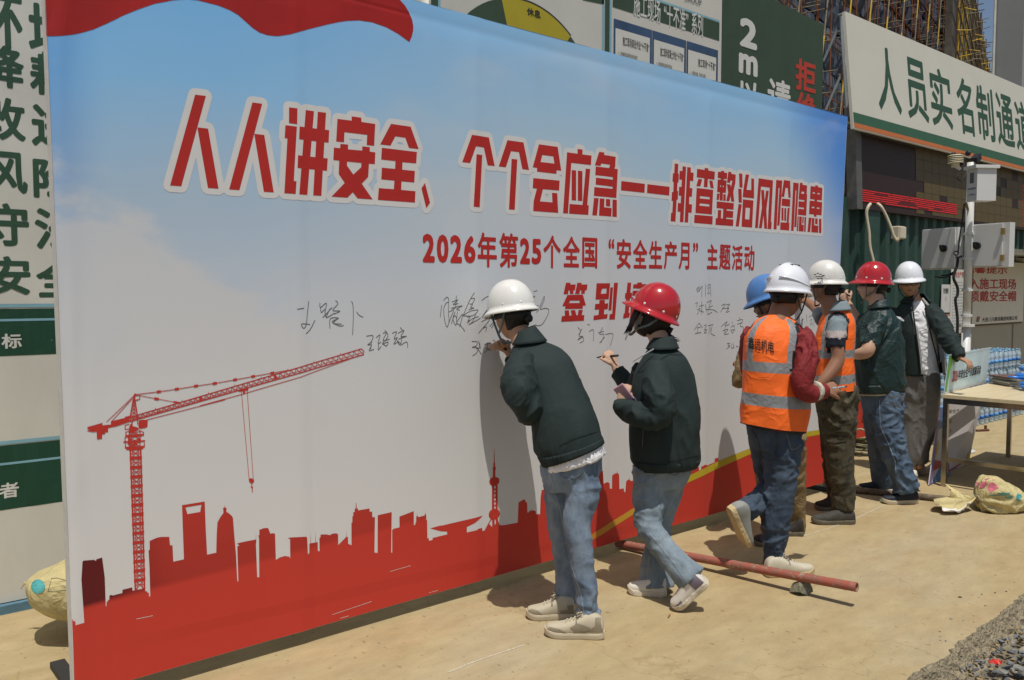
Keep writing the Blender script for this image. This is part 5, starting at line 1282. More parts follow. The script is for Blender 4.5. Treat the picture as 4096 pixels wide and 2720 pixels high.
# ================================================================== water bottles in tiers
def bottle_mat():
    m = bpy.data.materials.new('clear_bottle'); m.use_nodes = True; nt = m.node_tree; b = nt.nodes['Principled BSDF']
    b.inputs['Base Color'].default_value = (.62, .72, .78, 1); b.inputs['Roughness'].default_value = .12; sock(b, 'Specular IOR Level', 'Specular').default_value = .7
    t = nt.nodes.new('ShaderNodeBsdfTransparent'); t.inputs[0].default_value = (.86, .93, .97, 1); x = nt.nodes.new('ShaderNodeMixShader'); x.inputs[0].default_value = .48
    out = nt.nodes['Material Output']; nt.links.new(b.outputs[0], x.inputs[1]); nt.links.new(t.outputs[0], x.inputs[2]); nt.links.new(x.outputs[0], out.inputs[0]); return m
m_bot = bottle_mat(); m_lab = mat('bottle_label', (.03, .17, .52), .4, var=.0)
nt = m_lab.node_tree; oi = nt.nodes.new('ShaderNodeObjectInfo'); rp = nt.nodes.new('ShaderNodeValToRGB'); rp.color_ramp.elements[0].color = (.015, .10, .38, 1); rp.color_ramp.elements[1].color = (.10, .33, .66, 1); nt.links.new(oi.outputs['Random'], rp.inputs[0]); nt.links.new(rp.outputs[0], nt.nodes['Principled BSDF'].inputs['Base Color']); m_cap = mat('bottle_cap', (.22, .46, .66), .35, var=.05)
bp = thing('water_bottle', 'x', 'bottle', (0, 0, 0))
def lathe(prof, n=10):
    mb = MB(); mb.tube([(0, 0, z) for r, z in prof], [r for r, z in prof], n); return mb
lathe([(.022, 0), (.029, .006), (.029, .026), (.025, .034), (.029, .044), (.0285, .068), (.0285, .115), (.024, .126), (.0295, .142), (.027, .165), (.016, .190), (.0125, .205)]).build('bottle_body', m_bot, bp, True)
lathe([(.0295, .070), (.0295, .108)]).build('label', m_lab, bp, True)
lathe([(.0145, .203), (.0145, .221)]).build('cap', m_cap, bp, True)
P0 = atZ(3914, 1705, 0); first = True
NX = 20; x0_ = 9.70; SPC = .146
def bot(x, y, z, lab, grp='water bottles stacked in packs'):
    global first
    o = bp if first else copy_tree(bp); first = False
    o.location = (x, y, z); o.rotation_euler = (R.gauss(0, .02), R.gauss(0, .03), R.uniform(0, 6.28)); tag(o, lab, 'bottle', grp)
for tier in range(4):
    pos = ('bottom', 'second', 'third', 'top')[tier]
    for i in range(NX):
        if tier == 3 and i > NX - 2: continue
        bot(x0_ + SPC * i + R.uniform(-.006, .006), .585 + .004 * tier + R.uniform(-.004, .004), .223 * tier, 'clear water bottle with blue label in the front row, %s tier of the packs' % pos)
        bot(x0_ + SPC * (i + .5) + R.uniform(-.006, .006), .64 + R.uniform(-.004, .004), .223 * tier, 'clear water bottle seen between the front row bottles, %s tier of the packs' % pos)
for r_ in range(2, 7):
    for i in range(NX - 1):
        bot(x0_ + SPC * (i + .5 * (r_ % 2)), .585 + .056 * r_, .669, 'clear water bottle with blue cap in the rear rows on top of the packs')
for i in range(5):
    bot(x0_ + SPC * (NX + i), .62 + .01 * i, .223 * 2, 'clear water bottle on the lower step at the right end of the packs')

# ================================================================== things on the ground
m_sack = mat('sack_yellow', (.52, .44, .215), .65, var=.16, vscale=6, bump=.3, bscale=40, crease=.5, cscale=9)
m_sackp = mat('sack_pink', (.50, .13, .17), .65, var=.25, vscale=25); m_sackt = mat('sack_teal', (.08, .33, .33), .6, var=.3, vscale=20); m_sackw = mat('sack_lining', (.66, .64, .60), .6, var=.08)
def fold(v, c, amt): return noise.noise(Vector((v.x * 9, v.y * 9, v.z * 9)) + c) * amt
# right sack: tied neck to the left, bottom seam to the right
D0 = 6.24
sk = thing('cement_sack', 'tied yellow woven sack with pink print lying in front of the table', 'sack', tuple(atZ(3950, 2050, 0)))
def SEC(xl, yl, xr, yr, d, t): 
    a, b = J(xl, yl, d), J(xr, yr, d); return ((a + b) / 2, (b - a) / 2, FWH * t + Vector((0, 0, 0)))
secs = [SEC(3905, 1985, 3903, 2003, D0, .022), SEC(3915, 1962, 3912, 2035, D0, .07), SEC(3932, 1928, 3935, 2052, D0 + .02, .14), SEC(3975, 1910, 3962, 2060, D0 + .04, .19), SEC(4010, 1916, 3998, 2052, D0 + .05, .19),
        SEC(4050, 1935, 4028, 2040, D0 + .06, .17), SEC(4085, 1965, 4062, 2033, D0 + .06, .13), SEC(4100, 1990, 4082, 2033, D0 + .06, .06), SEC(4104, 2006, 4094, 2026, D0 + .06, .015)]
V, F = loft_geo(secs, 72, 9, 2.2)
neck = Vector(secs[0][0]); out = []
ax = (Vector(secs[-1][0]) - neck)
for v in V:
    r_ = (v - neck); t = max(0, r_.dot(ax) / ax.length_squared); rad = r_ - ax * t
    ang = math.atan2(rad.dot(FWH), rad.z)
    pl_ = math.sin(ang * 11 + 2 * noise.noise(v * 4)) * .022 * max(0, 1 - t * 1.9) * min(1, t * 9)
    q = v + rad.normalized() * (pl_ + .040 * noise.noise(v * 6 + Vector((3, 1, 2))) + .020 * (1 - abs(noise.noise(v * 13))) ** 2 - .014) if rad.length > 1e-5 else v
    q.z = max(q.z, .004); out.append(q)
body = obj('sack_body', out, F, m_sack, sk, True)
bt = BVHTree.FromPolygons([tuple(v) for v in out], F)
def stick(name, poly_px, m, host, off=.003, n=6):
    P = []; 
    mb = MB(); pts2 = [Vector(p) for p in poly_px]
    v2, f2 = union2d([pts2], (), [((a, min(p.y for p in pts2) - 1), (a, max(p.y for p in pts2) + 1)) for a in np.linspace(min(p.x for p in pts2), max(p.x for p in pts2), n)[1:-1]] + [((min(p.x for p in pts2) - 1, a), (max(p.x for p in pts2) + 1, a)) for a in np.linspace(min(p.y for p in pts2), max(p.y for p in pts2), n)[1:-1]])
    V = []; ok = True
    for q in v2:
        d = ray(q.x, q.y).normalized(); h = bt.ray_cast(CAM, d)
        if h[0] is None: ok = False; V.append(None); continue
        V.append(h[0] - d * off)
    f2 = [f for f in f2 if all(V[i] is not None for i in f)]; V = [v if v is not None else Vector((0, 0, 0)) for v in V]
    if f2: mb.add(V, f2); mb.build(name, m, host)
zS = lambda a, b: (3640 + .25503 * a, 1700 + .25503 * b)
for poly in ([(960,895),(1000,885),(1060,890),(1095,915),(1040,990),(960,1000)], [(1120,890),(1200,880),(1225,905),(1160,990),(1085,1000)], [(1240,910),(1300,900),(1385,960),(1390,985),(1270,1060),(1220,1020)], [(1170,850),(1220,832),(1250,840),(1190,868)], [(1290,850),(1340,860),(1300,872)]):
    stick('pink_print', [zS(*p) for p in poly], m_sackp, body)
for poly in ([(890,1050),(960,1060),(1080,1080),(1080,1095),(900,1065)], [(1250,1100),(1630,1095),(1630,1104),(1250,1112)], [(1380,1070),(1560,1058),(1570,1085),(1400,1090)], [(1480,1130),(1610,1120),(1600,1155),(1500,1150)]):
    stick('teal_print', [zS(*p) for p in poly], m_sackt, body)
stick('teal_spot', [zS(1710 + 45 * math.cos(t), 1130 + 70 * math.sin(t)) for t in np.linspace(0, 6.28, 14)[:-1]], m_sackt, body)
# flared mouth of the sack
UPZ0 = Vector((0, 0, 1))
mz = [(605, 945), (680, 1040), (760, 1110), (905, 1180), (930, 1215), (915, 1320), (840, 1345), (700, 1330), (490, 1310), (485, 1285), (420, 1230), (440, 1180), (560, 1140), (590, 1010)]
cn = J(*zS(1030, 1170), D0 - .02)
P = [J(*zS(*p), D0 + (-.09 if 3 < k < 11 else .09)) for k, p in enumerate(mz)]
P = [Vector(p) for p in crom([tuple(p) for p in P + [P[0]]], 4)][:-1]
n_ = len(P); V = []; Fm = []
for r_ in range(7):
    t = r_ / 6
    for k, p in enumerate(P):
        q = cn.lerp(p, t ** .8); q += Vector((0, 0, .022 * math.sin(k * .34) * math.sin(math.pi * t))) + FWH * (.05 * math.cos(k * .31) * t) + (RT * .3 + UPZ0) * (.016 * math.sin(k * 1.12) * t * (1 - .4 * t)) + UPZ0 * (.03 * noise.noise(q * 8))
        q.z = max(q.z, .008); V.append(q)
for r_ in range(6):
    for k in range(n_): Fm.append((r_ * n_ + k, r_ * n_ + (k + 1) % n_, (r_ + 1) * n_ + (k + 1) % n_, (r_ + 1) * n_ + k))
mo = obj('sack_mouth', V, Fm, m_sack, sk, True, [m_sack, m_sackw], [1 if (k % n_) % n_ in range(10, 34) and k // n_ > 2 else 0 for k in range(len(Fm))])
md = mo.modifiers.new('thick', 'SOLIDIFY'); md.thickness = .004
mb = MB(); V, F = tube_geo([cn + Vector((0, 0, .028)) + RT * (.018 + .0), cn + FWH * -.03 + RT * .02, cn - Vector((0, 0, .028)) + RT * .02, cn + FWH * .03 + RT * .02, cn + Vector((0, 0, .028)) + RT * .018], .008, 8); mb.add(V, F); mb.build('tie_string', mat('string_tan', (.30, .22, .13), .8), sk, True)
# left sack behind the wall
D1 = J(200, 2300, 1)  # helper point only for its direction
def dep(p): return (p - CAM).dot(FWH)
dl = dep(Vector((.93, .85, 0)))
s2k = thing('cement_sack', 'pale yellow sack with teal spot lying behind the left end of the signing wall', 'sack', tuple(J(240, 2380, dl)))
secs = [SEC(128, 2300, 133, 2378, dl, .05), SEC(150, 2280, 165, 2400, dl, .12), SEC(205, 2262, 215, 2420, dl, .19), SEC(280, 2230, 285, 2440, dl, .21), SEC(380, 2215, 385, 2450, dl, .20), SEC(480, 2235, 480, 2450, dl, .15), SEC(540, 2280, 540, 2440, dl, .07)]
V, F = loft_geo(secs, 48, 7, 2.3); out = []
for v in V:
    q = v + Vector((0, 0, 1)) * (.02 * noise.noise(v * 6)) + FWH * (.03 * noise.noise(v * 5 + Vector((4, 4, 4)))) + RT * .006 * noise.noise(v * 22); q.z = max(q.z, .05 * 0 + .004); out.append(q)
body2 = obj('sack_body', out, F, m_sack, s2k, True); bt = BVHTree.FromPolygons([tuple(v) for v in out], F)
zL = lambda a, b: (.52295 * a, 1900 + .52295 * b)
stick('teal_spot', [zL(290 + 55 * math.cos(t), 853 + 55 * math.sin(t)) for t in np.linspace(0, 6.28, 16)[:-1]], m_sackt, body2)
for pts in ([(395, 790), (440, 787), (515, 810)], [(395, 790), (366, 892), (515, 880)]):
    for q in ribbon([zL(*p) for p in pts], 1.6): stick('printed_line', [tuple(p) for p in q], m_black, body2, .002, 3)
mb = MB(); c = J(124, 2340, dl); mb.tube([c, c - RT * .03 + Vector((0, 0, .01)), c - RT * .05 - Vector((0, 0, .02))], [.012, .006, .002], 6); mb.build('string_end', m_sack, s2k)
# sack supporting the ground: it must rest, so a small clod under it
# pipes
def pipe(label, pts, r, m, m_in, cat='pipe', name='steel_pipe', bend=0):
    P = [Vector(p) for p in pts]; o = thing(name, label, cat, tuple(P[0]))
    n = 40; Q = [P[0].lerp(P[1], k / n) for k in range(n + 1)]; ns = 20
    pts_, T, N = frames(Q); V = []; F = []
    for rr in (r, r * .86):
        for p, t, a in zip(pts_, T, N):
            b = t.cross(a)
            for k in range(ns): th = 2 * math.pi * k / ns; V.append(p + a * (rr * math.cos(th)) + b * (rr * math.sin(th)))
    m_ = len(Q); o2 = m_ * ns
    for i in range(m_ - 1):
        for k in range(ns):
            k2 = (k + 1) % ns
            F.append((i * ns + k, i * ns + k2, (i + 1) * ns + k2, (i + 1) * ns + k)); F.append((o2 + i * ns + k2, o2 + i * ns + k, o2 + (i + 1) * ns + k, o2 + (i + 1) * ns + k2))
    for i in (0, m_ - 1):
        for k in range(ns): k2 = (k + 1) % ns; F.append((i * ns + k, i * ns + k2, o2 + i * ns + k2, o2 + i * ns + k))
    nf = (m_ - 1) * ns * 2
    obj('tube_wall', V, F, m, o, True, [m, m_in], [(1 if (f_ < nf and f_ % 2) else 0) for f_ in range(len(F))]); return o
m_redpipe = mat('worn_red_paint', (.36, .085, .055), .6, var=.5, vscale=16, col2=(.24, .12, .09), bump=.2, bscale=50, detail=8)
nt = m_redpipe.node_tree; n3 = nt.nodes.new('ShaderNodeTexNoise'); n3.inputs['Scale'].default_value = 34; n3.inputs['Detail'].default_value = 8
tcx = [n for n in nt.nodes if n.type == 'TEX_COORD'][0]; nt.links.new(tcx.outputs['Object'], n3.inputs[0]); r3 = nt.nodes.new('ShaderNodeValToRGB'); r3.color_ramp.elements[0].position = .58; r3.color_ramp.elements[1].position = .66
nt.links.new(n3.outputs['Fac'], r3.inputs[0]); mx3 = nt.nodes.new('ShaderNodeMix'); mx3.data_type = 'RGBA'; bb = nt.nodes['Principled BSDF']; old = bb.inputs['Base Color'].links[0].from_socket
nt.links.new(r3.outputs[0], mx3.inputs[0]); nt.links.new(old, mx3.inputs[6]); mx3.inputs[7].default_value = (.30, .24, .17, 1); nt.links.new(mx3.outputs[2], bb.inputs['Base Color'])
e1 = atZ(3428, 2349, .110); e0 = atZ(2468, 2172, .030)
pipe('long worn red steel pipe propped on a stone between the workers', (e0, e1), .0245, m_redpipe, mat('pipe_inside', (.30, .16, .10), .8))
pipe('short grey brown dusty pipe lying behind the colourful trainer', (atZ(3380, 1955, .026), atZ(3800, 1998, .026)), .026, mat('dusty_pipe', (.15, .115, .08), .85, var=.5, vscale=18, bump=.4, bscale=40), mat('pipe_inside', ()))
V, F = rock(1, (1, .62, .62), 17, 3); c = atZ(3212, 2386, 0)
mb = MB(); rz = Matrix.Rotation(-.55, 3, 'Z')
V2 = [rz @ (v * .070 * (1 + .12 * noise.noise(v * 3))) for v in V]; zmin = min(v.z for v in V2); zs = .078 / (max(v.z for v in V2) - zmin)
mb.add([Vector((c.x + v.x, c.y + v.y, (v.z - zmin) * zs)) + FWH * .03 for v in V2], F)
tag(mb.build('stone', mat('rough_stone', (.25, .225, .145), .9, var=.5, vscale=22, col2=(.12, .125, .10), bump=.8, bscale=45)), 'rough angular stone propping up the red pipe', 'stone')
# red electrical box with dark feet, and the cable coil before it
rb = thing('distribution_box', 'slanted red electrical distribution box with a warning triangle behind the camouflage trousers', 'electrical box', tuple(atZ(3450, 1752, 0)))
m_rbx = mat('box_red', (.50, .055, .035), .45, var=.12, vscale=7)
d_ = 8.35
def JJ(x, y, d=d_): return J(x, y, d)
P = [JJ(3395, 1758), JJ(3472, 1745), JJ(3474, 1690), JJ(3440, 1580), JJ(3400, 1590)]
mb = MB(); back = FWH * .32 - RT * .1; V = P + [p + back for p in P]; mb.add(V, [(0, 1, 2, 3, 4), (9, 8, 7, 6, 5)] + [(k, k + 5, (k + 1) % 5 + 5, (k + 1) % 5) for k in range(5)]); mb.build('case', m_rbx, rb)
mb = MB(); q = [JJ(3448, 1683, d_ - .004), JJ(3466, 1680, d_ - .004), JJ(3454, 1658, d_ - .004)]
for a, b in zip(q, q[1:] + q[:1]): mb.tube([a, b], .004, 5)
mb.tube([JJ(3456, 1664, d_ - .004), JJ(3453, 1671, d_ - .004), JJ(3459, 1671, d_ - .004), JJ(3456, 1679, d_ - .004)], .004, 5); mb.build('warning_triangle', mat('box_dark_red', (.16, .03, .02), .6), rb)
mb = MB(); q = JJ(3467, 1650); mb.tube([q, q - FWH * .04], .022, 12); mb.build('knob', mat('knob_steel', (.3, .32, .36), .3, .8), rb, True)
mb = MB(); mb.tube([JJ(3416, 1720, d_ - .05), JJ(3445, 1716, d_ - .12), JJ(3462, 1724, d_ - .12), JJ(3474, 1738, d_ - .06)], .010, 8); mb.build('handle', mat('handle_tan', (.35, .28, .18), .6), rb, True)
co = MB(); cc = atZ(3446, 1800, 0)
for k in range(15):
    r0 = .33 + R.uniform(-.06, .07); ph = R.uniform(0, 6.28); z = .012 + .011 * k * .8
    pts = [Vector((cc.x + (r0 + .02 * math.sin(3 * t + ph)) * math.cos(t), cc.y + (r0 * .9 + .02 * math.cos(2 * t + ph)) * math.sin(t), z + .012 * math.sin(2 * t + ph))) for t in np.linspace(0, 6.28, 40)]
    co.tube(pts, .009, 6)
tag(co.build('cable_coil', mat('coil_grey', (.17, .16, .10), .7, var=.3, vscale=8), None, True), 'coil of grey green cable on the ground in front of the red box', 'cable coil')
rd = thing('steel_rod', 'thin rusty steel rod with a cross stub on the ground behind the table', 'rod', tuple(atZ(3930, 1720, .01)))
mb = MB(); a, b = atZ(3905, 1722, .014), atZ(3955, 1720, .014); mb.tube([a, b], .014, 8); c = atZ(3942, 1720, .014); mb.tube([c + Vector((0, 0, 0)), c + Vector((0, 0, .055))], .016, 8); mb.build('rod_bar', mat('rod_rust', (.14, .06, .035), .8, var=.4, vscale=20), rd)
# litter
cg = thing('cigarette_butt', 'orange tipped cigarette butt lying on the gravel by the pavement edge', 'cigarette butt', tuple(atZ(4028, 2462, -.10)))
a, b = atZ(4016, 2470, -.095), atZ(4038, 2454, -.09); mb = MB(); mb.tube([a, a.lerp(b, .55)], .0042, 8); mb.build('paper', m_white, cg); mb = MB(); mb.tube([a.lerp(b, .55), b], .0043, 8); mb.build('filter', mat('filter_orange', (.45, .20, .05), .7), cg)
def wrapper(x, y, z, label, m):
    c = atZ(x, y, z); V = []; rr = random.Random(x)
    for j in range(5):
        for i in range(6): V.append(c + Vector(((i - 2.5) * .011, (j - 2) * .010, rr.uniform(0, .020))))
    F = [(j * 6 + i, j * 6 + i + 1, j * 6 + i + 7, j * 6 + i + 6) for j in range(4) for i in range(5)]
    tag(obj('sweet_wrapper', V, F, m, None), label, 'wrapper')
wrapper(3982, 2655, -.085, 'crumpled shiny red sweet wrapper on the gravel', mat('wrapper_red', (.55, .03, .02), .25, var=.7, vscale=60, spec=.7))
tw = thing('twig', 'tiny brown stick on the pavement below the raised shoe', 'stick', tuple(atZ(2676, 2465, .003)))
mb = MB(); mb.tube([atZ(2673, 2470, .004), atZ(2680, 2458, .006)], .0035, 6); mb.build('stick', mat('twig_brown', (.22, .11, .05), .8), tw)
m_spot = mat('oil_spot', (.035, .028, .022), .7, var=0)
for k, (x, y, r) in enumerate(((3840, 2388, .012), (3927, 2377, .006), (4025, 2365, .007), (3980, 2371, .006), (3759, 2526, .005), (3522, 2286, .004))):
    c = atZ(x, y, .0015); mb = MB(); P = [c + Vector((r * (1 + .2 * math.sin(3 * t)) * math.cos(t), r * .8 * math.sin(t), 0)) for t in np.linspace(0, 6.28, 14)[:-1]]; mb.add(P, [tuple(range(len(P)))])
    if k == 0: ms = MB(); 
    ms.add(P, [tuple(range(len(P)))])
o = ms.build('pavement_spots', m_spot); o['kind'] = 'stuff'
# chalky joint line across the pavement
lp = [atZ(*p, .0015) for p in ((1790, 2690), (1900, 2645), (2100, 2578))]; lp2 = [atZ(*p, .0015) for p in ((3210, 2145), (3330, 2108), (3420, 2075), (3540, 2018))]
mb = MB()
for L_ in (lp, lp2):
    for a, b in zip(L_[:-1], L_[1:]):
        n = (b - a).cross(Vector((0, 0, 1))).normalized() * .004; mb.add([a + n, a - n, b - n, b + n], [(0, 1, 2, 3)])
o = mb.build('chalk_line', mat('chalk', (.5, .45, .34), .9, var=.3, vscale=70)); o['kind'] = 'structure'
# ================================================================== people
m_skin = mat('skin', (.42, .235, .145), .5, var=.06, vscale=9, spec=.3)
m_skin_t = mat('skin_tanned', (.27, .135, .08), .5, var=.08, vscale=9, spec=.3)
m_skin_l = mat('skin_fair', (.50, .31, .21), .5, var=.05, vscale=9, spec=.3)
m_hair = mat('black_hair', (.012, .010, .009), .45, var=.3, vscale=60, stretch=(1, 1, .15), bump=.4, bscale=90)
m_jkt = mat('work_jacket_green', (.0165, .0285, .0275), .8, var=.12, vscale=5, bump=.1, bscale=300, crease=.10, cscale=7)
m_jkt_d = mat('jacket_seam', (.004, .007, .007), .8, var=.1)
m_shirt_g = mat('work_shirt_green', (.0085, .028, .027), .5, var=.14, vscale=5, bump=.1, bscale=200, spec=.4, crease=.28, cscale=9)
m_tee = mat('white_cotton', (.76, .76, .77), .8, var=.03, bump=.1, bscale=120, crease=.4)
def denim(name, c1, c2, sc=5):
    return mat(name, c1, .85, var=.2, vscale=sc, col2=c2, bump=.25, bscale=350, stretch=(1.3, 1.3, .8), detail=8, crease=.20, cscale=8)
m_den1 = denim('blue_denim', (.075, .115, .180), (.25, .31, .375), 7); m_den2 = denim('pale_denim', (.115, .155, .190), (.27, .33, .37), 7); m_den3 = denim('dark_denim', (.022, .036, .060), (.075, .105, .145)); m_den4 = denim('mid_denim', (.035, .060, .105), (.11, .16, .22))
m_grey = mat('grey_nylon', (.125, .120, .113), .45, var=.12, vscale=5, spec=.5, crease=.2, cscale=7)
m_khaki = mat('khaki_cloth', (.20, .14, .065), .85, var=.2, vscale=6, bump=.2, bscale=120, crease=.3)
m_redw = mat('red_work_cloth', (.20, .018, .020), .7, var=.15, vscale=6, bump=.12, bscale=200, crease=.3)
m_orange = mat('vest_orange', (.92, .155, .020), .6, var=.07, vscale=6, bump=.06, bscale=120, crease=.3, cscale=7)
m_refl = mat('reflective_grey', (.235, .245, .25), .4, var=.16, vscale=16, spec=.6, crease=.3, cscale=8)
m_trim = mat('vest_binding', (.018, .018, .02), .8, var=0)
m_hw = mat('helmet_white', (.70, .70, .66), .22, var=.02, spec=.5, coat=.3)
m_hw2 = mat('helmet_old_white', (.65, .645, .60), .35, var=.10, vscale=7, spec=.5); m_hw3 = mat('helmet_bright_white', (.74, .76, .80), .2, var=.01, spec=.5, coat=.3)
m_hr = mat('helmet_red', (.42, .010, .014), .14, var=.05, spec=.6, coat=.6); m_hb = mat('helmet_blue', (.075, .20, .46), .3, var=.12, vscale=9, spec=.5)
m_strap = mat('strap_grey', (.16, .18, .18), .6, var=.05); m_liner = mat('liner_black', (.02, .02, .02), .6, var=0); m_lips = mat('lips', (.30, .12, .10), .5, var=0); m_eye = mat('eye_white', (.6, .58, .55), .3, var=0)
def camo():
    m = bpy.data.materials.new('camouflage'); m.use_nodes = True; nt = m.node_tree; b = nt.nodes['Principled BSDF']
    tc = nt.nodes.new('ShaderNodeTexCoord'); n = nt.nodes.new('ShaderNodeTexNoise'); n.inputs['Scale'].default_value = 11; n.inputs['Detail'].default_value = 6; n.inputs['Roughness'].default_value = .68
    nt.links.new(tc.outputs['Object'], n.inputs[0]); r = nt.nodes.new('ShaderNodeValToRGB'); e = r.color_ramp.elements
    while len(e) < 5: e.new(.5)
    for k, (p, c) in enumerate([(.30, (.010, .010, .008)), (.43, (.028, .026, .015)), (.50, (.065, .054, .028)), (.57, (.040, .038, .020)), (.66, (.115, .092, .052))]): e[k].position = p; e[k].color = c + (1,)
    nt.links.new(n.outputs['Fac'], r.inputs[0]); nt.links.new(r.outputs[0], b.inputs['Base Color']); b.inputs['Roughness'].default_value = .9; return m
m_camo = camo()
def SEC2(p): xl, yl, xr, yr, d, t = p; return SEC(xl, yl, xr, yr, d, t)
def T(L_, flat=1.0, n=18, sub=7):
    P = crom([list(J(x, y, d)) + [r * d / FPX] for x, y, d, r in L_], sub)
    return tube_geo([Vector(p[:3]) for p in P], [max(.004, p[3]) for p in P], n, True, flat)
def wrinkle(me, amp, fr, seed, mode='mix', lo=None):
    """press folds into a garment along its normals"""
    me.update(); n = len(me.vertices); co = [v.co.copy() for v in me.vertices]; no = [v.normal.copy() for v in me.vertices]
    off = Vector((seed * 3.7, seed * 1.3, seed * 2.1))
    for i in range(n):
        p = co[i]
        q = Vector((p.x * fr[0], p.y * fr[1], p.z * fr[2])) + off
        w = noise.noise_vector(q * .45) * 1.1
        a = 1 - abs(noise.noise(q + w)); a = a * a * a
        q2 = q * 2.15 + w * 1.5
        b = 1 - abs(noise.noise(q2)); b = b * b
        s = .6 + 1.1 * noise.noise(p * 2.7 + off)
        me.vertices[i].co = p + no[i] * (amp * ((a - .5) * 1.9 + (b - .6) * .75) * max(.2, min(1.4, s)))
    me.update()
def garment(name, pieces, m, parent, vox=.009, amp=.007, fr=(9, 9, 14), seed=1, smooth_it=2, mats=None, pick=None, grow=0):
    V, F = [], []
    for pv_, pf in pieces:
        k = len(V); V += pv_; F += [tuple(a + k for a in f) for f in pf]
    me = remesh(V, F, vox, smooth_it)
    if amp: wrinkle(me, amp, fr, seed)
    Vw = [v.co.copy() for v in me.vertices]; Fw = [tuple(p.vertices) for p in me.polygons]; bpy.data.meshes.remove(me)
    for v in Vw:
        if v.z < .003: v.z = .003
    idx = None
    if pick: idx = [pick(sum((Vw[i] for i in f), Vector()) / len(f)) for f in Fw]
    return obj(name, Vw, Fw, m, parent, True, mats, idx)
def head_frame(HC, yaw, pitch=0.0, roll=0.0):
    a = math.radians(yaw); f = FWH * math.cos(a) - RT * math.sin(a); r = f.cross(Vector((0, 0, 1))).normalized()
    p = math.radians(pitch); u = Vector((0, 0, 1)) * math.cos(p) - f * math.sin(p); f2 = f * math.cos(p) + Vector((0, 0, 1)) * math.sin(p)
    ro = math.radians(roll); r2 = r * math.cos(ro) + u * math.sin(ro); u2 = u * math.cos(ro) - r * math.sin(ro)
    return (lambda x, y, z: HC + r2 * x + f2 * y + u2 * z), r2, f2, u2
def ell(c, ax, n=14, m=9):
    V = []; F = []
    for i in range(m + 1):
        ph = math.pi * i / m
        for k in range(n):
            th = 2 * math.pi * k / n
            V.append(c + ax[0] * (math.sin(ph) * math.cos(th)) + ax[1] * (math.sin(ph) * math.sin(th)) + ax[2] * math.cos(ph))
    for i in range(m):
        for k in range(n): F.append((i * n + k, (i + 1) * n + k, (i + 1) * n + (k + 1) % n, i * n + (k + 1) % n))
    return V, F
G = lambda x, s: math.exp(-(x / s) ** 2)
def head_geo(Lf, s=1.0):
    V = []; F = []; n, m = 40, 30
    for i in range(m + 1):
        ph = math.pi * (i + .001) / (m + .002); z = math.cos(ph)
        for k in range(n):
            th = 2 * math.pi * k / n; x = math.sin(ph) * math.sin(th); y = math.sin(ph) * math.cos(th)
            X, Y, Z = x * .076, y * .097, z * .117
            if z < 0:
                X *= 1 - .30 * z * z
                if y < 0: Y *= 1 - .45 * min(1, -z)
                else: Y *= 1 + .06 * z * z
            if y > 0:
                Y += .021 * G(x, .17) * G(z + .20, .17) - .008 * (G(x - .40, .2) + G(x + .40, .2)) * G(z - .04, .16) + .005 * G(z - .22, .12) * G(x, .6)
                Y += .007 * G(x, .3) * G(z + .50, .10) + .010 * G(x, .35) * G(z + .86, .16) + .004 * (G(x - .5, .2) + G(x + .5, .2)) * G(z + .2, .2)
            V.append(Lf(X * s, Y * s, Z * s))
    for i in range(m):
        for k in range(n): F.append((i * n + k, (i + 1) * n + k, (i + 1) * n + (k + 1) % n, i * n + (k + 1) % n))
    return V, F
def hand_geo(w, d, nrm, curl=.6, s=1.0, thumb=1, spread=.1):
    """palm, four fingers and a thumb; d points to the fingers, nrm out of the palm"""
    d = d.normalized(); nrm = (nrm - d * nrm.dot(d)).normalized(); sd = d.cross(nrm)
    P = [loft_geo([(w - d * .01 * s, sd * .024 * s, nrm * .018 * s), (w + d * .03 * s, sd * .034 * s, nrm * .016 * s), (w + d * .065 * s, sd * .041 * s, nrm * .0145 * s), (w + d * .090 * s, sd * .040 * s, nrm * .012 * s)], 16, 4, 2.6)]
    for k, (o, L_) in enumerate(((-.030, .068), (-.010, .078), (.010, .074), (.029, .058))):
        b = w + (d * (.086 - .006 * (k == 3)) + sd * o) * s; a = curl * (.75 + .12 * k); pts = [b - d * .015 * s, b]; ang = 0
        dv = (d + sd * (o * spread * 8)).normalized()
        for seg in (.44, .32, .24):
            ang += a; v = dv * math.cos(ang) + nrm * math.sin(ang); pts.append(pts[-1] + v * (L_ * seg * s))
        P.append(tube_geo(pts, [.0098 * s, .0098 * s, .009 * s, .0085 * s, .0065 * s], 10))
    tb = w + (d * .028 + sd * (-.034 * thumb)) * s
    t1 = tb + (d * .034 - sd * .020 * thumb + nrm * .014) * s; t2 = t1 + (d * .030 - sd * .002 * thumb + nrm * .014 * (1 + curl)) * s
    P.append(tube_geo([tb - d * .01 * s + sd * .012 * thumb * s, tb, t1, t2], [.014 * s, .0135 * s, .0115 * s, .008 * s], 10))
    return P
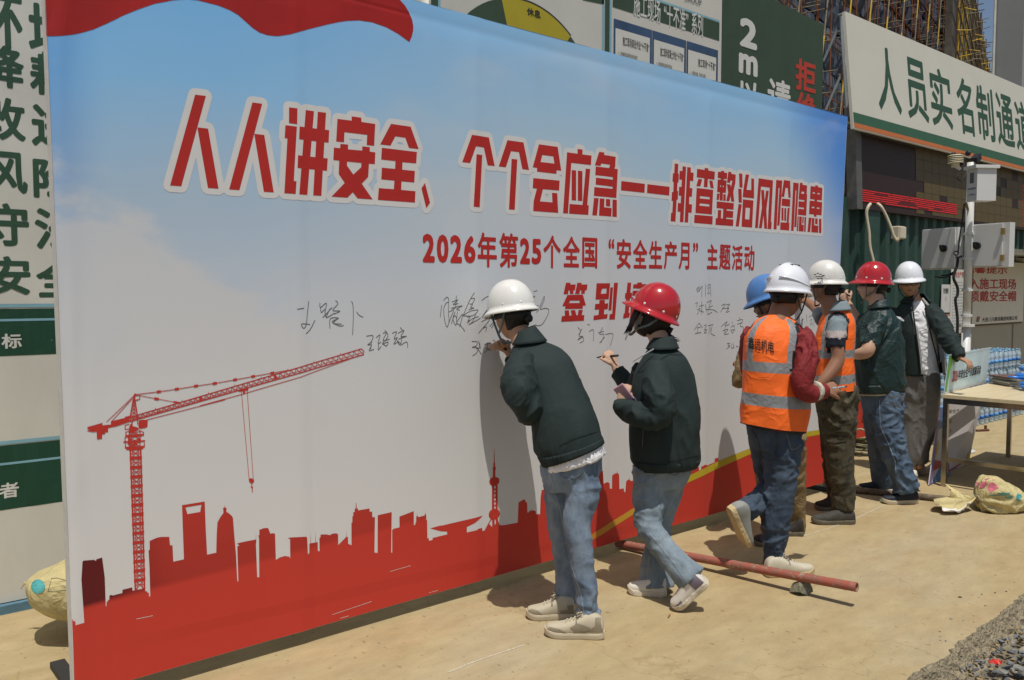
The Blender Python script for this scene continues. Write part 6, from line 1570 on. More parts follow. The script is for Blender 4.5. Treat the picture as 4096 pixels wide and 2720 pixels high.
def dome(Lf, rx, ry, h, z0, flare, peak, peak_w=.8, seg=48, rows=14, ridge=False, th=.004):
    """hard hat: dome, brim that flares and a longer peak at the front"""
    def ring(t):
        V = []
        for k in range(seg):
            a = 2 * math.pi * k / seg; sx, cy = math.sin(a), math.cos(a)
            if t <= 1:
                q = t * math.pi / 2; rr = math.sin(q) ** .92; z = z0 + h * math.cos(q) ** .95
                X, Y = rx * rr * sx, ry * rr * cy
                if ridge and abs(X) < .03: z += .008 * (1 - abs(X) / .03) * (1 - t * .6)
            else:
                u = t - 1; fl = flare * u; pk = peak * u * max(0, cy) ** 2.2
                X, Y = (rx + fl) * sx * (1 + 0 * pk), (ry + fl + pk) * cy
                z = z0 - (.012 + .010 * max(0, cy)) * u - .006 * u * u
            V.append(Lf(X, Y, z))
        return V
    V = []; F = []; ts = [.02] + [i / rows for i in range(1, rows + 1)] + [1.15, 1.5, 1.85, 2.0]
    for t in ts: V += ring(t)
    V.append(Lf(0, 0, z0 + h + (.008 if ridge else 0))); top = len(V) - 1
    for i in range(len(ts) - 1):
        for k in range(seg): F.append((i * seg + k, (i + 1) * seg + k, (i + 1) * seg + (k + 1) % seg, i * seg + (k + 1) % seg))
    for k in range(seg): F.append((top, k, (k + 1) % seg))
    return V, F
def hard_hat(parent, Lf, m, style='round', strap=m_strap, rx=.112, ry=.130, h=.150, rivet=None, z0=.042, peak=.026, flare=.022):
    V, F = dome(Lf, rx, ry, h, z0, flare, peak, ridge=(style == 'vent'))
    hh = obj('hard_hat', V, F, m, parent, True)
    md = hh.modifiers.new('shell', 'SOLIDIFY'); md.thickness = .0045; md.offset = -1
    mb = MB(); mb.tube([Lf((rx + flare) * math.sin(a), (ry + flare + peak * max(0, math.cos(a)) ** 2.2) * math.cos(a), z0 - .018 - .010 * max(0, math.cos(a))) for a in np.linspace(0, 2 * math.pi, 49)], .0042, 6, cap=False); mb.build('brim_edge', m, hh, True)
    if style == 'round':
        for a in (20, 65, 115, 160, 200, 245, 295, 340):
            q = math.radians(a); x, y = rx * math.sin(q), ry * math.cos(q); c = Lf(x * .99, y * .99, z0 + .022); o = (c - Lf(0, 0, z0 + .022)).normalized(); e = o.cross(Vector((0, 0, 1))).normalized(); w = e.cross(o)
            V, F = ell(c, (e * .0105, w * .0105, o * .006), 12, 6); obj('rivet', V, F, rivet or m, hh, True)
    if style == 'vent':
        mb = MB()
        for s_ in (-1, 1): mb.tube([Lf(s_ * rx * 1.005 * math.sin(t), ry * 1.005 * math.cos(t), z0 + .03 + .03 * max(0, -math.cos(t)) - .01 * math.cos(t)) for t in np.linspace(.2, 2.9, 20)], .005, 6)
        mb.build('moulded_ridge', m, hh, True)
        mb = MB()
        for k in range(4):
            for s_ in (-1, 1): c = Lf(s_ * .036, -.03 + .022 * k, z0 + h * .955 + .003); mb.box(c, (.004, .008, .004))
        mb.build('vent_slot', m_liner, hh)
    # harness: head band, rear knob and chin strap
    mb = MB(); n = 40; P = [[Lf(.088 * math.sin(a), .108 * math.cos(a) - .004, z) for a in np.linspace(0, 2 * math.pi, n + 1)[:-1]] for z in (.030, -.006)]
    P[1] = [Lf(.087 * math.sin(a), .107 * math.cos(a) - .004, -.004 - .026 * max(0, -math.cos(a)) ** 2) for a in np.linspace(0, 2 * math.pi, n + 1)[:-1]]
    mb.add(P[0] + P[1], [(k, (k + 1) % n, n + (k + 1) % n, n + k) for k in range(n)]); hb_ = mb.build('head_band', m_liner, hh, True); hb_.modifiers.new('t', 'SOLIDIFY').thickness = .003
    mb = MB(); mb.tube([Lf(0, -.105, -.020), Lf(0, -.132, -.022)], .020, 14); mb.build('rear_knob', m_liner, hh, True)
    for s_ in (-1, 1):
        mb = MB(); V, F = tube_geo([Lf(s_ * .094, .055, .030), Lf(s_ * .086, .045, -.03), Lf(s_ * .068, .045, -.085), Lf(s_ * .03, .062, -.128), Lf(0, .070, -.132)], .0075, 8, True, .35); mb.add(V, F)
        V, F = tube_geo([Lf(s_ * .092, -.05, .03), Lf(s_ * .086, -.01, -.035), Lf(s_ * .070, .040, -.080)], .0065, 8, True, .35); mb.add(V, F); mb.build('chin_strap', strap, hh, True)
    return hh
def hair_cap(parent, Lf, z_front=.03, z_back=-.07, puff=1.06, name='hair', side=.004):
    V = []; F = []; n, m = 40, 22; ok = []
    for i in range(m + 1):
        ph = math.pi * .78 * i / m; z = math.cos(ph)
        for k in range(n):
            th = 2 * math.pi * k / n; x = math.sin(ph) * math.sin(th); y = math.sin(ph) * math.cos(th)
            X, Y, Z = x * .076, y * .097, z * .117
            if z < 0:
                X *= 1 - .30 * z * z
                if y < 0: Y *= 1 - .40 * min(1, -z)
            jit = 1 + .018 * noise.noise((X * 60, Y * 60, Z * 20))
            V.append(Lf(X * puff * jit, Y * puff * jit, Z * puff)); lim = z_back if y < -.25 else (side if y < .42 else z_front); ok.append(Z * puff > lim + .006 * noise.noise((X * 90, Y * 90, 0)))
    for i in range(m):
        for k in range(n):
            f = (i * n + k, (i + 1) * n + k, (i + 1) * n + (k + 1) % n, i * n + (k + 1) % n)
            if all(ok[q] for q in f): F.append(f)
    o = obj(name, V, F, m_hair, parent, True); o.modifiers.new('t', 'SOLIDIFY').thickness = .006; return o
def face_bits(parent, Lf, mskin):
    for s_ in (-1, 1):
        V, F = ell(Lf(s_ * .030, .083, .006), [Lf(.014, 0, 0) - Lf(0, 0, 0), Lf(0, .008, 0) - Lf(0, 0, 0), Lf(0, 0, .0065) - Lf(0, 0, 0)], 12, 8); e = obj('eye', V, F, m_eye, parent, True)
        V, F = ell(Lf(s_ * .030, .0885, .006), [Lf(.006, 0, 0) - Lf(0, 0, 0), Lf(0, .004, 0) - Lf(0, 0, 0), Lf(0, 0, .006) - Lf(0, 0, 0)], 10, 6); obj('iris', V, F, m_hair, e, True)
        mb = MB(); mb.tube([Lf(s_ * .014, .096, .026), Lf(s_ * .030, .095, .031), Lf(s_ * .048, .084, .026)], [.0035, .0042, .002], 6); mb.build('eyebrow', m_hair, parent, True)
    mb = MB(); mb.tube([Lf(-.024, .092, -.060), Lf(-.008, .1005, -.058), Lf(.008, .1005, -.058), Lf(.024, .092, -.060)], [.002, .0048, .0048, .002], 6); mb.build('mouth', m_lips, parent, True)
def make_body(parent, pieces, m, vox=.0065):
    V, F = [], []
    for pv_, pf in pieces:
        k = len(V); V += pv_; F += [tuple(a + k for a in f) for f in pf]
    me = remesh(V, F, vox, 1)
    Vw = [v.co.copy() for v in me.vertices]; Fw = [tuple(p.vertices) for p in me.polygons]; bpy.data.meshes.remove(me)
    for v in Vw:
        if v.z < .02: v.z = .02
    return obj('body', Vw, Fw, m, parent, True)
def shrink(sec, k, t=None):
    c, a, b = sec; return (c, a * k, b * (t or k))
def ears(Lf): 
    return [ell(Lf(s_ * .078, -.004, -.008), [Lf(.008, -.004, 0) - Lf(0, 0, 0), Lf(.004, .018, 0) - Lf(0, 0, 0), Lf(0, 0, .031) - Lf(0, 0, 0)], 12, 8) for s_ in (-1, 1)]
def shoe(parent, heel, toe, up, m_up, m_sole, W_=1.0, m_patch=None, laces=None, name='shoe', low=1.0, m_sole2=None, boot=False):
    d = toe - heel; L_ = d.length; d.normalize(); up = (up - d * up.dot(d)).normalized(); sd = d.cross(up)
    th = .030
    prof = [(0.0, .020), (.04, .030), (.15, .037), (.32, .035), (.5, .039), (.68, .046), (.82, .045), (.93, .034), (.985, .020), (1.0, .010)]
    rows = crom(prof, 4); V = []; n = len(rows)
    for z, g_ in ((0.0, .93), (.006, 1.0), (th * .7, 1.04), (th, 1.0)):
        for s_ in (1, -1):
            for t, w in (rows if s_ == 1 else rows[::-1]):
                lift = .016 * max(0, (t - .78) / .22) ** 2 + .006 * max(0, (.1 - t) / .1)
                V.append(heel + d * (L_ * t) + sd * (s_ * w * W_ * g_) + up * (z + lift))
    q = 2 * n; F = [tuple(range(q))]
    for r_ in range(3): F += [(r_ * q + k, (r_ + 1) * q + k, (r_ + 1) * q + (k + 1) % q, r_ * q + (k + 1) % q) for k in range(q)]
    F.append(tuple(3 * q + k for k in range(q))[::-1])
    H = [(0.015, .027, .050), (.05, .032, .080), (.16, .036, .098 * low), (.30, .035, .094 * low), (.42, .037, .078), (.55, .040, .064), (.70, .043, .050), (.84, .040, .042), (.94, .028, .032), (.985, .012, .016)]
    secs = []
    for t, w, h in H: c = heel + d * (L_ * t) + up * (th * .5 + h / 2 + .010 * max(0, (t - .78) / .22) ** 2); secs.append((c, sd * (w * W_), up * (h / 2 + .006)))
    Vu, Fu = loft_geo(secs, 22, 5, 2.5)
    up_o = obj(name, Vu, Fu, m_up, parent, True)
    so_ = obj('sole', V, F, m_sole, up_o)
    if m_patch:
        Vp, Fp = loft_geo([(c + up * .001, a * 1.04, b * 1.03) for c, a, b in secs[1:4]], 22, 4, 2.5, False); obj('heel_patch', Vp, Fp, m_patch, up_o, True)
        Vp, Fp = loft_geo([(c - up * .006, a * 1.05, b * .92) for c, a, b in secs[6:9]], 22, 4, 2.5, False); obj('toe_patch', Vp, Fp, m_patch, up_o, True)
    if laces:
        mb = MB()
        for k in range(5):
            t = .36 + k * .065; h = th * .5 + .010 + np.interp(t, [a for a, _, _ in H], [c for _, _, c in H]); c = heel + d * (L_ * t) + up * (h - .002)
            mb.tube([c - sd * .020 * W_ - up * .006 + d * .006, c + up * .004, c + sd * .020 * W_ - up * .006 - d * .006], .0035, 6)
        c = heel + d * (L_ * .36) + up * (th * .5 + .10)
        for s_ in (-1, 1): mb.tube([c, c + sd * (.022 * s_) + up * .012 + d * .02, c + sd * (.028 * s_) - up * .01 + d * .03, c], .003, 6); mb.tube([c, c + sd * (.02 * s_) + d * .03 - up * .01, c + sd * (.036 * s_) + d * .03 - up * .04], .003, 6)
        mb.build('laces', laces, up_o, True)
    return up_o
def ring_part(name, secs, m, parent, k=1.04, n=64, sub=3, gather=0.0, freq=40, only=None, power=2.3):
    V, F = loft_geo([(c, a * k, b * k) for c, a, b in secs], n, sub, power, False)
    if gather:
        cs = [s_[0] for s_ in secs]
        out = []
        for i, v in enumerate(V):
            kk = i % n; c = cs[0]; out.append(v + (v - c).normalized() * (gather * math.sin(kk * freq / n * 2 * math.pi)))
        V = out
    if only: F = [f for i, f in enumerate(F) if only(2 * math.pi * ((i % n) + .5) / n)]
    o = obj(name, V, F, m, parent, True); o.modifiers.new('t', 'SOLIDIFY').thickness = .006; return o
def project(name, polys, m, host, off=.004, n=7):
    """sew flat pieces (pockets, letters) onto a garment"""
    me = host.data; o_ = host.matrix_world.translation.copy() if False else Vector((0, 0, 0)); p = host
    while p is not None: o_ = o_ + p.location; p = p.parent
    b = BVHTree.FromPolygons([tuple(v.co + o_) for v in me.vertices], [tuple(p.vertices) for p in me.polygons])
    mb = MB()
    for poly in polys:
        lp_ = poly if isinstance(poly, Loops) else Loops([poly]); pts2 = [Vector(q) for l in lp_ for q in l]; xs = [q.x for q in pts2]; ys = [q.y for q in pts2]
        v2, f2 = union2d([lp_], (), [((a, min(ys) - 1), (a, max(ys) + 1)) for a in np.linspace(min(xs), max(xs), n)[1:-1]] + [((min(xs) - 1, a), (max(xs) + 1, a)) for a in np.linspace(min(ys), max(ys), n)[1:-1]])
        V = []
        for q in v2:
            d = ray(q.x, q.y).normalized(); h = b.ray_cast(CAM, d); V.append(None if h[0] is None else h[0] - d * off)
        f2 = [f for f in f2 if all(V[i] is not None for i in f)]
        if f2: mb.add([v if v is not None else CAM for v in V], f2)
    if mb.F:
        used = sorted({i for f in mb.F for i in f}); mp = {u: i for i, u in enumerate(used)}
        return obj(name, [mb.V[u] for u in used], [tuple(mp[i] for i in f) for f in mb.F], m, host)
def project_text(name, s_, bold, fmap, m, host, off):
    me = host.data; o_ = Vector((0, 0, 0)); p = host
    while p is not None: o_ = o_ + p.location; p = p.parent
    b = BVHTree.FromPolygons([tuple(v.co + o_) for v in me.vertices], [tuple(p.vertices) for p in me.polygons]); mb = MB()
    for k, (V, F) in enumerate(text_multi(s_, bold)):
        V2, F2 = cut2d(V, F, np.linspace(0, 1, 13)[1:-1], np.linspace(0, 1, 5)[1:-1]); H = []
        for q in V2:
            d = ray(*fmap(q)).normalized(); h = b.ray_cast(CAM, d); H.append(None if h[0] is None else h[0] - d * (off + k * .0001))
        F2 = [f for f in F2 if all(H[i] is not None for i in f)]
        if F2: mb.add([v if v is not None else CAM for v in H], F2)
    used = sorted({i for f in mb.F for i in f}); mp = {u: i for i, u in enumerate(used)}
    return obj(name, [mb.V[u] for u in used], [tuple(mp[i] for i in f) for f in mb.F], m, host)
def marker(label, tip, back, m=None):
    o = thing('marker_pen', label, 'marker pen', tuple(back)); u = (tip - back).normalized(); L_ = (tip - back).length
    mb = MB(); mb.tube([back, back + u * L_ * .82], .0068, 10); mb.build('barrel', m or m_blk, o, True)
    mb = MB(); mb.tube([back + u * L_ * .82, back + u * L_ * .93, tip], [.006, .004, .0012], 8); mb.build('nib', m_blk, o, True)
    mb = MB(); mb.tube([back + u * L_ * .34, back + u * L_ * .37], .0072, 10); mb.tube([back + u * L_ * .68, back + u * L_ * .71], .0072, 10); mb.build('white_ring', m_white, o, True)
    return o
UPZ = Vector((0, 0, 1))
seam_px = lambda L_, w=3: [[tuple(q) for q in r] for r in ribbon(L_, w * 1.5)]

# ---------------------------------------------------------------- person 1: white helmet, leaning to the wall
d0 = 4.15
p1 = thing('person', 'person in white hard hat, dark green jacket and blue jeans leaning in to write', 'person', tuple(atZ(2300, 2540, 0)), 'people signing the wall')
S1 = [SEC2(s) for s in ((2172, 1862, 2412, 1768, 4.06, .125), (2138, 1795, 2400, 1728, 4.07, .135), (2128, 1720, 2382, 1668, 4.09, .14), (2112, 1620, 2352, 1590, 4.13, .14), (2075, 1520, 2318, 1500, 4.18, .14), (2045, 1450, 2285, 1430, 4.22, .13), (2038, 1410, 2240, 1392, 4.26, .10), (2058, 1376, 2180, 1362, 4.28, .075), (2070, 1352, 2136, 1326, 4.30, .055))]
HC = J(2049, 1268, 4.36); Lf, r2, f2, u2 = head_frame(HC, 42, -8, 2)
arm1 = [(2092, 1432, 4.16, 50), (2078, 1500, 4.08, 68), (2082, 1570, 4.02, 73), (2112, 1632, 4.02, 60), (2120, 1650, 4.12, 50), (2110, 1610, 4.28, 42), (2085, 1560, 4.38, 36)]
arm1b = [(2215, 1425, 4.30, 52), (2150, 1500, 4.46, 48), (2085, 1470, 4.56, 40), (2040, 1418, 4.55, 31)]
leg1 = [(2330, 1850, 4.06, 72), (2330, 1960, 4.04, 70), (2308, 2080, 4.01, 58), (2320, 2180, 3.99, 52), (2334, 2290, 3.98, 48), (2350, 2400, 3.97, 45), (2355, 2478, 3.97, 46)]
leg1b = [(2250, 1875, 4.14, 74), (2240, 1990, 4.16, 64), (2240, 2090, 4.18, 55), (2254, 2180, 4.19, 50), (2266, 2300, 4.20, 46), (2262, 2370, 4.20, 45), (2262, 2412, 4.20, 44)]
hip1 = [SEC2(s) for s in ((2180, 1960, 2392, 1945, 4.09, .10), (2162, 1905, 2402, 1875, 4.09, .125), (2168, 1840, 2406, 1775, 4.09, .125))]
wr = J(2028, 1398, 4.56)
hd = hand_geo(wr, J(2005, 1380, 4.53) - wr, J(2020, 1420, 4.50) - wr, .9, .95, -1)
body = make_body(p1, [head_geo(Lf), T([(2058, 1290, 4.35, 44), (2078, 1330, 4.32, 44), (2100, 1380, 4.28, 50)])] + ears(Lf) + [loft_geo([shrink(s, .72) for s in S1], 20, 3)] + hd + [T([(x, y, d, r * .5) for x, y, d, r in arm1b + [(2028, 1398, 4.56, 36)]]), T([(x, y, d, r * .45) for x, y, d, r in arm1]), T([(x, y, d, r * .55) for x, y, d, r in leg1]), T([(x, y, d, r * .55) for x, y, d, r in leg1b])], m_skin)
hair_cap(p1, Lf, .05, -.066, 1.07); face_bits(body, Lf, m_skin)
hard_hat(p1, Lf, m_hw, rivet=m_hw, strap=mat('strap_blue_grey', (.16, .22, .26), .6))
gl = MB(); gl.tube([Lf(-.085, .02, .012), Lf(-.080, .085, .010), Lf(-.045, .112, .006), Lf(0, .118, .010), Lf(.045, .112, .006), Lf(.08, .085, .010), Lf(.085, .02, .012)], .004, 6); gl.build('safety_goggles', m_blk, p1, True)
jk = garment('jacket', [loft_geo(S1, 30, 5)], m_jkt, p1, .008, .0085, (6.5, 6.5, 3), 3)
garment('sleeve', [T(arm1)], m_jkt, jk, .007, .008, (8, 8, 7), 4); garment('sleeve', [T(arm1b)], m_jkt, jk, .008, .010, (9, 9, 9), 7)
ring_part('waistband', [S1[0], (S1[0][0].lerp(S1[1][0], .55), S1[0][1].lerp(S1[1][1], .55), S1[0][2].lerp(S1[1][2], .55))], m_jkt, jk, 1.03, 96, 3, .005, 44, lambda t: True)
ring_part('collar', [(Vector(S1[-1][0]) + UPZ * .03, S1[-1][1] * .98, S1[-1][2] * 1.1), (Vector(S1[-2][0]) - UPZ * .004, S1[-2][1] * 1.10, S1[-2][2] * 1.25)], m_jkt, jk, 1.0, 40, 4)
z4p = lambda a, b: (1800 + .57377 * a, 1050 + .57377 * b)
project('yoke_seam', seam_px([z4p(*p) for p in ((480, 606), (520, 560), (600, 528), (730, 522))], 1.8) + seam_px([z4p(*p) for p in ((345, 690), (410, 672), (480, 690), (560, 730), (600, 775))], 1.8) + seam_px([z4p(*p) for p in ((760, 1280), (850, 1235), (1040, 1175))], 1.8), m_jkt_d, jk, .003)
garment('t_shirt', [loft_geo([(J(2298, 1850, 4.08), (J(2424, 1812, 4.08) - J(2172, 1890, 4.08)) / 2, FWH * .138), (J(2290, 1800, 4.08), (J(2408, 1760, 4.08) - J(2172, 1840, 4.08)) / 2, FWH * .128), (J(2280, 1740, 4.1), (J(2380, 1700, 4.1) - J(2172, 1780, 4.1)) / 2, FWH * .11)], 40, 5)], m_tee, p1, .010, .006, (14, 14, 4), 5)
jn = garment('jeans', [loft_geo(hip1, 30, 4), T(leg1), T(leg1b)], m_den1, p1, .008, .010, (8, 8, 11), 6)
z1p = lambda a, b: (1900 + .57405 * a, 1800 + .57405 * b)
project('back_pocket', seam_px([z1p(*p) for p in ((598, 85), (600, 185), (700, 212), (752, 165))], 2.2) + seam_px([z1p(*p) for p in ((855, 80), (850, 185), (822, 165))], 2.0), mat('denim_stitch', (.12, .15, .19), .8, var=0), jn, .003)
project('side_seam', seam_px([z1p(*p) for p in ((510, 110), (540, 240), (590, 400), (620, 560), (650, 730), (690, 860), (740, 1010), (765, 1170))], 1.8), mat('denim_fade', (.27, .33, .40), .8, var=0), jn, .003)
m_beige = mat('shoe_beige', (.46, .41, .30), .7, var=.06, vscale=20); m_taupe = mat('shoe_taupe', (.26, .22, .15), .8, var=.1, vscale=20); m_soleb = mat('sole_cream', (.52, .45, .32), .6, var=.08, vscale=20)
sA = shoe(p1, atZ(2418, 2552), atZ(2178, 2540), UPZ, m_beige, m_soleb, 1.0, None, m_beige)
sB = shoe(p1, atZ(2300, 2470), atZ(2104, 2472), UPZ, m_beige, m_soleb, 1.0, None, m_beige)
z1q = lambda L_: [(1900 + .57405 * a, 1800 + .57405 * b) for a, b in L_]
project('suede_panel', [z1q(q) for q in ([(838,1168),(890,1160),(900,1215),(892,1262),(775,1272),(838,1228)], [(660,1240),(720,1208),(806,1242),(770,1274),(690,1288),(684,1252)], [(488,1262),(520,1232),(590,1250),(655,1288),(560,1300),(490,1290)])], m_taupe, sA, .003)
project('suede_panel', [z1q(q) for q in ([(355,1126),(395,1106),(440,1120),(472,1152),(380,1156)], [(640,1085),(710,1078),(705,1112),(650,1118)], [(588,1122),(690,1112),(695,1156),(600,1156)])], m_taupe, sB, .003)
for a, b, d in ((2350, 2490, 3.97), (2262, 2420, 4.2)):
    V, F = T([(a, b - 20, d, 34), (a, b + 22, d, 34)], 1, 14, 2); obj('sock', V, F, m_liner, p1, True)
marker('black marker pen in the hand of the leaning person in the white hard hat', J(1983, 1384, 4.60), J(2024, 1398, 4.52))

# ---------------------------------------------------------------- person 2: red helmet, pale flared jeans
p2 = thing('person', 'person in red hard hat, dark green jacket and pale flared jeans holding a pink phone', 'person', tuple(atZ(2620, 2385, 0)), 'people signing the wall')
S2 = [SEC2(s) for s in ((2556, 1880, 2780, 1866, 4.50, .12), (2528, 1838, 2801, 1832, 4.50, .135), (2521, 1740, 2800, 1738, 4.50, .14), (2523, 1640, 2796, 1642, 4.51, .14), (2530, 1545, 2782, 1545, 4.52, .135), (2545, 1480, 2767, 1478, 4.53, .125), (2572, 1430, 2742, 1426, 4.54, .105), (2594, 1398, 2705, 1394, 4.55, .075), (2612, 1374, 2690, 1366, 4.56, .055))]
HC = J(2605, 1272, 4.60); Lf, r2, f2, u2 = head_frame(HC, 74, 24, 0)
a2 = [(2628, 1462, 4.42, 46), (2630, 1540, 4.35, 58), (2648, 1620, 4.30, 60), (2630, 1668, 4.30, 52), (2570, 1660, 4.35, 50), (2520, 1640, 4.42, 48), (2478, 1618, 4.48, 40)]
a2b = [(2570, 1480, 4.62, 44), (2552, 1545, 4.72, 42), (2530, 1565, 4.77, 38), (2500, 1520, 4.80, 36), (2468, 1484, 4.83, 34)]
l2 = [(2600, 1860, 4.52, 74), (2598, 1960, 4.50, 68), (2594, 2060, 4.46, 58), (2600, 2118, 4.42, 54), (2660, 2200, 4.36, 52), (2720, 2268, 4.30, 58), (2772, 2320, 4.26, 68)]
l2b = [(2690, 1860, 4.54, 72), (2668, 1970, 4.56, 60), (2640, 2080, 4.58, 50), (2630, 2180, 4.57, 48), (2622, 2270, 4.55, 62), (2622, 2345, 4.53, 76)]
hip2 = [SEC2(s) for s in ((2545, 1960, 2735, 1940, 4.53, .10), (2542, 1890, 2760, 1880, 4.53, .12), (2552, 1840, 2768, 1835, 4.53, .12))]
w1 = J(2461, 1462, 4.84); h1 = hand_geo(w1, J(2440, 1422, 4.86) - w1, J(2430, 1470, 4.90) - w1, .85, .88, -1)
w2 = J(2482, 1608, 4.46); h2 = hand_geo(w2, J(2496, 1570, 4.47) - w2, FWH, .7, .85, 1)
body = make_body(p2, [head_geo(Lf, .96), T([(2612, 1300, 4.60, 40), (2632, 1345, 4.58, 40), (2650, 1400, 4.55, 46)])] + ears(Lf) + [loft_geo([shrink(s, .72) for s in S2], 20, 3)] + h1 + h2 + [T([(x, y, d, r * .5) for x, y, d, r in a2b + [(2461, 1462, 4.84, 34)]]), T([(x, y, d, r * .42) for x, y, d, r in a2 + [(2482, 1606, 4.46, 40)]]), T([(x, y, d, r * .5) for x, y, d, r in l2]), T([(x, y, d, r * .5) for x, y, d, r in l2b])], m_skin_l)
face_bits(body, Lf, m_skin_l); hr = hair_cap(p2, Lf, .03, -.085, 1.09, side=-.105)
mb = MB(); c = Lf(0, -.10, -.055)
for k in range(26):
    a = R.uniform(-1, 1); b = R.uniform(-1, 1); mb.tube([c + r2 * a * .012, c - f2 * .025 + r2 * a * .02 + u2 * (b * .016), c - f2 * (.05 + .015 * R.random()) + r2 * a * .02 + u2 * (b * .02 - .008), c - f2 * (.07 + .03 * R.random()) + r2 * a * .02 + u2 * (b * .02 - .002)], [.006, .006, .003, .0005], 5)
mb.build('hair_knot', m_hair, hr, True)
mb = MB()
for k in range(9):
    mb.tube([Lf(-.070 + .004 * k, .062 + .004 * k, .03), Lf(-.074 + .004 * k, .070 + .003 * k, -.03), Lf(-.066 + .003 * k, .066 + .003 * k, -.08), Lf(-.055, .062 + .004 * k, -.115 - .003 * k)], [.006, .006, .004, .001], 5)
mb.build('front_lock', m_hair, hr, True)
hard_hat(p2, Lf, m_hr, rivet=mat('rivet_white', (.7, .7, .68), .4, var=0), strap=m_strap, h=.155)
jk = garment('jacket', [loft_geo(S2, 30, 5)], m_jkt, p2, .008, .0085, (6.5, 6.5, 3), 11)
garment('sleeve', [T(a2)], m_jkt, jk, .007, .008, (8, 8, 7), 14); garment('sleeve', [T(a2b)], m_jkt, jk, .007, .010, (9, 9, 9), 15)
ring_part('waistband', [S2[0], (S2[0][0].lerp(S2[1][0], .9), S2[0][1].lerp(S2[1][1], .75), S2[0][2].lerp(S2[1][2], .75))], m_jkt, jk, 1.03, 96, 3, .005, 44)
ring_part('collar', [(Vector(S2[-1][0]) + UPZ * .03, S2[-1][1] * 1.0, S2[-1][2] * 1.1), (Vector(S2[-2][0]) + UPZ * .0, S2[-2][1] * 1.12, S2[-2][2] * 1.3)], m_jkt, jk, 1.0, 40, 4)
z3p = lambda a, b: (2300 + .57377 * a, 1050 + .57377 * b)
project('yoke_seam', seam_px([z3p(*p) for p in ((580, 710), (610, 665), (660, 640), (750, 645))], 1.8) + seam_px([z3p(*p) for p in ((440, 765), (490, 750), (540, 760), (590, 800), (620, 870))], 1.8) + seam_px([z3p(*p) for p in ((640, 1395), (760, 1370), (870, 1345))], 1.8), m_jkt_d, jk, .003)
project('side_zip', seam_px([z3p(*p) for p in ((470, 1285), (474, 1200), (476, 1145))], 2.0), mat('zip_grey', (.08, .09, .09), .5), jk, .003)
mb = MB(); mb.tube([J(*z3p(402, 692), 4.47), J(*z3p(470, 650), 4.45), J(*z3p(550, 602), 4.45)], .0035, 5); mb.build('collar_lining', mat('lining_pale', (.36, .38, .37), .7), jk)
jn = garment('jeans', [loft_geo(hip2, 30, 4), T(l2), T(l2b)], m_den2, p2, .008, .009, (8, 8, 13), 12)
z2k = lambda a, b: (2300 + .3189 * a, 1750 + .3189 * b)
project('side_seam', seam_px([z1p(*p) for p in ((1215, 580), (1300, 680), (1400, 810), (1480, 930), (1500, 950))], 1.8) + seam_px([z1p(*p) for p in ((1220, 700), (1205, 820), (1195, 970))], 1.5), mat('denim_fade', ()), jn, .003)
project('pocket_stitch', seam_px([z2k(*p) for p in ((1130, 420), (1250, 480), (1385, 395))], 1.8), mat('denim_stitch', ()), jn, .003)
m_wsh = mat('trainer_white', (.66, .62, .55), .55, var=.08, vscale=30); m_wsole = mat('trainer_sole_cream', (.60, .54, .42), .6, var=.1, vscale=30, bump=.6, bscale=30); m_purp = mat('shoe_mauve', (.20, .17, .22), .7, var=.1)
shoe(p2, atZ(2668, 2384), atZ(2510, 2372), UPZ, m_wsh, m_wsole, .95, low=.55)
ht, tt = J(2838, 2330, 4.22), J(2706, 2442, 4.27)
shoe(p2, ht, tt, -RT * .75 + UPZ * .75 - FWH * .05, m_wsh, m_wsole, 1.0, m_purp)
marker('black marker pen held out level by the person in the red helmet', J(2385, 1430, 4.93), J(2472, 1422, 4.80))
ph = thing('phone', 'pink mobile phone held at the waist by the person in flared jeans', 'phone', tuple(J(2503, 1580, 4.43)))
pl = Plane(J(2488, 1592, 4.42), J(2515, 1608, 4.42) - J(2488, 1592, 4.42), J(2480, 1560, 4.45) - J(2488, 1592, 4.42))
c = J(2506, 1588, 4.46); e1_ = (J(2510, 1566, 4.42) - J(2486, 1570, 4.44)).normalized(); e2_ = (J(2520, 1600, 4.42) - J(2488, 1560, 4.42)).normalized(); e3_ = e1_.cross(e2_).normalized(); e1_ = e2_.cross(e3_)
mb = MB(); mb.box(c, (.036, .075, .006), Matrix((e1_, e2_, e3_)).transposed(), 0, .005); mb.build('phone_case', mat('phone_pink', (.55, .33, .38), .35, var=.05), ph)
mb = MB(); mb.box(c + e2_ * .045 + e3_ * .0, (.037, .022, .0075), Matrix((e1_, e2_, e3_)).transposed(), 0, .003); mb.build('phone_grip', mat('phone_dark', (.10, .08, .13), .4, var=0), ph)

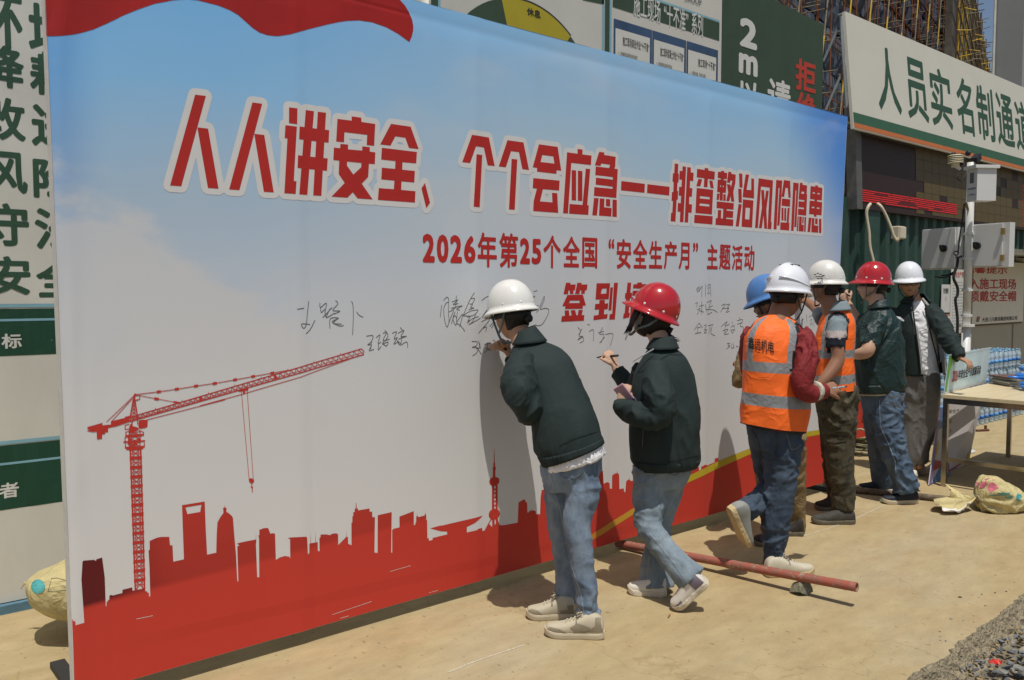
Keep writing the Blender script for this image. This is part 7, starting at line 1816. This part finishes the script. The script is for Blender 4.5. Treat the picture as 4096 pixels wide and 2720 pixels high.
# ---------------------------------------------------------------- vests
def vest(parent, secs, arms, bands, verts, n=72, sub=7, amp=.006, seed=2, lower=None):
    rows = crom([list(c) + list(a) + list(b) for c, a, b in secs], sub); m_ = len(rows)
    V, F = loft_geo(secs, n, sub, 2.3, False)
    out = []
    for i, v in enumerate(V):
        c = Vector(rows[i // n][:3]); s = (i // n) / (m_ - 1); q = Vector((v.x * 8, v.y * 8, v.z * 6)) + Vector((seed, 0, 0))
        a = 1 - abs(noise.noise(q + noise.noise_vector(q * .6)))
        hang = .010 * max(0, 1 - s * 3) * math.sin((i % n) * 5 * 2 * math.pi / n + seed)
        out.append(v + (v - c).normalized() * (amp * (a * a - .6) * 1.4 + hang) + UPZ * (hang * .6 if i < n else 0))
    V = out
    AX = []
    for L_ in arms: AX.append([(J(x, y, d), r * d / FPX) for x, y, d, r in L_])
    def near(p):
        best = 9
        for A in AX:
            for (a, ra), (b, rb) in zip(A[:-1], A[1:]):
                ab = b - a; t = max(0, min(1, (p - a).dot(ab) / ab.length_squared)); best = min(best, (p - a - ab * t).length - (ra + (rb - ra) * t))
        return best
    idx = []; keep = []
    for fi, f in enumerate(F):
        i = fi // n; k = fi % n; s = (i + .5) / (m_ - 1); th = math.degrees(2 * math.pi * (k + .5) / n); c = sum((V[q] for q in f), Vector()) / 4; dn = near(c)
        if dn < -.006 and s > .35: continue
        keep.append(f); mi = 0
        if dn < .010 and s > .35: mi = 2
        elif any(a < s < b for a, b in bands): mi = 1
        elif any(t0 < th < t1 and s0 < s < s1 for t0, t1, s0, s1 in verts): mi = 1
        elif i == 0: mi = 2
        idx.append(mi)
    o = obj('safety_vest', V, keep, m_orange, parent, True, [m_orange, m_refl, m_trim], idx); o.modifiers.new('t', 'SOLIDIFY').thickness = .004; return o

# ---------------------------------------------------------------- person behind: blue helmet, khaki
p4 = thing('person', 'person in blue hard hat and khaki work clothes half hidden behind the orange vest', 'person', tuple(atZ(3110, 2170, 0)), 'people signing the wall')
S4 = [SEC2(s) for s in ((3000, 1740, 3185, 1740, 5.50, .13), (3005, 1620, 3170, 1620, 5.50, .13), (2998, 1480, 3160, 1480, 5.50, .13), (2998, 1380, 3150, 1380, 5.50, .125), (3012, 1325, 3130, 1325, 5.50, .10), (3040, 1290, 3105, 1290, 5.50, .06))]
HC = J(3078, 1214, 5.50); Lf, r2, f2, u2 = head_frame(HC, 60, -18, 0)
a4 = [(3016, 1350, 5.48, 38), (2990, 1430, 5.42, 42), (2968, 1505, 5.38, 36), (2956, 1525, 5.42, 30), (2956, 1500, 5.55, 26)]
l4 = [(3165, 1740, 5.56, 58), (3178, 1850, 5.60, 44), (3182, 1980, 5.64, 40), (3184, 2060, 5.66, 38), (3182, 2122, 5.67, 38)]
l4b = [(3050, 1740, 5.50, 60), (3062, 1860, 5.48, 50), (3078, 2000, 5.46, 42), (3084, 2130, 5.45, 40)]
w1 = J(2957, 1490, 5.52); h1 = hand_geo(w1, J(2958, 1462, 5.56) - w1, FWH, .8, .95, 1)
body = make_body(p4, [head_geo(Lf), T([(3062, 1245, 5.46, 34), (3070, 1275, 5.48, 34), (3074, 1320, 5.5, 40)])] + ears(Lf) + [loft_geo([shrink(s, .7) for s in S4], 20, 3)] + h1 + [T([(x, y, d, r * .55) for x, y, d, r in L_]) for L_ in (a4, l4, l4b)], m_skin_t)
hair_cap(p4, Lf, .05, -.06, 1.06); face_bits(body, Lf, m_skin_t); hard_hat(p4, Lf, m_hb, 'plain', mat('strap_dark', (.03, .03, .03), .6), peak=.022, flare=.016)
garment('work_clothes', [loft_geo(S4, 26, 4), T(a4), T(l4), T(l4b)], m_khaki, p4, .013, .010, (8, 8, 10), 21)
m_dsh = mat('shoe_dark', (.030, .026, .022), .8, var=.3, vscale=14); m_dsole = mat('sole_dusty', (.13, .115, .08), .8, var=.2, vscale=20)
shoe(p4, atZ(3100, 2186), atZ(3014, 2178), UPZ, m_dsh, m_dsole); shoe(p4, atZ(3214, 2142), atZ(3140, 2138), UPZ, m_dsh, m_dsole)

# ---------------------------------------------------------------- person 3: orange vest with red sleeves
p3 = thing('person', 'person in white vented helmet, lettered orange vest and red sleeves standing on one leg', 'person', tuple(atZ(3140, 2305, 0)), 'people signing the wall')
S3 = [SEC2(s) for s in ((2958, 1692, 3212, 1728, 4.86, .15), (2962, 1610, 3232, 1630, 4.86, .15), (2972, 1530, 3222, 1550, 4.86, .145), (2977, 1460, 3206, 1470, 4.86, .14), (2977, 1390, 3212, 1400, 4.87, .135), (2986, 1335, 3222, 1350, 4.88, .125), (3012, 1295, 3212, 1315, 4.89, .105), (3042, 1272, 3186, 1290, 4.90, .075), (3076, 1256, 3160, 1268, 4.90, .055))]
HC = J(3150, 1188, 4.93); Lf, r2, f2, u2 = head_frame(HC, -52, -4, 0)
a3 = [(3200, 1332, 4.84, 40), (3222, 1392, 4.78, 44), (3222, 1470, 4.70, 48), (3206, 1540, 4.68, 44), (3240, 1572, 4.70, 40), (3296, 1562, 4.76, 34)]
a3b = [(3005, 1325, 4.92, 36), (2996, 1420, 5.0, 40), (3010, 1500, 5.05, 36), (3060, 1490, 5.12, 30)]
l3 = [(3125, 1700, 4.87, 80), (3122, 1800, 4.86, 76), (3122, 1910, 4.85, 65), (3112, 2020, 4.84, 60), (3100, 2130, 4.84, 50), (3094, 2210, 4.84, 46), (3092, 2262, 4.84, 46)]
l3b = [(3062, 1705, 4.93, 76), (3075, 1820, 4.98, 68), (3092, 1930, 5.02, 60), (3070, 1985, 4.96, 56), (3020, 2020, 4.86, 46), (2976, 2046, 4.78, 40)]
hip3 = [SEC2(s) for s in ((3010, 1790, 3200, 1800, 4.88, .11), (2992, 1725, 3206, 1740, 4.88, .13), (2988, 1650, 3206, 1660, 4.88, .13))]
w1 = J(3296, 1560, 4.76); h1 = hand_geo(w1, J(3330, 1552, 4.78) - w1, UPZ * -.6 + FWH * .8, .75, 1.0, 1)
w2 = J(3060, 1490, 5.12); h2 = hand_geo(w2, J(3090, 1480, 5.16) - w2, UPZ, .6, 1.0)
body = make_body(p3, [head_geo(Lf), T([(3128, 1215, 4.92, 38), (3118, 1250, 4.91, 40), (3115, 1300, 4.89, 48)])] + ears(Lf) + [loft_geo([shrink(s, .7) for s in S3], 20, 3)] + h1 + h2 + [T([(x, y, d, r * .5) for x, y, d, r in L_]) for L_ in (a3, a3b, l3, l3b)], m_skin_t)
hair_cap(p3, Lf, .04, -.05, 1.06); face_bits(body, Lf, m_skin_t)
hard_hat(p3, Lf, m_hw3, 'vent', mat('strap_dark', ()), rx=.112, ry=.135, h=.148, peak=.048, flare=.012)
ws = garment('work_shirt', [loft_geo([shrink(s, .93) for s in S3], 26, 4)], m_redw, p3, .009, .006, (10, 10, 9), 31)
garment('sleeve', [T(a3)], m_redw, ws, .007, .014, (10, 10, 9), 36); garment('sleeve', [T(a3b)], m_redw, ws, .008, .010, (10, 10, 9), 37)
vs = vest(p3, S3, [a3, a3b], [(.13, .205), (.335, .41)], [(282, 305, .40, .93), (195, 215, .40, .93), (40, 58, .4, .93), (120, 138, .4, .93)], seed=3)
lx0, lx1 = 2850 + .4783 * 298, 2850 + .4783 * 515
def lmap(q): x = lx0 + (lx1 - lx0) * q[0]; yt = 1000 + .4783 * (722 + 40 * q[0]); yb = 1000 + .4783 * (822 + 42 * q[0]); return (x, yb + (yt - yb) * q[1])
project_text('lettering', '鑫远机电', .012, lmap, m_trim, vs, .006)
cu = garment('sleeve_patch', [T([(3252, 1565, 4.70, 42.5), (3266, 1566, 4.72, 40)], 1, 24, 5)], mat('glove_white', (.50, .47, .38), .8, var=.15, vscale=30), p3, .006, .003, (20, 20, 20), 4)
jn = garment('jeans', [loft_geo(hip3, 30, 4), T(l3), T(l3b)], m_den3, p3, .008, .013, (8, 8, 12), 33)
z5p = lambda a, b: (2750 + .54191 * a, 1600 + .54191 * b)
project('back_pocket', seam_px([z5p(*p) for p in ((470, 215), (525, 300), (540, 420), (620, 450), (660, 420), (662, 240))], 1.8), mat('denim_thread', (.05, .045, .04), .8, var=0), jn, .003)
project('pocket_edge', seam_px([z5p(*p) for p in ((735, 255), (765, 365), (800, 362), (838, 330))], 2.0), mat('denim_fade2', (.16, .17, .17), .8, var=0), jn, .003)
m_crm = mat('shoe_cream', (.52, .47, .36), .6, var=.1, vscale=22); m_gum = mat('sole_yellow', (.50, .39, .21), .6, var=.12, vscale=22, bump=.4, bscale=45)
shoe(p3, atZ(3058, 2306), atZ(3254, 2296), UPZ, m_crm, m_gum, 1.0, None, m_crm)
m_grs = mat('shoe_grey', (.27, .28, .26), .7, var=.1)
shoe(p3, J(2912, 2036, 4.70), J(2980, 2196, 4.80), RT * .9 + UPZ * .35 + FWH * .25, m_grs, m_gum, 1.05)
marker('black and white marker pen in the right hand of the red sleeved worker', J(3389, 1546, 4.82), J(3328, 1554, 4.76), mat('pen_silver', (.3, .33, .36), .4, var=.3, vscale=120))

# ---------------------------------------------------------------- person 5: camouflage trousers
p5 = thing('person', 'person in old white helmet, orange vest over striped polo and camouflage trousers', 'person', tuple(atZ(3340, 2080, 0)), 'people signing the wall')
S5 = [SEC2(s) for s in ((3256, 1572, 3418, 1560, 5.98, .135), (3258, 1500, 3412, 1490, 5.98, .135), (3262, 1420, 3410, 1415, 5.98, .13), (3268, 1350, 3414, 1345, 5.98, .125), (3282, 1290, 3414, 1282, 5.99, .11), (3300, 1252, 3398, 1246, 6.0, .085), (3316, 1232, 3378, 1222, 6.0, .055))]
HC = J(3302, 1150, 6.02); Lf, r2, f2, u2 = head_frame(HC, 46, 0, 0)
a5 = [(3352, 1286, 5.90, 36), (3346, 1340, 5.86, 38), (3346, 1390, 5.84, 34)]
a5f = [(3346, 1375, 5.84, 25), (3352, 1432, 5.82, 27), (3335, 1470, 5.80, 27), (3300, 1515, 5.77, 22), (3278, 1540, 5.76, 18)]
a5b = [(3290, 1278, 6.10, 30), (3276, 1250, 6.22, 27)]
a5bf = [(3276, 1252, 6.22, 21), (3258, 1228, 6.32, 20), (3225, 1205, 6.42, 15)]
l5 = [(3352, 1560, 5.97, 72), (3356, 1680, 5.96, 68), (3357, 1790, 5.95, 58), (3362, 1880, 5.94, 53), (3372, 1960, 5.93, 47), (3374, 2036, 5.93, 46)]
l5b = [(3325, 1570, 6.08, 62), (3335, 1750, 6.18, 52), (3345, 1900, 6.26, 44), (3350, 2005, 6.30, 40)]
hip5 = [SEC2(s) for s in ((3275, 1660, 3426, 1655, 5.99, .12), (3262, 1600, 3430, 1590, 5.99, .135), (3266, 1545, 3420, 1540, 5.99, .13))]
w1 = J(3278, 1540, 5.76); h1 = hand_geo(w1, J(3262, 1562, 5.76) - w1, FWH, .7, 1.0)
w2 = J(3225, 1205, 6.42); h2 = hand_geo(w2, J(3205, 1192, 6.48) - w2, FWH, .8, 1.0)
body = make_body(p5, [head_geo(Lf), T([(3308, 1178, 6.02, 32), (3316, 1210, 6.0, 32), (3330, 1250, 6.0, 40)])] + ears(Lf) + [loft_geo([shrink(s, .7) for s in S5], 20, 3)] + h1 + h2 + [T(a5f), T(a5bf)] + [T([(x, y, d, r * .5) for x, y, d, r in L_]) for L_ in (a5, a5b, l5, l5b)], m_skin_t)
hair_cap(p5, Lf, .05, -.055, 1.06); face_bits(body, Lf, m_skin_t); hh = hard_hat(p5, Lf, m_hw2, 'round', mat('strap_tan', (.16, .13, .09), .7), h=.150)
mb = MB()
for dx, dy in ((0, 0), (22, -10), (45, -2), (12, 18), (35, 16), (58, 14), (25, 34), (48, 30), (70, 8)):
    q = (2850 + .4783 * (865 + dx), 1000 + .4783 * (205 + dy)); c = J(*q, 5.885); mb.tube([c, c + FWH * .03], .0035, 6)
mb.build('vent_holes', m_liner, hh)
m_navy = mat('polo_navy', (.016, .020, .034), .8, var=.1); m_pgr = mat('polo_grey_blue', (.20, .25, .27), .8, var=.06); m_ppl = mat('polo_pale', (.44, .38, .36), .8, var=.06)
def stripe(p):
    x = (p - J(3350, 1280, 5.86)).z
    return 1 if x > -.075 else (2 if x > -.125 else 0)
garment('polo_shirt', [loft_geo([shrink(s, .94) for s in S5], 26, 4), T(a5), T(a5b)], m_navy, p5, .010, .006, (9, 9, 12), 41, mats=[m_navy, m_pgr, m_ppl], pick=stripe)
ring_part('polo_collar', [(Vector(S5[-1][0]) + UPZ * .035, S5[-1][1] * 1.05, S5[-1][2] * 1.15), (Vector(S5[-2][0]) + UPZ * .012, S5[-2][1] * 1.0, S5[-2][2] * 1.15)], m_pgr, p5, 1.0, 40, 4)
vest(p5, S5, [a5, a5b], [(.09, .165), (.31, .385)], [(318, 338, .38, .92), (206, 226, .38, .92), (30, 48, .38, .9)], seed=8)
tr5 = garment('trousers', [loft_geo(hip5, 30, 4), T(l5), T(l5b)], m_camo, p5, .010, .015, (8, 8, 10), 43)
project('cargo_pocket', [[z5p(1000, 262), z5p(1175, 278), z5p(1180, 300), z5p(1095, 318), z5p(1005, 300)]], m_camo, tr5, .008)
m_lof = mat('loafer_grey', (.055, .052, .045), .85, var=.25, vscale=18)
shoe(p5, atZ(3418, 2094), atZ(3246, 2094), UPZ, m_lof, m_dsole, 1.05, low=.85); shoe(p5, atZ(3352, 2042), atZ(3258, 2038), UPZ, m_dsh, m_dsole, 1.0, low=.85)
for a, b, d in ((3378, 2050, 5.93), (3348, 2012, 6.30)):
    V, F = T([(a, b - 20, d, 34), (a, b + 26, d, 32)], 1, 14, 2); obj('sock', V, F, m_liner, p5, True)

# ---------------------------------------------------------------- person 6: red helmet, short sleeves
p6 = thing('person', 'person in red hard hat and short sleeved dark green shirt writing at the wall end', 'person', tuple(atZ(3560, 2000, 0)), 'people signing the wall')
S6 = [SEC2(s) for s in ((3434, 1574, 3612, 1562, 6.56, .125), (3420, 1530, 3618, 1520, 6.56, .14), (3422, 1440, 3612, 1435, 6.56, .14), (3430, 1360, 3606, 1355, 6.56, .135), (3440, 1300, 3594, 1290, 6.57, .12), (3458, 1258, 3574, 1250, 6.58, .095), (3478, 1236, 3556, 1226, 6.58, .07), (3490, 1220, 3546, 1208, 6.58, .05))]
HC = J(3490, 1146, 6.62); Lf, r2, f2, u2 = head_frame(HC, 70, 4, 0)
a6 = [(3515, 1268, 6.50, 36), (3496, 1325, 6.43, 38), (3474, 1384, 6.39, 34)]
a6f = [(3480, 1360, 6.40, 25), (3470, 1402, 6.37, 27), (3440, 1416, 6.42, 23), (3412, 1420, 6.58, 17)]
a6b = [(3468, 1275, 6.68, 32), (3450, 1300, 6.74, 30)]
a6bf = [(3450, 1302, 6.74, 22), (3434, 1290, 6.78, 21), (3410, 1245, 6.82, 17), (3390, 1210, 6.84, 14)]
l6 = [(3556, 1565, 6.54, 62), (3550, 1660, 6.52, 58), (3562, 1760, 6.49, 55), (3596, 1860, 6.47, 49), (3618, 1930, 6.46, 48), (3622, 1968, 6.46, 50)]
l6b = [(3500, 1575, 6.64, 58), (3508, 1690, 6.72, 50), (3520, 1800, 6.80, 46), (3530, 1890, 6.85, 43), (3532, 1942, 6.88, 43)]
hip6 = [SEC2(s) for s in ((3466, 1650, 3606, 1645, 6.58, .11), (3458, 1590, 3616, 1580, 6.58, .125), (3462, 1550, 3606, 1545, 6.58, .12))]
w1 = J(3390, 1212, 6.84); h1 = hand_geo(w1, J(3376, 1180, 6.87) - w1, J(3400, 1185, 6.95) - w1, .9, .95, 1)
w2 = J(3412, 1420, 6.58); h2 = hand_geo(w2, J(3396, 1424, 6.68) - w2, UPZ, .6, .95)
body = make_body(p6, [head_geo(Lf), T([(3494, 1175, 6.61, 30), (3506, 1200, 6.59, 30), (3514, 1240, 6.58, 38)])] + ears(Lf) + [loft_geo([shrink(s, .7) for s in S6], 20, 3)] + h1 + h2 + [T(a6f), T(a6bf)] + [T([(x, y, d, r * .5) for x, y, d, r in L_]) for L_ in (a6, a6b, l6, l6b)], m_skin_l)
hair_cap(p6, Lf, .05, -.055, 1.06); face_bits(body, Lf, m_skin_l); hard_hat(p6, Lf, m_hr, rivet=mat('rivet_white', ()), h=.152)
sh6 = garment('work_shirt', [loft_geo(S6, 30, 5)], m_shirt_g, p6, .008, .014, (9, 9, 6), 51)
garment('sleeve', [T(a6)], m_shirt_g, sh6, .007, .012, (10, 10, 7), 54); garment('sleeve', [T(a6b)], m_shirt_g, sh6, .008, .008, (10, 10, 7), 55)
ring_part('waistband', [S6[0], (S6[0][0].lerp(S6[1][0], .8), S6[0][1].lerp(S6[1][1], .6), S6[0][2].lerp(S6[1][2], .6))], m_shirt_g, sh6, 1.03, 80, 3, .003, 40)
ring_part('collar', [(Vector(S6[-1][0]) + UPZ * .03, S6[-1][1] * 1.0, S6[-1][2] * 1.1), (Vector(S6[-2][0]) + UPZ * .0, S6[-2][1] * 1.08, S6[-2][2] * 1.2)], m_shirt_g, sh6, 1.0, 40, 4)
V, F = loft_geo([(S6[0][0] - UPZ * .012, S6[0][1] * .97, S6[0][2] * .97), (S6[0][0] + UPZ * .02, S6[0][1] * .95, S6[0][2] * .95)], 40, 3, 2.3); obj('undershirt', V, F, mat('undershirt_cream', (.5, .46, .34), .8), p6, True)
jn = garment('jeans', [loft_geo(hip6, 30, 4), T(l6), T(l6b)], m_den4, p6, .008, .013, (8, 8, 11), 53)
z6p = lambda a, b: (3300 + .57405 * a, 1200 + .57405 * b)
project('back_pocket', seam_px([z6p(*p) for p in ((448, 650), (452, 720), (520, 748), (540, 700), (542, 640))], 1.6) + seam_px([z6p(*p) for p in ((452, 680), (538, 662))], 1.6), mat('denim_tan', (.15, .12, .07), .8, var=0), jn, .003)
project('side_seam', seam_px([z6p(*p) for p in ((380, 700), (385, 880), (450, 1020), (490, 1130), (495, 1210))], 1.6), mat('denim_fade', ()), jn, .003)
m_nav = mat('trainer_navy', (.018, .024, .035), .6, var=.15); m_tl = mat('sole_teal', (.18, .45, .30), .5, var=0); m_yg = mat('sole_lime', (.58, .52, .06), .5, var=0)
s_ = shoe(p6, atZ(3670, 2012), atZ(3527, 2014), UPZ, m_nav, mat('sole_cream', ()))
hl, te = atZ(3670, 2012), atZ(3527, 2014); dd = te - hl
for a, b, mm in ((.08, .30, m_yg), (.30, .55, m_yg), (.55, .80, m_tl), (.80, .97, m_tl)):
    c = hl + dd * ((a + b) / 2); n = dd.normalized().cross(UPZ); mb = MB()
    for sgn in (1,): q = c + n * (.049 * sgn); w_ = dd * ((b - a) / 2); mb.add([q - w_ + UPZ * .008, q + w_ + UPZ * .008, q + w_ + UPZ * .022, q - w_ + UPZ * (.04 if a < .3 else .024)], [(0, 1, 2, 3)])
    mb.build('sole_stripe', mm, s_)
shoe(p6, atZ(3572, 1970), atZ(3432, 1962), UPZ, m_nav, mat('sole_white', (.55, .52, .45), .6, var=.1))
marker('short black marker pen raised by the short sleeved person at the wall end', J(3372, 1164, 6.90), J(3399, 1184, 6.80))

# ---------------------------------------------------------------- person 7: facing the camera
p7 = thing('person', 'person facing the camera in white helmet, open green jacket and grey trousers', 'person', tuple(atZ(3680, 1900, 0)))
S7 = [SEC2(s) for s in ((3612, 1500, 3756, 1496, 7.45, .115), (3606, 1400, 3748, 1400, 7.45, .12), (3602, 1310, 3738, 1310, 7.45, .12), (3604, 1250, 3726, 1250, 7.46, .105), (3624, 1218, 3706, 1218, 7.47, .08), (3640, 1198, 3686, 1198, 7.48, .052))]
HC = J(3636, 1134, 7.44); Lf, r2, f2, u2 = head_frame(HC, 158, -3, -3)
a7 = [(3714, 1236, 7.42, 34), (3756, 1290, 7.32, 37), (3790, 1350, 7.22, 36), (3822, 1400, 7.12, 30), (3842, 1432, 7.06, 25)]
a7b = [(3592, 1236, 7.50, 34), (3578, 1330, 7.52, 36), (3584, 1420, 7.50, 32), (3590, 1480, 7.46, 25)]
l7 = [(3702, 1490, 7.45, 52), (3710, 1590, 7.44, 46), (3704, 1690, 7.43, 41), (3688, 1780, 7.43, 35), (3676, 1832, 7.43, 31), (3676, 1852, 7.43, 26)]
l7b = [(3646, 1490, 7.48, 52), (3640, 1600, 7.47, 46), (3640, 1720, 7.46, 40), (3640, 1830, 7.44, 33), (3646, 1862, 7.43, 26)]
hip7 = [SEC2(s) for s in ((3618, 1590, 3752, 1590, 7.46, .10), (3610, 1530, 3754, 1530, 7.46, .12), (3614, 1470, 3748, 1470, 7.46, .115))]
w1 = J(3843, 1434, 7.06); h1 = hand_geo(w1, J(3876, 1448, 6.98) - w1, -UPZ - FWH * .3, .8, 1.0, -1)
w2 = J(3590, 1480, 7.46); h2 = hand_geo(w2, J(3592, 1510, 7.45) - w2, RT, .4, 1.0)
body = make_body(p7, [head_geo(Lf), T([(3642, 1160, 7.47, 27), (3652, 1190, 7.48, 27), (3662, 1225, 7.48, 34)])] + ears(Lf) + [loft_geo([shrink(s, .8) for s in S7], 20, 3)] + h1 + h2 + [T([(x, y, d, r * .55) for x, y, d, r in L_]) for L_ in (a7, a7b, l7, l7b)], m_skin)
hair_cap(p7, Lf, .06, -.05, 1.05, side=.01); face_bits(body, Lf, m_skin); hh = hard_hat(p7, Lf, m_hw3, rivet=m_hw, strap=mat('strap_dark', ()), h=.150)
q = [Lf(.0, .100, .100), ]; em = MB()
for k, (sh, mm) in enumerate(((-.014, 0), (0, 1), (.014, 0))):
    c_ = [Lf(sh - .004, .1, .078), Lf(sh + .004, .1, .078), Lf(sh + .014, .1, .108), Lf(sh + .006, .1, .108)]
    em.add([Lf(0, 0, 0) + (v - Lf(0, 0, 0)) * 1.0 + f2 * (.0275 - .35 * (((v - HC).dot(u2)) - .078)) for v in c_], [(0, 1, 2, 3)], mm)
em.build('helmet_emblem', None, hh, mats=[mat('emblem_green', (.03, .16, .09), .5, var=0), mat('emblem_yellow', (.5, .38, .03), .5, var=0)])
gl = MB()
for s__ in (-1, 1): gl.tube([Lf(s__ * (.033 + .026 * math.cos(t)), .104 - .006 * abs(math.cos(t)), .004 + .020 * math.sin(t)) for t in np.linspace(0, 6.28, 18)], .0016, 5); gl.tube([Lf(s__ * .058, .100, .006), Lf(s__ * .082, .04, .008), Lf(s__ * .084, -.005, .004)], .0016, 5)
gl.tube([Lf(-.008, .107, .008), Lf(.008, .107, .008)], .0016, 5); gl.build('glasses', mat('glasses_frame', (.05, .045, .04), .3, .5), p7)
ts = garment('t_shirt', [loft_geo([shrink(s, .96) for s in S7], 30, 5)], m_tee, p7, .010, .006, (9, 9, 14), 61)
z7p = lambda a, b: (3300 + .44643 * a, 1000 + .44643 * b)
project_text('chest_lettering', 'AUTHENTIC', 0, lambda q: (3300 + .44643 * (782 + 68 * q[0]), 1000 + .44643 * (584 - 10 * q[1])), mat('print_grey2', (.12, .12, .13), .7, var=0), ts, .004)
project('chest_print', seam_px([z7p(*p) for p in ((785, 565), (810, 555), (825, 548), (845, 562))], 1.0), mat('print_grey2', (.12, .12, .13), .7, var=0), ts, .004, 2)
# open jacket: loft with the front left out, grey lining turned outwards
SJ = [SEC2(s) for s in ((3602, 1502, 3784, 1494, 7.45, .135), (3592, 1400, 3772, 1400, 7.45, .14), (3584, 1310, 3752, 1310, 7.45, .135), (3584, 1255, 3738, 1252, 7.46, .12), (3606, 1216, 3718, 1214, 7.47, .095), (3636, 1190, 3692, 1190, 7.48, .062))]
n = 72; V, F = loft_geo(SJ, n, 7, 2.3, False); rows = len(V) // n; keep = []; idx = []
for fi, f in enumerate(F):
    i, k = fi // n, fi % n; s = i / rows; th = 2 * math.pi * (k + .5) / n; cs, sn = math.cos(th), math.sin(th)
    lo_, hi_ = -.20 - .25 * s, .56 - .24 * s
    if sn < 0 and lo_ < cs < hi_: continue
    keep.append(f); idx.append(1 if sn < 0 and (hi_ <= cs < hi_ + .30 or lo_ - .10 < cs <= lo_) else 0)
V = [v + (v - Vector(SJ[2][0])).normalized() * .006 * noise.noise(v * 11) for v in V]
m_lin = mat('jacket_lining', (.30, .30, .28), .75, var=.06)
jk = obj('jacket', V, keep, m_jkt, p7, True, [m_jkt, m_lin], idx); jk.modifiers.new('t', 'SOLIDIFY').thickness = .008
garment('sleeve', [T(a7)], m_jkt, jk, .010, .013, (9, 9, 9), 63); garment('sleeve', [T(a7b)], m_jkt, jk, .011, .008, (9, 9, 9), 64)
ring_part('collar', [(Vector(SJ[-1][0]) + UPZ * .035, SJ[-1][1] * .98, SJ[-1][2] * 1.0), (Vector(SJ[-2][0]) + UPZ * .01, SJ[-2][1] * 1.04, SJ[-2][2] * 1.1)], m_jkt, jk, 1.0, 40, 4, only=lambda t: not (math.sin(t) < 0 and -.55 < math.cos(t) < .55))
mb = MB()
for L_ in (((3648, 1210, 7.33), (3664, 1330, 7.31), (3676, 1420, 7.31), (3683, 1494, 7.31)), ((3700, 1215, 7.34), (3722, 1330, 7.32), (3745, 1420, 7.32), (3760, 1490, 7.33))):
    V, F = tube_geo([J(*q) for q in L_], .006, 8); mb.add(V, F)
mb.build('zip_edge', m_liner, jk)
mb = MB(); a, b = J(3585, 1274, 7.315), J(3616, 1286, 7.31); mb.add([a, b, b + UPZ * .012, (a + b) / 2 + UPZ * .028, a + UPZ * .02], [(0, 1, 2, 3, 4)]); a, b = J(3740, 1285, 7.30), J(3756, 1262, 7.30); mb.add([a, b, b - UPZ * .02, a - UPZ * .028], [(0, 1, 2, 3)]); mb.build('reflective_piping', m_tee, jk)
garment('trousers', [loft_geo(hip7, 30, 4), T(l7), T(l7b)], m_grey, p7, .010, .013, (8, 8, 5), 65)
shoe(p7, atZ(3652, 1893), atZ(3722, 1898), UPZ, m_wsh, m_wsole, .95, None, m_wsh); shoe(p7, atZ(3638, 1878), atZ(3652, 1918), UPZ, m_wsh, m_wsole, .95)
for a, b, d in ((3676, 1858, 7.43), (3646, 1866, 7.43)):
    V, F = T([(a, b - 14, d, 20), (a, b + 16, d, 19)], 1, 12, 2); obj('ankle', V, F, m_skin, p7, True)

# ---------------------------------------------------------------- grit and crumbs on the pavement
mb = MB()
for k in range(420):
    x = R.uniform(1.2, 9); y = R.uniform(-1.9, 1.2) if R.random() < .6 else -1.93 + abs(R.gauss(0, .12))
    if R.random() < .3: y = R.gauss(-.02, .12)
    r_ = R.choice([.0025, .003, .004, .006]) * R.uniform(.7, 1.3)
    if y < -1.7: r_ *= 1.4
    Vp, Fp = protos[k % 14]; rot = Matrix.Rotation(R.uniform(0, 6.28), 3, 'Z')
    mb.add([rot @ (v * r_) + Vector((x, y, r_ * .3)) for v in Vp], Fp, R.randrange(3))
mb.build('pavement_grit', None, mats=[gm[2], gm[3], gm[4]])['kind'] = 'stuff'
